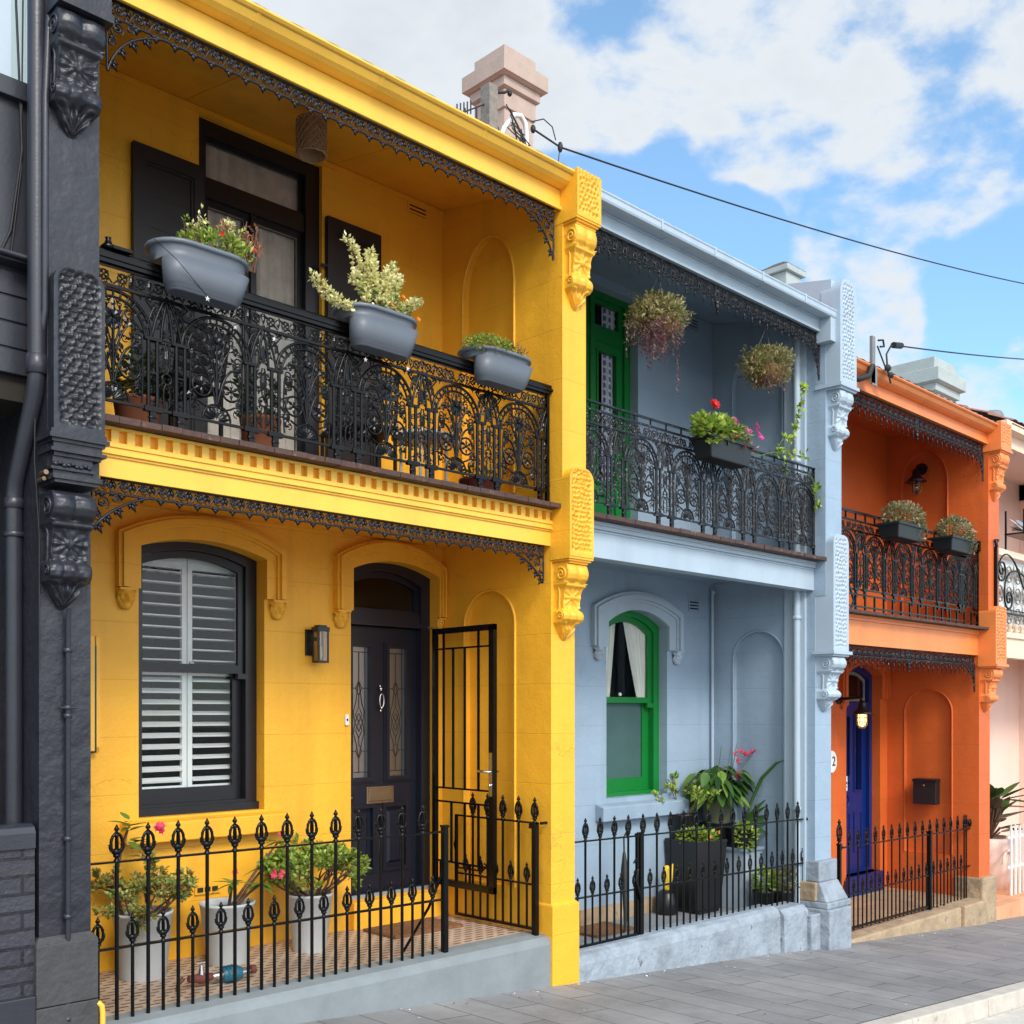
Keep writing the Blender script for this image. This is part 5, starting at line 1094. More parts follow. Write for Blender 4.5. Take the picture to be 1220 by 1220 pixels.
# ------------------------------------------------------------------ ORANGE HOUSE
O = thing('terrace_house', 'orange two storey terrace house with royal blue front door, beyond the pale blue house', 'house', (11.3, 6.6, -2.2), 'terrace houses in the row')
og, ot = M['orange'], M['orange_trim']; OX0, OX1 = 9.555, 13.05; YW = 6.47
m = MB(); m.plate([[(OX0-.02, -2.6), (OX1+.1, -2.6), (OX1+.1, 3.6), (OX0-.02, 3.6)], opening(12.0, 12.86, -2.0, .46, .58), opening(10.1, 11.0, -1.25, .40, .50), opening(10.2, 11.3, 1.0, 3.3)], 'y', YW, 6.78); obj('facade_wall', m, og, O)
party_wall(O, OX1, .32, og, -2.5, .62, 3.43, [(5.64, 6.235, -1.75, .0, .275), (5.695, 6.28, 1.15, 2.83, 3.235)], zback=3.62)
m = MB(); verm_block(m, 13.045, 13.36, 3.13, 3.44, 5.05, 5.3, rnd=0, cell=.05, seed=31, wall=.5, depth=.018, aspect=.8); moulding(m, 13.045, 13.37, 5.05, 5.3, 3.13, [(.03, .01), (.02, -.015)]); obj('pier_block', m, ot, O); m = MB(); verm_block(m, 13.045, 13.37, .57, 1.26, 5.11, 5.32, rnd=.5, cell=.05, seed=32, wall=.4, depth=.022, aspect=.8)
moulding(m, 13.045, 13.38, 5.10, 5.32, .57, [(.03, .012), (.02, -.01)]); obj('pier_block', m, ot, O)
m = MB(); console(m, 13.08, 13.33, 3.08, 2.52, 5.2, .15, 33); obj('scroll_bracket', m, ot, O); m = MB(); console(m, 13.08, 13.33, .52, 0.0, 5.30, .17, 34); obj('scroll_bracket', m, ot, O)
m = MB(); m.box(13.02, 13.44, 5.25, 5.6, -2.7, -1.99); obj('pier_base', m, M['sandstone'], O, bevel=.02)
m = MB(); m.box(OX0 + .12, 12.4, 5.24, 5.52, -2.8, -2.25); m.box(12.404, 13.02, 5.20, 5.52, -2.8, -2.235); obj('threshold', m, M['sandstone'], O, bevel=.02)
m = MB(); m.box(OX0, OX1, 5.5, 6.47, -2.5, -2.24); obj('porch_floor', m, M['sandstone'], O)
m = MB(); hood(m, 11.84, 13.03, .56, .72, 12.0, 12.86, .46, .58, .16, YW, ((0, .05), (.03, .07), (.06, .05), (.09, .03))); head_corbel(m, 11.90, YW, .16); obj('hood_mould', m, og, O)
D = obj('front_door', MB(), M['royal'], O); m = MB(); frame_ring(m, opening(12.0, 12.86, -2.0, .46, .58), opening(12.07, 12.79, -1.96, .40, .51), 6.58, 6.70); m.box(12.07, 12.79, 6.59, 6.70, .04, .12)
gl = opening(12.20, 12.36, -.98, -.06); gl2 = opening(12.50, 12.66, -.98, -.06)
m.plate([opening(12.07, 12.79, -1.96, .04), gl, gl2], 'y', 6.63, 6.69)
for q in (gl, gl2): x0, x1, z0, z1 = q[0][0], q[1][0], q[0][1], q[2][1]; m.plate([[(x0-.02, z0-.02), (x1+.02, z0-.02), (x1+.02, z1+.02), (x0-.02, z1+.02)], [(x0, z0), (x1, z0), (x1, z1), (x0, z1)]], 'y', 6.615, 6.635)
for x0, x1 in ((12.18, 12.38), (12.48, 12.68)): m.plate([[(x0, -1.75), (x1, -1.75), (x1, -1.25), (x0, -1.25)], [(x0+.02, -1.73), (x1-.02, -1.73), (x1-.02, -1.27), (x0+.02, -1.27)]], 'y', 6.617, 6.635)
m.tube([(12.28 + .07*math.cos(R(22.5 + 45*i)), 6.62, -1.10 + .075*math.sin(R(22.5 + 45*i))) for i in range(8)], .008, 5, True); m.ball((12.13, 6.60, -1.12), .035, 10)
m.box(11.98, 12.88, 6.42, 6.70, -2.25, -2.0)
D.data = mesh_of('front_door', m, M['royal'], ORG[O.name])
g = MB(); g.box(12.20, 12.36, 6.655, 6.658, -.98, -.06); g.box(12.50, 12.66, 6.655, 6.658, -.98, -.06); g.plate([opening(12.09, 12.77, .13, .40, .50)], 'y', 6.64, 6.643); obj('pane', g, M['glass'], D)
g = MB(); g.plate([opening(12.09, 12.77, .13, .40, .50), opening(12.13, 12.73, .17, .37, .46)], 'y', 6.63, 6.638); obj('fanlight_border', g, M['timber_grey'], D)
g = MB(); g.box(12.20, 12.37, 6.648, 6.651, -.98, -.80, 0); g.box(12.22, 12.35, 6.646, 6.649, -.90, -.87, 1); g.box(12.23, 12.34, 6.646, 6.649, -.935, -.92, 1); obj('door_notice', g, [M['white'], M['royal']], D)
def text(parent, s, size, loc, mat, name, rot=(R(90), 0, 0), ext=.002):
    cu = bpy.data.curves.new(name, 'FONT'); cu.body = s; cu.size = size; cu.extrude = ext; cu.align_x = 'CENTER'; cu.align_y = 'CENTER'
    t = bpy.data.objects.new(name, cu); COL.objects.link(t); dg = bpy.context.evaluated_depsgraph_get(); me = bpy.data.meshes.new_from_object(t.evaluated_get(dg))
    bpy.data.objects.remove(t); me.materials.clear(); me.materials.append(mat)
    o = bpy.data.objects.new(name, me); COL.objects.link(o); o.rotation_euler = rot; o.parent = parent; g0 = ORG[parent.name]; o.location = (loc[0]-g0[0], loc[1]-g0[1], loc[2]-g0[2]); return o
text(D, '0', .20, (12.24, 6.635, .32), M['white'], 'house_number')
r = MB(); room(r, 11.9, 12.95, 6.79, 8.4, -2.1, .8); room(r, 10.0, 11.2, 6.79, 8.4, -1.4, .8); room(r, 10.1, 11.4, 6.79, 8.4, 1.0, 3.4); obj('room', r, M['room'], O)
W = obj('sash_window', MB(), M['royal'], O); m = MB(); frame_ring(m, opening(10.1, 11.0, -1.25, .40, .50), opening(10.17, 10.93, -1.18, .36, .44), 6.58, 6.70); m.box(10.17, 10.93, 6.6, 6.66, -.42, -.36); W.data = mesh_of('sash_window', m, M['royal'], ORG[O.name]); g = MB(); g.plate([opening(10.17, 10.93, -1.18, .36, .44)], 'y', 6.64, 6.643); obj('pane', g, M['glass'], W)
F = obj('french_window', MB(), M['royal'], O); m = MB(); frame_ring(m, opening(10.2, 11.3, 1.0, 3.3), opening(10.27, 11.23, 1.05, 3.23), 6.58, 6.70); m.box(10.72, 10.78, 6.6, 6.66, 1.05, 3.23); F.data = mesh_of('french_window', m, M['royal'], ORG[O.name]); g = MB(); g.box(10.27, 11.23, 6.64, 6.643, 1.05, 3.23); obj('pane', g, M['glass'], F)
ceiling(O, OX0, OX1, YW, 3.50, 5.26, 3.32, og, (10.8, 12.0))
m = MB(); m.box(OX0, OX1, 5.22, 5.26, 3.19, 3.345); m.box(OX0, OX1, 5.205, 5.23, 3.19, 3.215); obj('fascia', m, ot, O, bevel=.003)
gutter_yellow(O, OX0, 13.055, 3.415, ot)
OR = tile_roof(O, OX0, 13.5, 5.10, 3.415, .52, M['slate'], amp=.018, pitch=.16)
CH = MB(); CH.box(10.90, 11.22, 6.62, 6.94, 3.6, 5.06); CH.box(10.86, 11.26, 6.58, 6.98, 5.06, 5.13); obj('chimney', CH, M['chimney_pale'], OR, bevel=.01)
CH = MB(); CH.hexa([(10.86,6.58,5.13),(11.26,6.58,5.13),(11.26,6.98,5.13),(10.86,6.98,5.13),(11.0,6.72,5.22),(11.12,6.72,5.22),(11.12,6.84,5.22),(11.0,6.84,5.22)]); obj('chimney_cap', CH, M['chimney_dark'], OR)
decking(O, OX0, 13.36 - .25, 5.185, 6.47, .975, 1.006, M['timber']); m = MB(); m.box(OX0, OX1, 5.33, 6.47, .86, .97); obj('balcony_slab', m, og, O)
beam(O, OX0, OX1, 5.32, .675, .974, ot, ((.95, .974, .03), (.92, .95, .018)))
L = Lace(); L.K = 1.25; lobed_frieze(L, OX0 + .02, OX1 - .03, 3.19, drop=.13, H=.12, mid=11.27); m = MB(); m.add([(x, y + 5.25, z) for x, y, z in L.v], L.f, 0, True); obj('upper_frieze', m, M['iron_worn'], O)
L = Lace(); L.K = 1.25; lobed_frieze(L, OX0 + .02, OX1 - .03, .675, drop=.12, H=.11, mid=11.29); m = MB(); m.add([(x, y + 5.35, z) for x, y, z in L.v], L.f, 0, True); obj('lower_frieze', m, M['iron_worn'], O)
m = MB(); m.box(OX0, OX1 + .02, yb - .016, yb + .016, 1.99, 2.015); m.box(OX0, OX1, yb - .008, yb + .008, 1.92, 1.928); m.box(OX0, OX1, yb - .009, yb + .009, 1.175, 1.19); m.box(OX0, OX1, yb - .009, yb + .009, 1.055, 1.07)
for i in range(18): x = OX0 + .1 + i*.2; m.box(x - .006, x + .006, yb - .008, yb + .008, 1.92, 2.0); m.box(x - .010, x + .010, yb - .008, yb + .008, 1.006, 1.19)
m.box(13.0, 13.045, yb - .035, yb + .02, 1.92, 2.04); m.box(13.02, 13.045, yb - .012, yb + .012, 1.006, 1.95)
BO = obj('balustrade', m, M['iron'], O); PANEL['o'] = mesh_of('railing_panel', balustrade_panel(.64), M['iron'])
add_panels(BO, [9.85, 10.46, 11.10, 11.74, 12.38, 12.75 + .0], yb, 1.235, .64, M['iron'], 'o')
chimney(O, 13.35, 13.95, 6.0, 6.6, 3.3, 4.33, M['chimney_pale'], parent=OR)
# ------------------------------------------------------------------ PINK HOUSE (right edge)
Pk = thing('terrace_house', 'pale pink and peach terrace house with white picket gate at the right edge', 'house', (15.2, 6.6, -2.3), 'terrace houses in the row')
pk, pe = M['pink'], M['peach']
m = MB(); m.plate([[(13.37, -2.8), (18.6, -2.8), (18.6, 3.7), (13.37, 3.7)], opening(14.6, 15.5, -2.2, .3, .4), opening(14.8, 15.7, 1.0, 3.0, 3.1)], 'y', 6.5, 6.8); obj('facade_wall', m, pk, Pk)
party_wall(Pk, 17.5, .3, pk, -2.9, .5, 3.5, [(5.65, 6.2, -1.7, .0, .3), (5.65, 6.25, 1.1, 2.6, 3.0)], zback=3.7)
m = MB(); frame_ring(m, opening(14.6, 15.5, -2.2, .3, .4), opening(14.68, 15.42, -2.1, .25, .33), 6.6, 6.7); m.box(14.68, 15.42, 6.65, 6.69, -2.1, .3); frame_ring(m, opening(14.8, 15.7, 1.0, 3.0, 3.1), opening(14.88, 15.62, 1.0, 2.95, 3.03), 6.6, 6.7); m.box(14.88, 15.62, 6.65, 6.69, 1.0, 3.0); obj('front_door', m, M['white'], Pk)
ceiling(Pk, 13.37, 17.5, 6.5, 3.55, 5.26, 3.42, pk, (15.,)); m = MB(); m.box(13.372, 17.5, 5.22, 5.26, 3.27, 3.44); m.box(13.372, 17.5, 5.10, 5.23, 3.43, 3.53); obj('fascia', m, pe, Pk, bevel=.004)
m = MB(); m.box(13.374, 17.5, 5.32, 5.44, .68, .97); m.box(13.374, 17.5, 5.29, 5.44, .93, 1.0); m.box(13.374, 17.5, 5.33, 6.5, .9, .96); obj('beam', m, pe, Pk, bevel=.004)
m = MB(); m.box(13.374, 17.5, 5.40, 5.42, 1.05, 1.95); obj('balcony_screen', m, M['white'], Pk)
L = Lace(); L.K = 1.5
for i in range(14):
    for j in range(3): x = 13.5 + i*.29; z = 1.22 + j*.26; L.st([(x + .10*math.cos(R(t)), z + .10*math.sin(R(t))) for t in range(0, 360, 30)], .006, closed=True); L.rosette(x, z, .08, 4, .5, 45); L.lf(x + .145, z, 90, .12, .05)
m = MB(); m.add([(x, y + 5.35, z) for x, y, z in L.v], L.f, 0, True); obj('lacework', m, M['timber_grey'], Pk)
m = MB(); m.box(13.374, 17.5, 5.31, 5.37, 1.95, 2.03)
for i in range(20): m.lathe([(.03,0),(.045,.03),(.02,.06),(.04,.10),(.02,.12)], (13.5 + i*.2, 5.35, 1.0), 8)
obj('balustrade', m, pe, Pk)
tile_roof(Pk, 13.5, 17.8, 5.085, 3.535, .45, M['tileroof'], amp=.03, pitch=.2)
m = MB(); m.box(13.44, 17.5, 5.3, 7.0, -2.9, -2.40); obj('porch_floor', m, M['terrace_tile'], Pk)
m = MB(); v = MB(); verm_block(v, 14.9, 15.3, 3.15, 3.5 + .33, 5.0, 5.4, rnd=.9, cell=.06, seed=51); 
m.plate([semi(5.1, 6.6, 3.3, 3.66, 3.80)], 'x', 17.5, 17.8); obj('parapet', m, M['slate'], Pk)
m = MB(); m.lathe([(.16,0),(.16,.42),(.13,.47),(.0,.5)], (16.2, 6.4, 3.95), 16); m.box(16.0, 16.4, 6.2, 6.6, 3.6, 3.98); obj('roof_cowl', m, M['slate'], Pk)
m = MB(); m.box(14.45, 14.57, 6.465, 6.5, -1.42, -1.24); obj('intercom', m, M['joinery'], Pk, bevel=.006)
# ------------------------------------------------------------------ iron fences
def picket_mesh(name, h, s, r, mat, base=True):
    L = Lace(); L.tube([(0, 0, -h), (0, 0, 0)], r, 7); finial(L, 0, 0, s)
    if base: L.lathe([(r*1.6,0),(r*1.6,.006),(r,.012)], (0, 0, -h), 7)
    return mesh_of(name, L, mat)
def fence(label, x0, x1, y, ztop, zlow, zbase, talls, shorts, mat, group, s=1.0, r=.0105, posts=(), rails=True):
    """rails, posts, and every picket as its own part; ztop, zlow, zbase are functions of x"""
    xm = (x0 + x1) / 2
    f = thing('iron_fence', label, 'fence', (xm, y, zbase(xm)), group)
    for nm, zf in (('top_rail', ztop), ('lower_rail', zlow)):
        m = MB(); n = 12; t = .011
        for i in range(n):
            a = x0 + (x1-x0)*i/n; b = x0 + (x1-x0)*(i+1)/n
            m.hexa([(a, y-.014, zf(a)-t*.5), (b, y-.014, zf(b)-t*.5), (b, y+.014, zf(b)-t*.5), (a, y+.014, zf(a)-t*.5), (a, y-.014, zf(a)+t*.5), (b, y-.014, zf(b)+t*.5), (b, y+.014, zf(b)+t*.5), (a, y+.014, zf(a)+t*.5)])
        obj(nm, m, mat, f)
    for i, p in enumerate(posts):
        m = MB(); px, w, zt_ = p; m.box(px - w, px + w, y - w, y + w, zbase(px) - .02, zt_); m.box(px - w*1.25, px + w*1.25, y - w*1.25, y + w*1.25, zt_ - .012, zt_ + .004); obj('post', m, mat, f, bevel=.003)
    g = ORG[f.name]; ht = ztop(xm) - zbase(xm) + .02; hs = zlow(xm) - zbase(xm) + .02
    mt = picket_mesh('tall_picket', ht, s, r, mat); ms = picket_mesh('short_picket', hs, s * .88, r * .9, mat)
    for x in talls:
        o = bpy.data.objects.new('picket', mt); COL.objects.link(o); o.parent = f; o.location = (x - g[0], y - g[1], ztop(x) - g[2]); o.rotation_euler = (0, 0, 0)
    for x in shorts:
        o = bpy.data.objects.new('short_picket', ms); COL.objects.link(o); o.parent = f; o.location = (x - g[0], y - g[1], zlow(x) - g[2])
    return f
ys = 5.425
F1 = fence('black iron spear fence on the grey plinth in front of the bright yellow house', 2.29, 4.705, ys, lambda x: -.776 - .008*(x-2.3), lambda x: -1.222 - .009*(x-2.3), lambda x: -1.592,
    [2.452 + .1712*i for i in range(13)], [2.352] + [2.537 + .1712*i for i in range(13)], M['iron'], 'black iron fences on the porch plinths', posts=((4.695, .019, -.755),))
m = MB(); m.tube([(4.69, 5.43, -1.05), (4.62, 5.50, -1.3), (4.50, 5.62, -1.595)], .010, 6); obj('brace', m, M['iron'], F1)
# open pedestrian gate of the yellow house
G1 = thing('iron_gate', 'small black iron spear gate standing open against the yellow end wall beside the security door', 'gate', (5.52, 5.82, -1.6))
m = MB(); gx = 5.525; m.box(gx-.014, gx+.014, 5.375, 6.25, -.802, -.790); m.box(gx-.012, gx+.012, 5.40, 6.25, -1.245, -1.233); m.box(gx-.012, gx+.012, 5.40, 6.25, -1.565, -1.545)
m.box(gx-.018, gx+.018, 5.375, 5.415, -1.62, -.795); m.box(gx-.010, gx+.010, 6.235, 6.255, -1.565, -.79)
m.tube([(gx, 5.40, -.82), (gx, 5.45, -.83), (gx, 5.44, -.80)], .012, 6); m.tube([(gx, 5.34, -.795), (gx+.06, 5.34, -.795)], .011, 6)
m.tube([(gx, 6.25, -1.2), (gx, 5.95, -1.2), (gx, 5.90, -1.16), (gx, 5.93, -1.14)], .007, 5); m.tube([(gx, 6.25, -.98), (gx, 6.27, -1.02), (gx, 6.22, -1.2)], .007, 5); obj('gate_frame', m, M['iron'], G1)
g = ORG[G1.name]; mt = picket_mesh('gate_picket', .77, .95, .010, M['iron'], False); ms = picket_mesh('gate_short_picket', .33, .8, .009, M['iron'], False)
for i in range(5):
    o = bpy.data.objects.new('picket', mt); COL.objects.link(o); o.parent = G1; o.location = (gx-g[0], 5.40 + .1645*i - g[1], -.795-g[2]); o.rotation_euler = (0, 0, R(90))
    o = bpy.data.objects.new('short_picket', ms); COL.objects.link(o); o.parent = G1; o.location = (gx-g[0], 5.48 + .1645*i - g[1], -1.238-g[2]); o.rotation_euler = (0, 0, R(90))
# blue house fence, its gate closed at the left
lt = lambda x: -.975 - .016*(x-6); ll = lambda x: -1.398 - .015*(x-6); lb = lambda x: -1.77 - .022*(x-6)
F2 = fence('black iron spear fence with a closed gate on the worn blue stone plinth', 5.86, 9.30, ys, lt, ll, lb,
    [6.098 + .169*i for i in range(4)] + [6.789 + .1802*i for i in range(14)], [6.01 + .169*i for i in range(5)] + [6.879 + .1802*i for i in range(14)], M['iron'], 'black iron fences on the porch plinths', s=.9, r=.0095, posts=((6.755, .017, -.965), (6.715, .012, -.97)))
m = MB(); m.box(5.99, 6.72, ys-.012, ys+.012, -1.775, -1.755); m.ball((9.27, ys-.02, lt(9.27)), .03, 8); m.ball((9.27, ys-.02, ll(9.27)), .03, 8)
m.tube([(6.70, ys-.02, -1.25), (6.66, ys-.03, -1.33), (6.70, ys-.03, -1.42), (6.74, ys-.02, -1.5)], .012, 6); m.tube([(6.70, ys, -1.2), (6.68, ys-.02, -1.16), (6.66, ys-.01, -1.2)], .008, 6); obj('gate_latch', m, M['iron'], F2)
# orange house fence
ot_ = lambda x: -1.368 - .0125*(x-9.975); ol = lambda x: -1.855; ob = lambda x: -2.195 - .016*(x-10.2)
F3 = fence('slender black iron spear fence on the sandstone threshold of the orange house', 9.93, 13.13, ys, ot_, ol, ob,
    [10.12 + .1855*i for i in range(16)] + [12.96], [10.03 + .1855*i for i in range(16)], M['iron'], 'black iron fences on the porch plinths', s=.9, r=.009, posts=((11.965, .024, -1.36), (9.92, .018, -1.33), (13.12, .02, -1.33)))
m = MB(); finial(m, 9.92, -1.33, 1.3, ys); obj('gate_finial', m, M['iron'], F3); m = MB(); m.ball((13.05, ys-.01, -1.34), (.05, .02, .05), 10); obj('round_boss', m, M['iron'], F3); m = MB(); m.box(9.95, 11.94, ys-.010, ys+.010, -2.215, -2.195); obj('gate_rail', m, M['iron'], F3); m = MB(); obj('gate_trim', m, M['iron'], F3); m = MB(); m.tube([(9.93, ys, -1.42), (9.98, ys, -1.36), (10.02, ys, -1.375)], .01, 5); obj('gate_trim', m, M['iron'], F3)
# white picket fence of the pink house
def white_fence(label, x0, x1, y, zt, zb, n, rot=False):
    f = thing('picket_fence', label, 'fence', ((x0+x1)/2, y, zb), 'white picket fences at the pink house')
    m = MB(); m.box(x0, x1, y, y+.025, zt-.16, zt-.12); m.box(x0, x1, y, y+.025, zt-.55, zt-.51); obj('rail', m, M['white'], f)
    for i in range(n):
        x = x0 + (x1-x0)*(i+.5)/n; m = MB(); m.plate([[(x-.022, zb), (x+.022, zb), (x+.022, zt-.04), (x+.012, zt-.02), (x, zt+.03), (x-.012, zt-.02), (x-.022, zt-.04)]], 'y', y-.018, y); obj('picket', m, M['white'], f)
white_fence('white painted picket fence panel beyond the orange pier, right edge of the photo', 14.45, 16.6, 5.5, -1.50, -2.42, 15)
wg = thing('picket_gate', 'white slatted gate standing ajar just behind the orange pier', 'gate', (13.9, 5.8, -2.4))
m = MB(); m.box(13.55, 14.28, 6.02, 6.045, -1.83, -1.79); m.box(13.55, 14.28, 6.02, 6.045, -2.34, -2.30); m.box(13.55, 14.28, 6.02, 6.045, -2.06, -2.02); m.box(14.25, 14.29, 6.0, 6.05, -2.38, -1.75)
obj('gate_frame', m, M['white'], wg)
for i in range(8): x = 13.60 + i*.09; m = MB(); m.box(x-.012, x+.012, 6.005, 6.02, -2.34, -1.80); obj('slat', m, M['white'], wg)
# ------------------------------------------------------------------ balcony planters
def stadium(cx, cy, a, b, z, n=10, taper=0):
    pts = []
    for (sx, a0) in ((1, -90), (-1, 90)):
        for i in range(n + 1):
            t = R(a0 + 180*i/n); pts.append((cx + sx*(a - b) + b*math.cos(t), cy + b*math.sin(t), z))
    return pts
def loft(mb, rings, mi=0, cap0=True, cap1=False):
    k = len(rings[0]); vs = [p for r_ in rings for p in r_]; fs = []
    for i in range(len(rings) - 1):
        for j in range(k): j2 = (j+1) % k; fs.append((i*k+j, i*k+j2, (i+1)*k+j2, (i+1)*k+j))
    mb.add(vs, fs, mi, True)
    if cap0: mb.add(rings[0], [tuple(reversed(range(k)))], mi)
    if cap1: mb.add(rings[-1], [tuple(range(k))], mi)
def tub(label, cx, cy, zb, zt, xb=None):
    """saddle planter: one lobe hangs in front of the handrail, the wide rim straddles it"""
    xb = cx if xb is None else xb
    t = thing('balcony_planter', label, 'planter', (cx, cy, zb), 'oval grey planters hung on the yellow balcony rail')
    m = MB(); zn = 2.342; fr = 5.215; R_ = []
    for f, a, b in ((0, .190, .052), (.03, .200, .060), (.09, .203, .062), (.10, .208, .066), (.20, .212, .067), (.21, .217, .070), (.6, .232, .074), (1.0, .246, .076)):
        R_.append(stadium(xb + (cx - xb) * f, fr, a, b, zb + (zn - zb) * f))
    R_ += [stadium(cx, cy, .256, .142, zn + .001), stadium(cx, cy, .262, .148, zn + (zt - zn) * .5), stadium(cx, cy, .268, .152, zt - .022)]
    loft(m, R_); obj('tub', m, M['planter'], t)
    m = MB(); loft(m, [stadium(cx, cy, a, b, z) for a, b, z in ((.268, .152, zt-.024), (.281, .165, zt-.022), (.286, .170, zt-.012), (.282, .166, zt), (.272, .156, zt+.002), (.262, .146, zt-.004), (.256, .140, zt-.05))], cap0=False); obj('rim', m, M['planter_rim'], t)
    m = MB(); m.add([(p[0], p[1], p[2]) for p in stadium(cx, cy, .258, .142, zt-.035)], [tuple(range(22))]); obj('soil', m, M['soil'], t); return t
rng = random.Random(11)
T1 = tub('oval grey planter of yellow and green flowers on the yellow balcony, nearest the charcoal pier', 2.845, 5.305, 2.175, 2.438, 2.825)
m = MB(); s = MB(); fl = Blooms()
spray(m, (2.88, 5.26, 2.49), (.19, .11, .06), 520, .035, .018, rng, 0); 
for i in range(26):
    x = 2.72 + rng.random()*.34; y = 5.22 + rng.random()*.1; h_ = rng.uniform(.06, .17) * (1.0 if x < 2.98 else .85); s.tube([(x, y, 2.43), (x + rng.gauss(0,.02), y, 2.45 + h_)], .002, 4); spray(m, (x, y, 2.44 + h_), (.022, .022, .035), 16, .022, .012, rng, rng.choice((0, 1, 1, 2)), shell=.1)
for i in range(16): x = 2.99 + rng.random()*.09; y = 5.24; h_ = rng.uniform(.08, .2); s.tube([(x, y, 2.44), (x + rng.uniform(-.02,.05), y, 2.46 + h_)], .003, 4); spray(m, (x + .02, y, 2.46 + h_*.8), (.012, .012, .04), 10, .024, .008, rng, 2, shell=.1)
spray(m, (2.93, 5.24, 2.60), (.028, .025, .02), 40, .024, .018, rng, 1, shell=.2)
obj('foliage', m, [M['leaf_bright'], M['leaf_cream'], M['leaf_rust']], T1); obj('stem', s, M['stem'], T1)
for c in ((2.86, 5.17, 2.53), (3.035, 5.17, 2.51)): flower(fl, c, .012, rng)
flower(fl, (2.845, 5.19, 2.56), .011, rng, 1); obj('flower', fl, [M['redflower'], M['orangeflower']], T1)
T2 = tub('oval grey planter of tall cream leaved branches, middle planter on the yellow balcony', 4.03, 5.305, 2.168, 2.418, 4.0)
m = MB(); s = MB(); fl = Blooms()
def arm(p0, p1, p2, n=24, w=.026):
    pts = [tuple((1-t)**2*a + 2*t*(1-t)*b + t*t*c for a, b, c in zip(p0, p1, p2)) for t in [i/10 for i in range(11)]]
    s.tube(pts, .003, 5)
    for i in range(n):
        t = .25 + .75*i/n; k = min(9, int(t*10)); f = t*10 - k; q = [pts[k][j]*(1-f) + pts[k+1][j]*f for j in range(3)]; spray(m, q, (w, w, w), 9, .030, .024, rng, 0 if rng.random() < .92 else 1, shell=.2)
for a in [((3.93,5.26,2.40),(3.88,5.25,2.62),(3.72,5.24,2.82)), ((3.95,5.26,2.40),(3.92,5.24,2.68),(3.88,5.22,2.78)), ((3.97,5.25,2.40),(3.96,5.22,2.66),(4.08,5.22,2.74)), ((3.90,5.25,2.40),(3.86,5.22,2.56),(3.75,5.22,2.60)), ((4.02,5.25,2.40),(4.06,5.22,2.58),(4.10,5.22,2.68)),
          ((4.05,5.24,2.40),(4.12,5.2,2.50),(4.24,5.2,2.56)), ((3.92,5.24,2.40),(3.94,5.2,2.60),(3.84,5.2,2.70)), ((4.0,5.24,2.40),(4.0,5.2,2.55),(4.0,5.2,2.66)), ((3.84,5.24,2.42),(3.64,5.2,2.36),(3.44,5.19,2.50))]: arm(*a)
spray(m, (4.05, 5.22, 2.47), (.13, .07, .04), 160, .03, .02, rng, 1)
spray(m, (3.93, 5.22, 2.46), (.12, .06, .04), 120, .025, .018, rng, 0)
obj('foliage', m, [M['leaf_cream'], M['leaf']], T2); obj('stem', s, M['stem'], T2)
for c in ((4.09, 5.16, 2.54), (4.11, 5.15, 2.51), (4.21, 5.17, 2.45), (4.20, 5.15, 2.43), (3.99, 5.15, 2.47)): flower(fl, c, .017, rng)
obj('flower', fl, M['orangeflower'], T2)
T3 = tub('oval grey planter of low bright green ground cover, right planter on the yellow balcony', 5.04, 5.305, 2.175, 2.405, 5.0)
m = MB(); s = MB(); spray(m, (4.86, 5.24, 2.445), (.19, .13, .065), 900, .026, .014, rng, 0); spray(m, (4.98, 5.23, 2.44), (.17, .10, .05), 200, .03, .014, rng, 1)
for i in range(12): x = 5.08 + rng.random()*.14; s.tube([(x, 5.24, 2.42), (x + rng.uniform(-.03,.05), 5.23, 2.46 + rng.random()*.10)], .0025, 4)
spray(m, (5.12, 5.23, 2.45), (.10, .06, .05), 60, .035, .008, rng, 2)
obj('foliage', m, [M['jade_green'], M['leaf'], M['leaf_rust']], T3); obj('stem', s, M['stem'], T3)
# fairy light string on the rail by the first planter
m = MB(); m.tube([(2.49,5.09,2.36),(2.62,5.105,2.30),(2.80,5.15,2.19),(2.95,5.175,2.13),(3.05,5.20,2.16)], .0022, 4); m.tube([(2.70,5.20,2.12),(2.78,5.21,2.07),(2.88,5.21,2.05),(3.0,5.22,2.08),(3.07,5.25,2.13)], .0022, 4)
m.tube([(3.07,5.25,2.13),(3.2,5.28,2.10),(3.5,5.28,2.13),(3.8,5.28,2.10)], .002, 4)
for x, y, z in ((2.82, 5.155, 2.165), (3.03, 5.24, 2.09), (3.30, 5.28, 2.10), (3.9, 5.23, 2.11), (4.2, 5.2, 2.115)):
    vs = [(x + (.017 if i % 2 == 0 else .007)*math.sin(math.pi*i/5), y - .002, z + (.017 if i % 2 == 0 else .007)*math.cos(math.pi*i/5)) for i in range(10)]
    m.add(vs + [(x, y - .008, z)], [(i, (i+1) % 10, 10) for i in range(10)], 1)
solo('fairy_lights', m, [M['rubber'], M['white']], 'thin black fairy light string with small white stars looped under the nearest grey planter', 'fairy lights')
m = MB(); m.lathe([(.035,0),(.04,.01),(.02,.03),(.012,.05),(.016,.06)], (2.36, 5.32, 2.336), 12); m.box(2.37, 2.47, 5.28, 5.36, 2.336, 2.352); solo('candle_holder', m, M['iron'], 'small black candle holder on the yellow balcony rail beside the charcoal pier', 'candle holder')
for T_, dx, dz in ((T1, .045, -.012), (T2, .045, -.010), (T3, .055, -.018)):
    for ch in T_.children:
        if ch.name.split('.')[0] in ('foliage', 'stem', 'flower'):
            ch.location.x += dx; ch.location.z += dz
            if T_ is T1: ch.scale = (1.12, 1.1, 1.28); ch.location.z -= .085
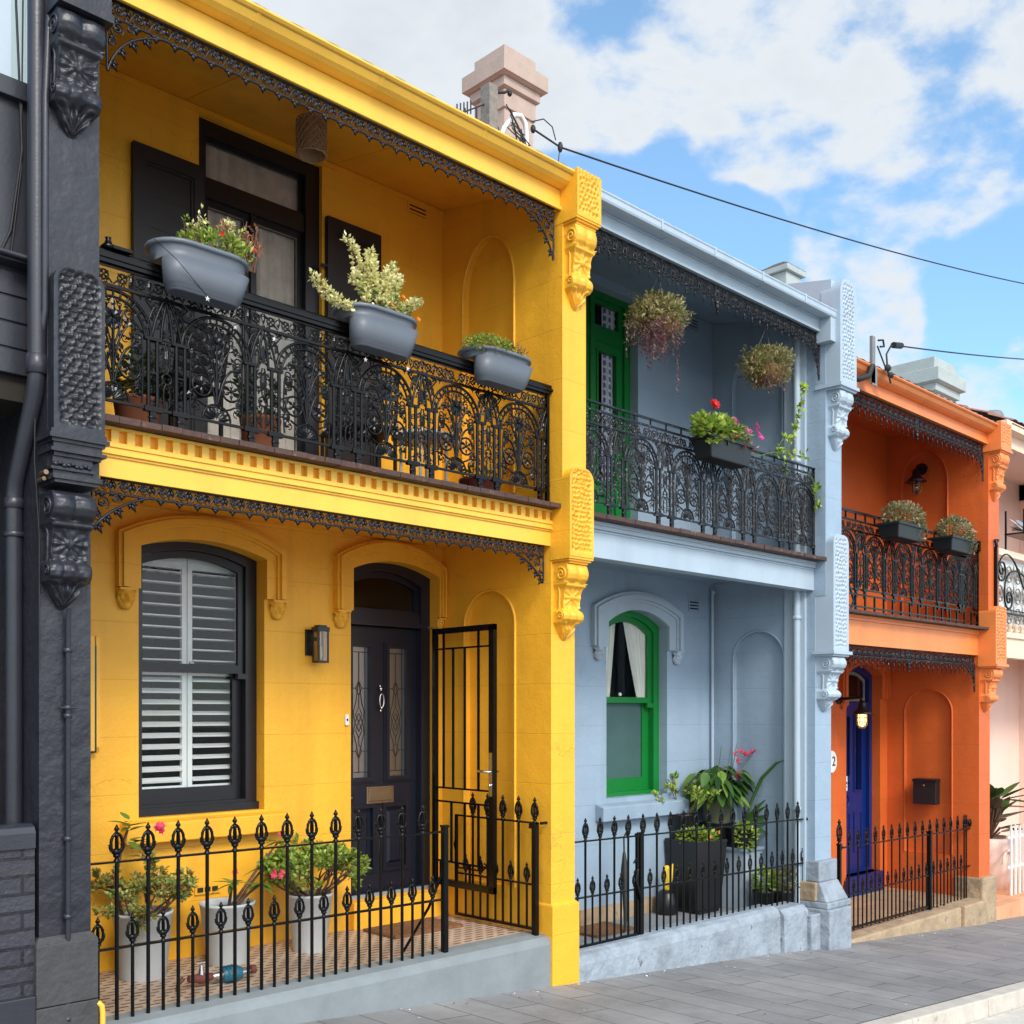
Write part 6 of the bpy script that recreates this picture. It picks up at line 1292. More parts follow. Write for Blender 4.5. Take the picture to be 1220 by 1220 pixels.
# blue balcony box and orange balcony boxes
def trough(label, cx, cy, zb, zt, hl, hd, group=None, mat=None):
    t = thing('window_box', label, 'planter', (cx, cy, zb), group)
    m = MB(); a, b = hl*.88, hd*.8; m.hexa([(cx-a,cy-b,zb),(cx+a,cy-b,zb),(cx+a,cy+b,zb),(cx-a,cy+b,zb),(cx-hl,cy-hd,zt),(cx+hl,cy-hd,zt),(cx+hl,cy+hd,zt),(cx-hl,cy+hd,zt)]); obj('box', m, mat or M['planter_black'], t, bevel=.01)
    m = MB(); m.plate([[(cx-hl-.014,cy-hd-.014),(cx+hl+.014,cy-hd-.014),(cx+hl+.014,cy+hd+.014),(cx-hl-.014,cy+hd+.014)], [(cx-hl+.01,cy-hd+.01),(cx+hl-.01,cy-hd+.01),(cx+hl-.01,cy+hd-.01),(cx-hl+.01,cy+hd-.01)]], 'z', zt-.018, zt+.004); obj('rim', m, mat or M['planter_black'], t, bevel=.004); return t
t = trough('black trough of red, pink and magenta flowers on the pale blue balcony rail', 7.52, 5.17, 2.06, 2.235, .30, .10)
m = MB(); s = MB(); fl = Blooms(); spray(m, (7.42, 5.16, 2.31), (.30, .13, .11), 420, .065, .045, rng, 0); spray(m, (7.62, 5.16, 2.30), (.25, .13, .10), 300, .045, .03, rng, 1); spray(m, (7.30, 5.10, 2.27), (.15, .08, .08), 120, .075, .055, rng, 0)
spray(m, (7.85, 5.15, 2.24), (.12, .06, .05), 60, .05, .02, rng, 1)
s.tube([(7.34,5.17,2.25),(7.35,5.16,2.42),(7.37,5.15,2.50)], .004, 5); 
for c in ((7.37, 5.14, 2.52),): [flower(fl, c, .05, rng, 0, 9) for _ in range(2)]
for c in ((7.57,5.08,2.42),(7.60,5.07,2.40),(7.55,5.08,2.41)): flower(fl, c, .030, rng, 1)
for c in ((7.92,5.10,2.40),(7.94,5.10,2.43),(7.91,5.09,2.44),(7.95,5.1,2.38),(7.96,5.08,2.34),(7.78,5.08,2.36)): flower(fl, c, .032, rng, 1)
for c in ((7.68,5.05,2.20),(7.80,5.06,2.22),(7.52,5.04,2.27)): flower(fl, c, .022, rng, 2)
obj('foliage', m, [M['leaf_bright'], M['leaf_olive']], t); obj('stem', s, M['stem'], t); obj('flower', fl, [M['redflower'], M['magenta'], M['pinkflower']], t)
# climbing stems at the right end of the blue balcony
t = thing('climbing_plant', 'thin climbing plant with pale green leaves at the right end of the pale blue balcony', 'plant', (9.0, 5.34, 1.46)); m = MB(); s = MB()
for pts in ([(8.7,5.36,1.5),(8.72,5.34,2.1),(8.78,5.32,2.40),(8.85,5.30,2.62),(8.95,5.30,2.80),(9.0,5.30,2.98),(9.02,5.30,3.05)], [(8.6,5.36,2.0),(8.55,5.32,2.33),(8.65,5.30,2.48),(8.72,5.3,2.52)], [(8.2,5.3,2.25),(8.45,5.28,2.33),(8.8,5.27,2.36),(9.05,5.27,2.38)], [(9.05,5.3,2.3),(9.15,5.28,2.2),(9.2,5.26,2.0),(9.18,5.25,1.95)]):
    s.tube(pts, .004, 5)
    for a, b in zip(pts[1:], pts[2:]):
        for k_ in range(9): f = rng.random(); q = [a[j] + (b[j]-a[j])*f + rng.gauss(0,.014) for j in range(3)]; m.leaf(q, (rng.gauss(0,1), rng.gauss(-.5,.5), rng.gauss(0,.8)), rng.uniform(.05,.085), .045, Vector((rng.gauss(0,.5), -1, .5)), 0)
obj('foliage', m, M['leaf_bright'], t); obj('stem', s, M['stem_green'], t)
for i, (cx, zb_, lab) in enumerate(((10.72, 1.775, 'black box of pinkish shrubs on the orange balcony rail, nearer the pale blue pier'), (11.98, 1.775, 'black box of pinkish shrubs on the orange balcony rail, nearer the orange pier'))):
    t = trough(lab, cx, 5.16, zb_, zb_+.15, .30, .12, 'black boxes on the orange balcony rail', M['planter_black']); m = MB()
    spray(m, (cx + .04, 5.15, zb_ + .25), (.33, .16, .14), 900, .05, .022, rng, 0); spray(m, (cx + .25, 5.08, zb_+.12), (.12, .06, .10), 160, .05, .02, rng, 0); obj('foliage', m, M['leaf_olive'], t)
# ------------------------------------------------------------------ hanging baskets (blue veranda)
for (cx, lab, trail) in ((7.02, 'full hanging basket with long purple trailing stems, nearer the green french window', True), (8.62, 'rounder hanging basket of pale foliage near the blue pier', False)):
    t = thing('hanging_basket', lab, 'hanging basket', (cx, 5.45, 2.9), 'hanging baskets on the pale blue veranda')
    zc = 3.22 if trail else 3.19; m = MB(); w = MB(); b = MB()
    b.lathe([(.02,-.13),(.10,-.11),(.16,-.05),(.18,.02),(.17,.02),(.0,.0)], (cx, 5.45, zc-.06), 14); obj('basket', b, M['coir'], t)
    for k_ in range(3): a = 2*math.pi*k_/3; w.tube([(cx + .17*math.cos(a), 5.45 + .17*math.sin(a), zc-.05), (cx, 5.45, zc+.34)], .0022, 4)
    w.tube([(cx, 5.45, zc+.34), (cx, 5.45, 3.75)], .003, 4); obj('chain', w, M['chrome'], t)
    for (dx, dz, rx, rz, n_) in (((-.03,.03,.22,.14,900),(.12,.02,.15,.12,420),(-.15,-.02,.13,.11,320),(.04,.10,.13,.07,240),(-.05,-.08,.24,.08,260)) if trail else ((.02,.01,.22,.13,850),(.14,-.01,.14,.11,380),(-.15,-.03,.12,.10,300),(-.02,.09,.14,.07,240),(.02,-.10,.20,.08,200))):
        spray(m, (cx + dx, 5.45, zc + dz), (rx, rx*.95, rz), n_, .052, .021, rng, 0, shell=.35, droop=.15)
    for k_ in range(34):
        a_ = rng.random()*6.28; w0 = Vector((cx + .22*math.cos(a_), 5.45 + .2*math.sin(a_), zc + rng.uniform(-.08,.12)))
        for q_ in range(6): w0 = w0 + Vector((math.cos(a_)*.014 + rng.gauss(0,.006), math.sin(a_)*.012, rng.uniform(-.012,.012))); m.leaf(w0, (rng.gauss(0,1), rng.gauss(0,1), rng.gauss(0,.6)), .034, .015, None, 0)
    spray(m, (cx + .03, 5.40, zc + .02), (.2, .2, .15), 400, .045, .02, rng, 2)
    if trail:
        spray(m, (cx - .04, 5.45, zc - .14), (.25, .22, .14), 420, .035, .016, rng, 1)
        for k_ in range(58):
            x = cx - .06 + rng.gauss(-.06, .10); y = 5.40 + rng.gauss(0, .07); z = zc - .10; L_ = rng.uniform(.06, .30) * (1.15 if x < cx - .05 else .7)
            while L_ > 0: z -= .010; L_ -= .010; x += rng.gauss(0, .004); m.leaf((x + rng.gauss(0,.006), y, z), (rng.gauss(0,1), rng.gauss(-.3,.6), rng.gauss(-.6,.5)), .026, .012, None, 1)
        for (x, L_) in ((cx + .16, .52), (cx + .18, .44)):
            z = zc - .08; y = 5.38
            while L_ > 0: z -= .012; L_ -= .012; x += rng.gauss(-.0012, .004); m.leaf((x, y, z), (rng.gauss(0,1), rng.gauss(-.3,.6), rng.gauss(-.6,.5)), .028 if L_ < .35 else .02, .012, None, 1)
    else:
        spray(m, (cx, 5.45, zc - .10), (.26, .22, .12), 380, .04, .016, rng, 2)
        for k_ in range(18):
            x = cx + rng.gauss(-.02, .10); y = 5.38 + rng.gauss(0, .06); z = zc - .12; L_ = rng.uniform(.04, .16)
            while L_ > 0: z -= .012; L_ -= .012; m.leaf((x + rng.gauss(0,.006), y, z), (rng.gauss(0,1), rng.gauss(-.3,.6), rng.gauss(-.6,.5)), .03, .013, None, 1)
    obj('foliage', m, [M['leaf_basket'], M['leaf_purple'], M['leaf_olive']], t)
# ------------------------------------------------------------------ pots on the yellow porch
def round_pot(label, cx, cy, zb, r0, r1, h, mat, group=None, name='potted_plant', cat='potted plant'):
    t = thing(name, label, cat, (cx, cy, zb), group); m = MB()
    m.lathe([(r0*.96,0),(r0,.01),(r1,h-.02),(r1*1.02,h-.018),(r1*1.03,h),(r1*.95,h),(r1*.93,h-.05)], (cx, cy, zb), 40, cap=False); m.lathe([(.001,.002),(r0*.96,.002)], (cx, cy, zb), 40, cap=False); obj('pot', m, mat, t)
    m = MB(); m.lathe([(.001,.012),(r1*.5,.008),(r1*.94,0)], (cx, cy, zb+h-.05), 24, cap=False); obj('soil', m, M['soil'], t); return t
pg = 'pale grey pots along the yellow porch wall'
t = round_pot('pale grey pot of bronze tipped jade plant with a pink flower, beside the charcoal pier', 2.965, 6.20, -1.6, .135, .172, .40, M['pot'], pg)
m = MB(); s = MB(); fl = Blooms(); rng = random.Random(5); branchy(s, m, (3.0, 6.18, -1.24), .33, 1.5, 7, rng, .011, .044, .028, 9, 0, 3, lean=(.35, 0), lift=.0); branchy(s, m, (2.88, 6.18, -1.24), .28, 1.1, 4, rng, .008, .042, .026, 8, 0, 2)
s.tube([(2.84,6.20,-1.24),(2.80,6.22,-1.0),(2.83,6.20,-.82),(2.86,6.18,-.70)], [.014,.012,.010,.008], 7)
obj('foliage', m, M['jade'], t)
b = MB()
for k_ in range(15): a = rng.random()*6.28; z = -.70 + rng.uniform(-.17,.06); b.leaf((2.87, 6.18, z), (math.cos(a), math.sin(a)-.3, rng.uniform(-.1,.7)), rng.uniform(.09,.15), .05, None, 0, .25, 5)
obj('top_leaves', b, M['leaf'], t); obj('stem', s, M['stem'], t)
for c in ((2.975,6.02,-.685),(2.99,6.02,-.70),(2.985,6.01,-.675)): flower(fl, c, .034, rng)
obj('flower', fl, M['pinkflower'], t)
t = round_pot('pale grey pot of long leaved pink flowered plant, middle pot of the yellow porch', 3.52, 6.18, -1.6, .125, .170, .39, M['pot'], pg)
m = MB(); s = MB(); fl = Blooms()
for (p, tip, n_) in (((3.55,6.18,-1.24), (3.86,6.12,-.85), 13), ((3.52,6.16,-1.24), (3.50,6.08,-1.08), 10), ((3.56,6.15,-1.24), (3.68,6.04,-1.10), 12), ((3.60,6.2,-1.24), (3.80,6.2,-1.02), 9)):
    s.tube([p, tuple(p[i]*.45 + tip[i]*.55 + (0,0,.01)[i] for i in range(3)), tip], [.012,.010,.007], 6)
    for k_ in range(n_): a = 6.28*k_/n_ + rng.random(); m.leaf(tip, (math.cos(a), math.sin(a), rng.uniform(-.2,.5)), rng.uniform(.09,.15), .036, None, 0, .3, 5)
obj('foliage', m, M['leaf'], t); obj('stem', s, M['stem'], t)
for c in ((3.47,6.0,-1.0),(3.74,5.98,-1.02),(3.78,5.97,-1.05),(3.80,5.98,-1.03),(3.83,6.05,-.80),(3.73,5.97,-1.04)): flower(fl, c, .026, rng)
obj('flower', fl, M['pinkflower'], t)
t = round_pot('pale grey pot of dense green jade plant beside the dark front door step', 4.10, 6.12, -1.6, .110, .152, .385, M['pot'], pg)
m = MB(); s = MB(); rng = random.Random(8); branchy(s, m, (4.12, 6.12, -1.26), .42, 1.9, 11, rng, .012, .042, .028, 11, 0, 3, lift=.02); branchy(s, m, (4.12, 6.12, -1.24), .36, .7, 5, rng, .011, .042, .028, 10, 0, 3); obj('foliage', m, M['jade_green'], t); obj('stem', s, M['stem'], t)
# hose fitting, mat, door furniture on the yellow porch
t = thing('tap_timer', 'blue and red tap timer fitting lying on the patterned porch tiles between two grey pots', 'tap timer', (3.2, 5.72, -1.6))
m = MB(); m.tube([(3.02,5.74,-1.54),(3.10,5.74,-1.55),(3.17,5.74,-1.55)], [.020,.030,.022], 12); m.tube([(2.99,5.74,-1.53),(2.955,5.74,-1.56),(2.95,5.74,-1.60)], [.014,.012,.010], 8); m.tube([(3.43,5.70,-1.54),(3.40,5.70,-1.54)], .026, 10); obj('red_body', m, M['red_paint'], t)
m = MB(); m.tube([(3.10,5.74,-1.55),(3.10,5.74,-1.47)], [.022,.010], 10); m.tube([(3.07,5.74,-1.46),(3.14,5.74,-1.46)], .007, 6); m.tube([(3.17,5.735,-1.55),(3.21,5.73,-1.55),(3.23,5.73,-1.55)], [.016,.026,.026], 12); m.tube([(3.34,5.71,-1.55),(3.41,5.70,-1.545)], [.024,.012], 10); obj('fitting', m, M['chrome'], t)
m = MB(); m.tube([(3.23,5.73,-1.55),(3.25,5.728,-1.55),(3.32,5.715,-1.55),(3.345,5.71,-1.55)], [.038,.046,.046,.036], 14)
for k_ in range(4): m.tube([(3.25+.022*k_ + .0, 5.727 + .048*math.cos(a), -1.55 + .048*math.sin(a)) for a in [2*math.pi*i/16 for i in range(16)]], .005, 5, True)
obj('blue_drum', m, M['turq'], t)
m = MB(); m.plate([[(4.72,5.98),(5.36,5.98),(5.36,6.36),(4.72,6.36)]], 'z', -1.598, -1.578)
for i in range(9):
    for j in range(5): cx = 4.77 + i*.067; cy = 6.02 + j*.072; m.tube([(cx + .028*math.cos(a), cy + .028*math.sin(a), -1.576) for a in [2*math.pi*k_/12 for k_ in range(12)]], .006, 5, True)
solo('door_mat', m, M['coir'], 'brown scroll patterned door mat on the tiles in front of the dark front door', 'door mat')
t = thing('wall_lamp', 'black square lantern on the yellow wall between window and front door', 'wall lamp', (4.40, 6.44, .35))
m = MB(); m.box(4.315, 4.375, 6.484, 6.5, .40, .585); m.box(4.335, 4.36, 6.42, 6.49, .50, .53); obj('bracket', m, M['joinery'], t)
m = MB(); x0, x1, y0, y1, z0, z1 = 4.345, 4.435, 6.375, 6.455, .355, .60
for a, b in ((x0, y0), (x1-.012, y0), (x0, y1-.012), (x1-.012, y1-.012)): m.box(a, a+.012, b, b+.012, z0, z1)
m.box(x0, x1, y0, y1, z0-.008, z0+.006); m.box(x0-.004, x1+.004, y0-.004, y1+.004, z1-.03, z1); m.box(x0+.01, x1-.01, y0+.01, y1-.01, z1, z1+.014); obj('lantern_frame', m, M['joinery'], t, bevel=.002)
m = MB(); m.box(x0+.004, x1-.004, y0+.004, y1-.004, z0+.006, z1-.03); obj('lantern_glass', m, M['lamp_glass'], t); m = MB(); m.lathe([(.010,0),(.014,.04),(.010,.09),(.002,.12)], ((x0+x1)/2, (y0+y1)/2, z0+.01), 10); obj('bulb', m, M['white'], t)
m = MB(); m.box(4.655, 4.685, 6.482, 6.5, -.10, -.02, 0); m.box(4.663, 4.677, 6.478, 6.484, -.068, -.05, 1); solo('doorbell', m, [M['white'], M['joinery']], 'small white doorbell on the yellow wall at the left of the dark front door', 'doorbell', bevel=.003)
t = thing('pendant_lamp', 'woven cylinder lampshade hung from the yellow balcony ceiling', 'lamp', (3.90, 5.80, 3.54)); m = MB()
for z in range(9):
    for a in range(14):
        for sg in (-1, 1): a0 = 2*math.pi*(a + (z % 2)*.5)/14; a1 = a0 + sg*math.pi/14; m.tube([(3.90 + .092*math.cos(a0), 5.80 + .092*math.sin(a0), 3.545 + z*.024), (3.90 + .098*math.cos((a0+a1)/2), 5.80 + .098*math.sin((a0+a1)/2), 3.557 + z*.024), (3.90 + .092*math.cos(a1), 5.80 + .092*math.sin(a1), 3.569 + z*.024)], .0045, 4)
for z in (3.545, 3.762): m.tube([(3.90 + .092*math.cos(a), 5.80 + .092*math.sin(a), z) for a in [2*math.pi*i/24 for i in range(24)]], .005, 5, True)
m.lathe([(.082,0),(.082,.215)], (3.90, 5.80, 3.547), 20, cap=False); obj('shade', m, M['wicker'], t); m = MB(); m.tube([(3.90, 5.80, 3.60), (3.90, 5.80, 3.84)], .005, 5); obj('cord', m, M['white'], t)
t = thing('meter_box', 'narrow yellow painted meter cover on the wall beside the charcoal pier', 'meter cover', (2.83, 6.48, -.25)); m = MB(); m.box(2.72, 2.775, 6.44, 6.5, -.24, .46); m.box(2.79, 2.815, 6.46, 6.5, -.22, .46); obj('cover', m, ytr, t, bevel=.004); m = MB(); m.box(2.774, 2.791, 6.455, 6.5, -.25, .40); obj('gap', m, M['joinery'], t)
m = MB(); m.tube([(2.306,5.262,-2.1),(2.306,5.262,-1.50),(2.303,5.265,-1.465),(2.292,5.27,-1.45),(2.275,5.28,-1.45)], .014, 10); solo('gas_pipe', m, ytr, 'short yellow painted pipe bent into the base of the charcoal pier', 'pipe')
m = MB(); m.box(3.46, 3.64, 6.485, 6.502, -1.20, -1.14, 0)
for i in range(3): m.box(3.475 + i*.053, 3.515 + i*.053, 6.480, 6.488, -1.185, -1.155, 1)
obj('air_vent', m, [yel, M['vent_dark']], Y)
# things standing on the yellow balcony, seen through the railing
def chair(label, x, y, z, rz, mat):
    t = thing('balcony_chair', label, 'chair', (x, y, z), None, rz)
    for (a, b) in ((-.2,-.2), (.2,-.2)): m = MB(); m.tube([(a, b, 0), (a, b, .44)], .014, 6); obj('leg', m, mat, t)
    for a in (-.2, .2): m = MB(); m.tube([(a, .2, 0), (a, .2, .44), (a, .26, .80)], .014, 6); obj('leg', m, mat, t)
    m = MB(); m.box(-.22, .22, -.22, .22, .44, .465); obj('seat', m, mat, t, bevel=.01); m = MB()
    for i in range(5): m.box(-.2, .2, .21 + i*.012, .225 + i*.012, .50 + i*.06, .54 + i*.06)
    obj('backrest', m, mat, t, bevel=.004); return t
chair('dark slatted chair on the yellow balcony behind the iron lace, left of the french window', 3.05, 6.0, 1.476, R(200), M['shutter'])
chair('dark slatted chair on the yellow balcony in front of the right shutter', 4.45, 6.05, 1.476, R(160), M['shutter'])
for (x, y, r_, lab) in ((2.72, 5.75, .13, 'terracotta pot on the yellow balcony floor nearest the charcoal pier'), (3.42, 5.62, .12, 'terracotta pot on the yellow balcony floor in the middle of the railing')):
    t = round_pot(lab, x, y, 1.476, r_*.75, r_, .26, M['terracotta'], 'terracotta pots behind the yellow balcony railing'); m = MB(); spray(m, (x, y, 1.85), (.14,.12,.14), 160, .06, .03, rng, 0); obj('foliage', m, M['leaf_dark'], t)
t = thing('side_table', 'small white table on the yellow balcony behind the railing', 'table', (5.0, 6.0, 1.476)); m = MB(); m.lathe([(.24,0),(.24,.02)], (5.0,6.0,1.96), 24); obj('tabletop', m, M['white'], t)
for a, b in ((4.88,5.9),(5.12,5.9),(4.88,6.12),(5.12,6.12)): m = MB(); m.tube([(a,b,1.476),(a,b,1.96)], .012, 6); obj('leg', m, M['white'], t)
t = round_pot('dark red pot with a trailing plant on the yellow balcony near its right end', 5.18, 5.60, 1.476, .12, .15, .16, M['red_paint'], None); m = MB(); spray(m, (5.18,5.6,1.66), (.13,.1,.05), 90, .05, .02, rng, 0); obj('foliage', m, M['leaf'], t)
# ------------------------------------------------------------------ blue porch
def square_pot(mb, cx, cy, zb, a0, a1, h, rz=0, mi=0):
    c, s_ = math.cos(rz), math.sin(rz); q = lambda x, y, z: (cx + x*c - y*s_, cy + x*s_ + y*c, z)
    P = lambda a, z: [q(-a,-a,z), q(a,-a,z), q(a,a,z), q(-a,a,z)]
    rings = [P(a0, zb), P(a1, zb+h), P(a1*.93, zb+h), P(a1*.92, zb+h-.06)]
    vs = [p for r_ in rings for p in r_]; mb.add(vs, [(3,2,1,0)] + [(i*4+j, i*4+(j+1)%4, (i+1)*4+(j+1)%4, (i+1)*4+j) for i in range(3) for j in range(4)], mi); mb.add(rings[3], [(0,1,2,3)], mi)
t = thing('tall_planter', 'tall black tapered planter with low green herbs in front of the blue window sill', 'planter', (8.60, 6.22, -1.93)); m = MB(); square_pot(m, 8.60, 6.22, -1.90, .165, .215, .67, R(-8)); m.box(8.44, 8.76, 6.06, 6.38, -1.93, -1.90); obj('pot', m, M['planter_black'], t, bevel=.008)
m = MB(); fl = Blooms(); spray(m, (8.58, 6.20, -1.21), (.20,.20,.08), 420, .05, .03, rng, 0); obj('foliage', m, M['leaf_bright'], t)
for c in ((8.65,5.98,-1.15),(8.52,6.0,-1.19)): flower(fl, c, .02, rng)
obj('flower', fl, M['orangeflower'], t)
t = thing('plant_stand', 'pale blue painted box used as a plant stand on the blue porch', 'plant stand', (9.0, 6.05, -1.93)); m = MB(); m.box(8.93, 9.24, 5.88, 6.40, -1.93, -1.36); obj('box', m, bt, t, bevel=.006); m = MB(); m.box(8.91, 9.245, 5.86, 6.42, -1.36, -1.33); obj('lid', m, bl, t, bevel=.004)
m = MB(); m.box(9.0, 9.20, 6.43, 6.465, -1.93, -1.10); solo('wall_cabinet', m, bt, 'pale blue board leaning behind the plant stand on the blue porch', 'board')
t = round_pot('olive green pot of large leaved plant with red flower spikes on the blue porch', 8.98, 6.24, -1.10, .13, .185, .30, M['pot_olive'])
m = MB(); s = MB(); fl = Blooms(); rng = random.Random(21)
m2 = MB(); m2.box(8.85, 9.11, 6.10, 6.38, -1.33, -1.10); obj('riser', m2, M['joinery'], t)
for k_ in range(105):
    a = rng.random()*6.28; r_ = rng.uniform(.03,.30); tip = (8.98 + r_*math.cos(a), 6.20 + r_*math.sin(a)*.7, -.68 + rng.uniform(-.12,.16) - r_*.25); s.tube([(8.98, 6.22, -.84), ((8.98+tip[0])/2, (6.22+tip[1])/2, tip[2]-.02), tip], .004, 4)
    m.leaf(tip, (math.cos(a), math.sin(a), -.45), rng.uniform(.12,.20), rng.uniform(.065,.10), Vector((rng.gauss(0,.3), rng.gauss(-.2,.3), 1)), 0 if rng.random() < .25 else 1, .5, 6)
for (x, z, lean) in ((8.78, -.34, 0), (8.93, -.34, .02), (9.02, -.30, .03), (9.22, -.40, .12)): s.tube([(8.98, 6.15, -.75), (x, 6.08, -.55), (x + lean, 6.05, z)], .004, 4); 
for (x, z) in ((8.99, -.42), (9.08, -.40), (9.20, -.45), (9.28, -.42), (9.03,-.62), (9.04,-.50)):
    q_ = MB(); fl.items.append(q_)
    for k_ in range(4): q_.leaf((x - .03, 6.04, z), (rng.gauss(.6,.5), -.4, rng.gauss(.3,.4)), .085, .04, None, 0)
obj('foliage', m, [M['leaf'], M['leaf_dark']], t); obj('stem', s, M['stem_green'], t); obj('flower', fl, M['pinkflower'], t)
t = round_pot('black pot of yellowish leafy shrub squeezed under the end of the blue window sill', 8.62, 6.40, -1.30, .09, .12, .30, M['planter_black']); m = MB(); s = MB(); branchy(s, m, (8.60, 6.36, -1.05), .45, .8, 6, rng, .008, .06, .03, 9, 0, 2); obj('foliage', m, M['leaf_bright'], t); obj('stem', s, M['stem'], t)
m = MB(); m.box(8.55, 8.70, 6.40, 6.462, -1.93, -1.30); solo('pot_riser', m, M['joinery'], 'dark block carrying the leafy shrub pot behind the tall black planter', 'block')
t = round_pot('wide black pot of strappy green leaves on top of the pale blue plant stand', 9.06, 6.02, -1.33, .13, .155, .20, M['planter_black']); m = MB(); s = MB()
for (dx, dz, L_) in ((.55,.95,.42), (.35,.9,.30), (-.5,.5,.3), (.9,.25,.34), (.7,-.1,.3), (-.9,.1,.26), (.2,.5,.36), (1,.5,.40)): m.leaf((9.06, 5.98, -1.12), (dx, -.35, dz), L_, .055, Vector((0,-1,.4)), 0, .22, 8)
pts = [(9.10,6.0,-1.12),(9.14,5.95,-.90),(9.22,5.88,-.66),(9.36 - .16,5.70,-.50),(9.21,5.62,-.47)]; m.tube(pts, [.006,.014,.018,.014,.003], 6)
spray(m, (8.98, 5.90, -1.22), (.12,.10,.14), 220, .05, .03, rng, 1)
obj('foliage', m, [M['leaf_dark'], M['leaf_bright']], t)
for (x, y, lab, mt_) in ((8.98, 5.70, 'small black pot of round leaved creeper in front of the pale blue plant stand', 'leaf_bright'), (9.13, 5.58, 'small black pot of white flecked ivy beside the blue pier base', 'leaf_olive')):
    t = round_pot(lab, x, y, -1.93, .085, .11, .22, M['planter_black'], 'small black pots on the blue porch'); m = MB(); spray(m, (x, y-.02, -1.62), (.13,.11,.12), 200, .05, .04, rng, 0); obj('foliage', m, M[mt_], t)
t = thing('watering_can', 'small bright yellow plastic caddy on the blue porch beside the tall black planter', 'caddy', (8.27, 6.32, -1.93)); m = MB(); m.lathe([(.035,0),(.038,.02),(.035,.20),(.02,.23),(.0,.235)], (8.27, 6.32, -1.70), 14); m.tube([(8.25,6.27,-1.48),(8.23,6.22,-1.44),(8.22,6.22,-1.58),(8.25,6.27,-1.66)], .008, 6); obj('body', m, M['plastic_yellow'], t)
m = MB(); m.lathe([(.10,0),(.11,.02),(.09,.20),(.05,.23)], (8.27,6.32,-1.93), 16); obj('base', m, M['joinery'], t)
t = thing('folded_umbrella', 'folded black umbrella leaning behind the blue house gate', 'umbrella', (7.30, 6.0, -1.93)); m = MB(); m.tube([(7.28,6.02,-1.92),(7.33,6.05,-1.75),(7.40,6.12,-1.40),(7.43,6.15,-1.25)], [.008,.022,.035,.012], 9); m.tube([(7.43,6.15,-1.25),(7.45,6.17,-1.12),(7.48,6.17,-1.08),(7.50,6.17,-1.13)], .008, 6); obj('canopy', m, M['rubber'], t)
m = MB(); m.box(6.95, 7.48, 6.05, 6.42, -1.928, -1.908); solo('coir_mat', m, M['coir'], 'plain brown coir mat on the grey porch flags of the pale blue house', 'door mat')
# ------------------------------------------------------------------ orange veranda things
def bulkhead(label, x, y, z, wallx=None, wally=None, lit=False):
    t = thing('wall_lamp', label, 'wall lamp', (x, y, z), 'black bulkhead lamps of the orange house'); m = MB()
    m.lathe([(.13,-.03),(.10,.0),(.05,.045),(.045,.10),(.03,.13)], (x, y, z), 18); 
    if wallx: m.tube([(x, y, z+.11), (x+.04, y, z+.17), (wallx-.02, y, z+.15)], .018, 8); m.tube([(wallx-.02, y, z+.15), (wallx, y, z+.15)], .075, 16)
    if wally: m.tube([(x, y, z+.11), (x, y+.03, z+.17), (x, wally-.02, z+.15)], .018, 8); m.tube([(x, wally-.02, z+.15), (x, wally, z+.15)], .06, 16)
    obj('hood', m, M['joinery'], t); m = MB()
    for k_ in range(6): a = math.pi*k_/3; m.tube([(x + .058*math.cos(a), y + .058*math.sin(a), z-.02), (x + .058*math.cos(a), y + .058*math.sin(a), z-.15), (x + .03*math.cos(a), y + .03*math.sin(a), z-.19), (x, y, z-.20)], .005, 5)
    for zz in (-.07, -.12): m.tube([(x + .06*math.cos(a), y + .06*math.sin(a), z+zz) for a in [math.pi*i/8 for i in range(16)]], .005, 5, True)
    obj('cage', m, M['brass'], t); m = MB(); m.lathe([(.046,-.02),(.048,-.12),(.035,-.165),(.0,-.18)], (x, y, z), 14); obj('lamp_jar', m, M['glow'] if lit else M['lamp_glass'], t)
bulkhead('unlit black caged lamp in the arched niche of the orange balcony wall', 12.90, 6.02, 2.87, wallx=13.06)
bulkhead('lit black caged lamp glowing on the orange wall beside the royal blue door', 11.80, 6.16, .0, wally=6.47, lit=True)
t = thing('mailbox', 'dark brown steel mailbox in the lower arched niche of the orange porch wall', 'mailbox', (13.0, 5.93, -1.14)); m = MB(); m.box(12.93, 13.05, 5.785, 6.075, -1.14, -.84); obj('body', m, M['shutter'], t, bevel=.006); m = MB(); m.box(12.925, 12.932, 5.80, 6.06, -.91, -.905); m.hexa([(12.915,5.775,-.862),(13.05,5.775,-.862),(13.05,6.085,-.862),(12.915,6.085,-.862),(12.93,5.785,-.83),(13.05,5.785,-.822),(13.05,6.075,-.822),(12.93,6.075,-.83)]); obj('lid', m, M['joinery'], t)
m = MB(); m.tube([(12.928,5.93,-.905),(12.92,5.93,-.905)], .012, 8); obj('lock', m, M['chrome'], t)
t = thing('house_number_sign', 'white oval house number sign on the orange wall by the pale blue pier', 'sign', (11.62, 6.45, -.59)); m = MB(); vs = [(11.62 + .11*math.cos(a), -.59 + .13*math.sin(a)) for a in [2*math.pi*i/28 for i in range(28)]]; m.plate([vs], 'y', 6.445, 6.47); obj('plate', m, M['white'], t)
text(t, '2', .16, (11.655, 6.442, -.59), M['joinery'], 'numeral')
t = thing('folding_stool', 'green metal folding stool on the orange balcony behind the iron lace', 'stool', (10.9, 5.9, 1.006)); m = MB()
for a in (-.12, .12): m.tube([(10.75, 5.9+a, 1.006), (11.02, 5.9+a, 1.42)], .012, 6); m.tube([(11.02, 5.9+a, 1.006), (10.75, 5.9+a, 1.42)], .012, 6)
obj('legs', m, M['turq'], t); m = MB(); m.box(10.72, 11.05, 5.76, 6.04, 1.42, 1.44); obj('seat', m, M['turq'], t)
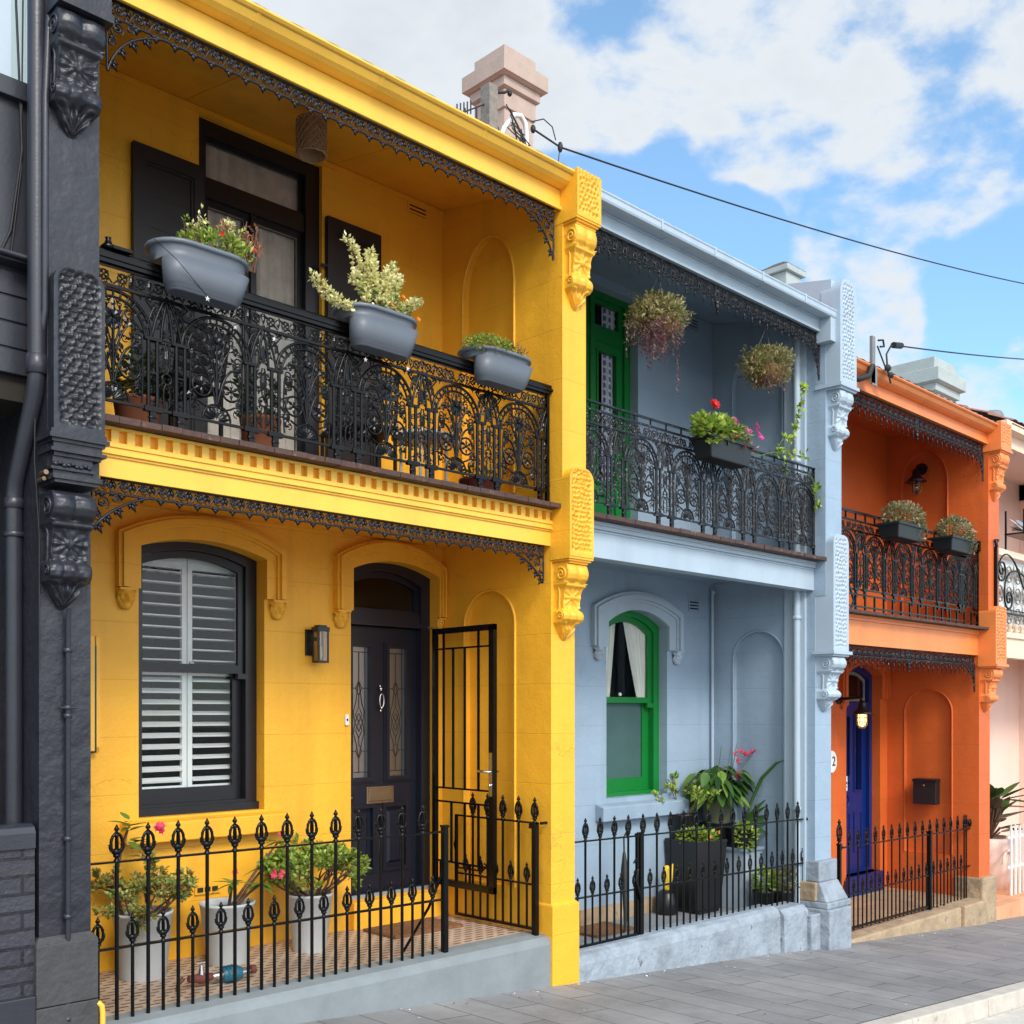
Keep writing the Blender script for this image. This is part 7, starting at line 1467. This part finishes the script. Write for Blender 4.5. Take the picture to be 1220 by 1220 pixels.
# ------------------------------------------------------------------ pink house things
t = thing('wall_bracket', 'black wrought iron scroll bracket fixed to the right face of the orange pier', 'bracket', (13.4, 5.2, 1.2)); m = MB(); yy = 5.17
m.box(13.21, 13.235, yy-.01, yy+.03, 1.17, 1.98); m.tube([(13.22, yy, 1.20), (14.6, yy, 1.20)], .014, 6); m.tube([(13.22, yy, 1.245), (14.6, yy, 1.245)], .008, 6); m.tube([(13.222, yy, 1.98), (13.19, yy, 2.06), (13.26, yy, 2.06)], .02, 6)
S2 = lambda pts, r_=.011: m.tube([(p[0], yy, p[1]) for p in pts], r_, 6)
S2(bez((13.24, 1.62), (13.30, 2.02), (13.72, 2.02), (14.0, 1.62), 16)); S2(bez((14.0, 1.62), (14.2, 1.4), (14.6, 1.35), n=8)); S2([(a, b) for a, b in spiral(13.38, 1.72, .15, 200, 1.6, 26, .15)]); S2(bez((13.46, 1.40), (13.42, 1.80), (13.95, 1.82), (14.3, 1.60), 14)); S2(spiral(13.60, 1.38, .14, 170, 1.6, 26, .15)); obj('scrollwork', m, M['iron'], t)
t = thing('balcony_shelf', 'narrow black shelf with rails above the peach balcony of the pink house', 'shelf', (14.6, 5.2, 2.2)); m = MB(); m.box(13.9, 16.4, 5.10, 5.34, 2.215, 2.235); m.box(13.9, 16.4, 5.10, 5.115, 2.50, 2.52); 
for x in (13.92, 15.2, 16.3): m.box(x-.01, x+.01, 5.10, 5.12, 2.21, 2.52); m.box(x-.01, x+.01, 5.32, 5.34, 2.03, 2.52)
obj('frame', m, M['joinery'], t)
t = thing('folded_cloth', 'pale blue and white cloth bundle on the black shelf of the pink house', 'cloth', (14.4, 5.22, 2.24)); m = MB()
for k_ in range(16): m.leaf((13.95 + k_*.06, 5.13, 2.26 + rng.uniform(0,.05)), (rng.gauss(0,.5), .5, rng.uniform(.1,.7)), .26, .20, Vector((0,-.6,1)), k_ % 2, .2, 5)
obj('bundle', m, [M['white'], bl], t)
t = thing('potted_magnolia', 'large glossy bronze and green leaved plant in a pink pot behind white pickets', 'potted plant', (14.95, 5.95, -2.4)); m = MB(); m.lathe([(.24,0),(.30,.3),(.32,.68),(.30,.70),(.28,.64)], (14.95,5.95,-2.40), 24); m.tube([(14.78 + .17*math.cos(a), 5.63, -2.02 + .17*math.sin(a)) for a in [math.pi*i/10 for i in range(11)]], .02, 7); obj('pot', m, pk, t)
m = MB(); s = MB(); rng = random.Random(3)
for k_ in range(46): a = rng.random()*6.28; h_ = rng.uniform(.0,.55); b = (14.95 + .12*math.cos(a), 5.9 + .12*math.sin(a), -1.66 + h_); s.tube([(14.95,5.95,-1.75), b], .012, 5); m.leaf(b, (math.cos(a), math.sin(a), rng.uniform(0,.9)), rng.uniform(.35,.5), .15, None, rng.choice((0,0,1)), .15, 6)
obj('foliage', m, [M['leaf_dark'], M['magnolia']], t); obj('stem', s, M['stem'], t)
# ------------------------------------------------------------------ service masts and overhead wires
def cable(pts, r, mb): mb.tube(pts, r, 6)
t = thing('service_mast', 'weathered timber post with curled white conduit on the roof of the bright yellow house', 'service mast', (5.8, 6.1, 4.0))
m = MB(); m.box(5.70, 5.79, 6.06, 6.16, 3.9, 4.86); obj('post', m, M['timber_grey'], t)
m = MB(); m.tube([(5.80,6.10,4.38),(5.88,6.08,4.58),(5.96,6.05,4.70),(6.03,6.05,4.72),(6.08,6.05,4.68),(6.10,6.05,4.60),(6.09,6.05,4.48)], .021, 10); obj('conduit', m, M['white'], t)
m = MB(); m.tube([(5.79,6.1,4.83),(5.86,6.06,4.84),(5.89,6.05,4.86),(5.91,6.05,4.84)], .012, 6); m.ball((5.91,6.05,4.845), .020, 8); m.ball((5.80,6.08,4.52), (.02,.02,.045), 8)
rng = random.Random(2)
for k_ in range(12): m.tube([(5.96 + rng.gauss(0,.04), 6.03, 4.60 + rng.gauss(0,.05)), (6.0 + rng.gauss(0,.04), 6.02, 4.56 + rng.gauss(0,.04)), (6.03 + rng.gauss(0,.04), 6.0, 4.50 + rng.gauss(0,.04))], .005, 5)
m.tube([(5.86,6.04,4.74),(5.93,6.03,4.66),(6.0,6.02,4.56),(6.07,6.02,4.44)], .005, 5); m.ball((6.07,6.02,4.43), (.022,.022,.04), 8)
m.tube([(6.10,6.0,4.68),(6.22,5.98,4.74),(6.30,5.96,4.70),(6.33,5.95,4.60)], .005, 5); m.ball((6.12,6.0,4.63), (.022,.022,.035), 8); m.tube([(6.12,6.0,4.63),(6.35,5.92,4.54)], .008, 6); m.ball((6.35,5.92,4.54), (.022,.022,.045), 8); m.tube([(6.34,5.92,4.50),(6.33,5.92,4.42),(6.26,5.92,4.36)], .004, 5); obj('insulator', m, M['rubber'], t)
t2 = thing('tv_antenna', 'small black television antenna beside the timber service post', 'antenna', (5.55, 6.1, 4.1)); m = MB(); m.tube([(5.42,6.12,4.52),(5.72,6.12,4.72)], .006, 5)
for k_ in range(5): x = 5.42 + k_*.035; m.tube([(x,6.12,4.50 + k_*.02),(x,6.12,4.60 + k_*.02)], .006, 5)
m.tube([(5.50,6.12,4.1),(5.50,6.12,4.60)], .008, 6); m.tube([(5.62,6.12,4.1),(5.62,6.12,4.66)], .008, 6); obj('mast', m, M['rubber'], t2)
m = MB(); n = 30; P0 = Vector((6.35, 5.92, 4.54)); D1 = dirof(1220, 338); P1 = D1 * (19.0) + Vector((0, 0, .30)); D0 = dirof(1420, 372)
P2 = P1 + (P1 - P0) * .9
pts = [P0.lerp(P2, i/n) + Vector((0, 0, -4*.30*(i/n)*(1-i/n))) for i in range(n+1)]
m.tube(pts, .0085, 6); solo('overhead_wire', m, M['rubber'], 'long black overhead wire from the yellow house mast sagging above the blue roof', 'overhead wire', 'overhead service wires')
t = thing('service_bracket', 'small grey metal bracket with wire clamps on the orange house gutter', 'service bracket', (9.95, 5.1, 3.4)); m = MB(); m.box(9.90, 9.96, 5.06, 5.09, 3.22, 3.68); m.box(9.90, 10.0, 5.06, 5.07, 3.2, 3.4); obj('plate', m, M['slate'], t)
m = MB(); m.tube([(9.93,5.08,3.40),(9.86,5.08,3.28),(9.7,5.1,3.22),(9.58,5.14,3.22)], .03, 8); m.tube([(10.02,5.06,3.66),(10.10,5.05,3.68),(10.12,5.05,3.62),(10.04,5.05,3.60)], .010, 6); m.tube([(10.0,5.06,3.6),(10.12,5.04,3.42),(10.2,5.04,3.36)], .008, 5)
m.tube([(10.36,5.04,3.67),(10.25,5.04,3.66),(10.15,5.04,3.55),(10.17,5.04,3.42),(10.24,5.04,3.28)], .009, 6); m.ball((10.18,5.04,3.42), (.05,.03,.035), 8); m.ball((10.24,5.04,3.36), (.04,.03,.03), 8); obj('clamp', m, M['rubber'], t)
m = MB(); P0 = Vector((10.30, 5.04, 3.675)); P1 = dirof(1220, 428) * 17.5 + Vector((0, 0, .05)); P2 = P1 + (P1 - P0) * .9
pts = [P0.lerp(P2, i/n) + Vector((0, 0, -4*.05*(i/n)*(1-i/n))) for i in range(n+1)]; m.tube(pts, .008, 6); m.tube([tuple(P0), tuple(P0.lerp(P2, .022))], .032, 8)
solo('overhead_wire', m, M['rubber'], 'short twisted overhead wire from the orange house bracket toward the right edge', 'overhead wire', 'overhead service wires')

m = MB(); rng = random.Random(99)
for k_ in range(150):
    x = rng.uniform(2.4, 13.3); y = (5.26 - abs(rng.gauss(0, .10))) if rng.random() < .6 else rng.uniform(3.5, 5.2)
    if 9.1 < x < 9.75 and y > 5.05: continue
    m.leaf((x, y, gz(x) + .006), (rng.gauss(0,1), rng.gauss(0,1), rng.uniform(0,.35)), rng.uniform(.008,.030), rng.uniform(.006,.016), None, rng.choice((0,0,1)))
o = obj('fallen_leaves', m, [M['leaf_rust'], M['curtain_cream']]); o['kind'] = 'stuff'; o['label'] = 'small dry leaves and crumbs scattered on the grey footpath'
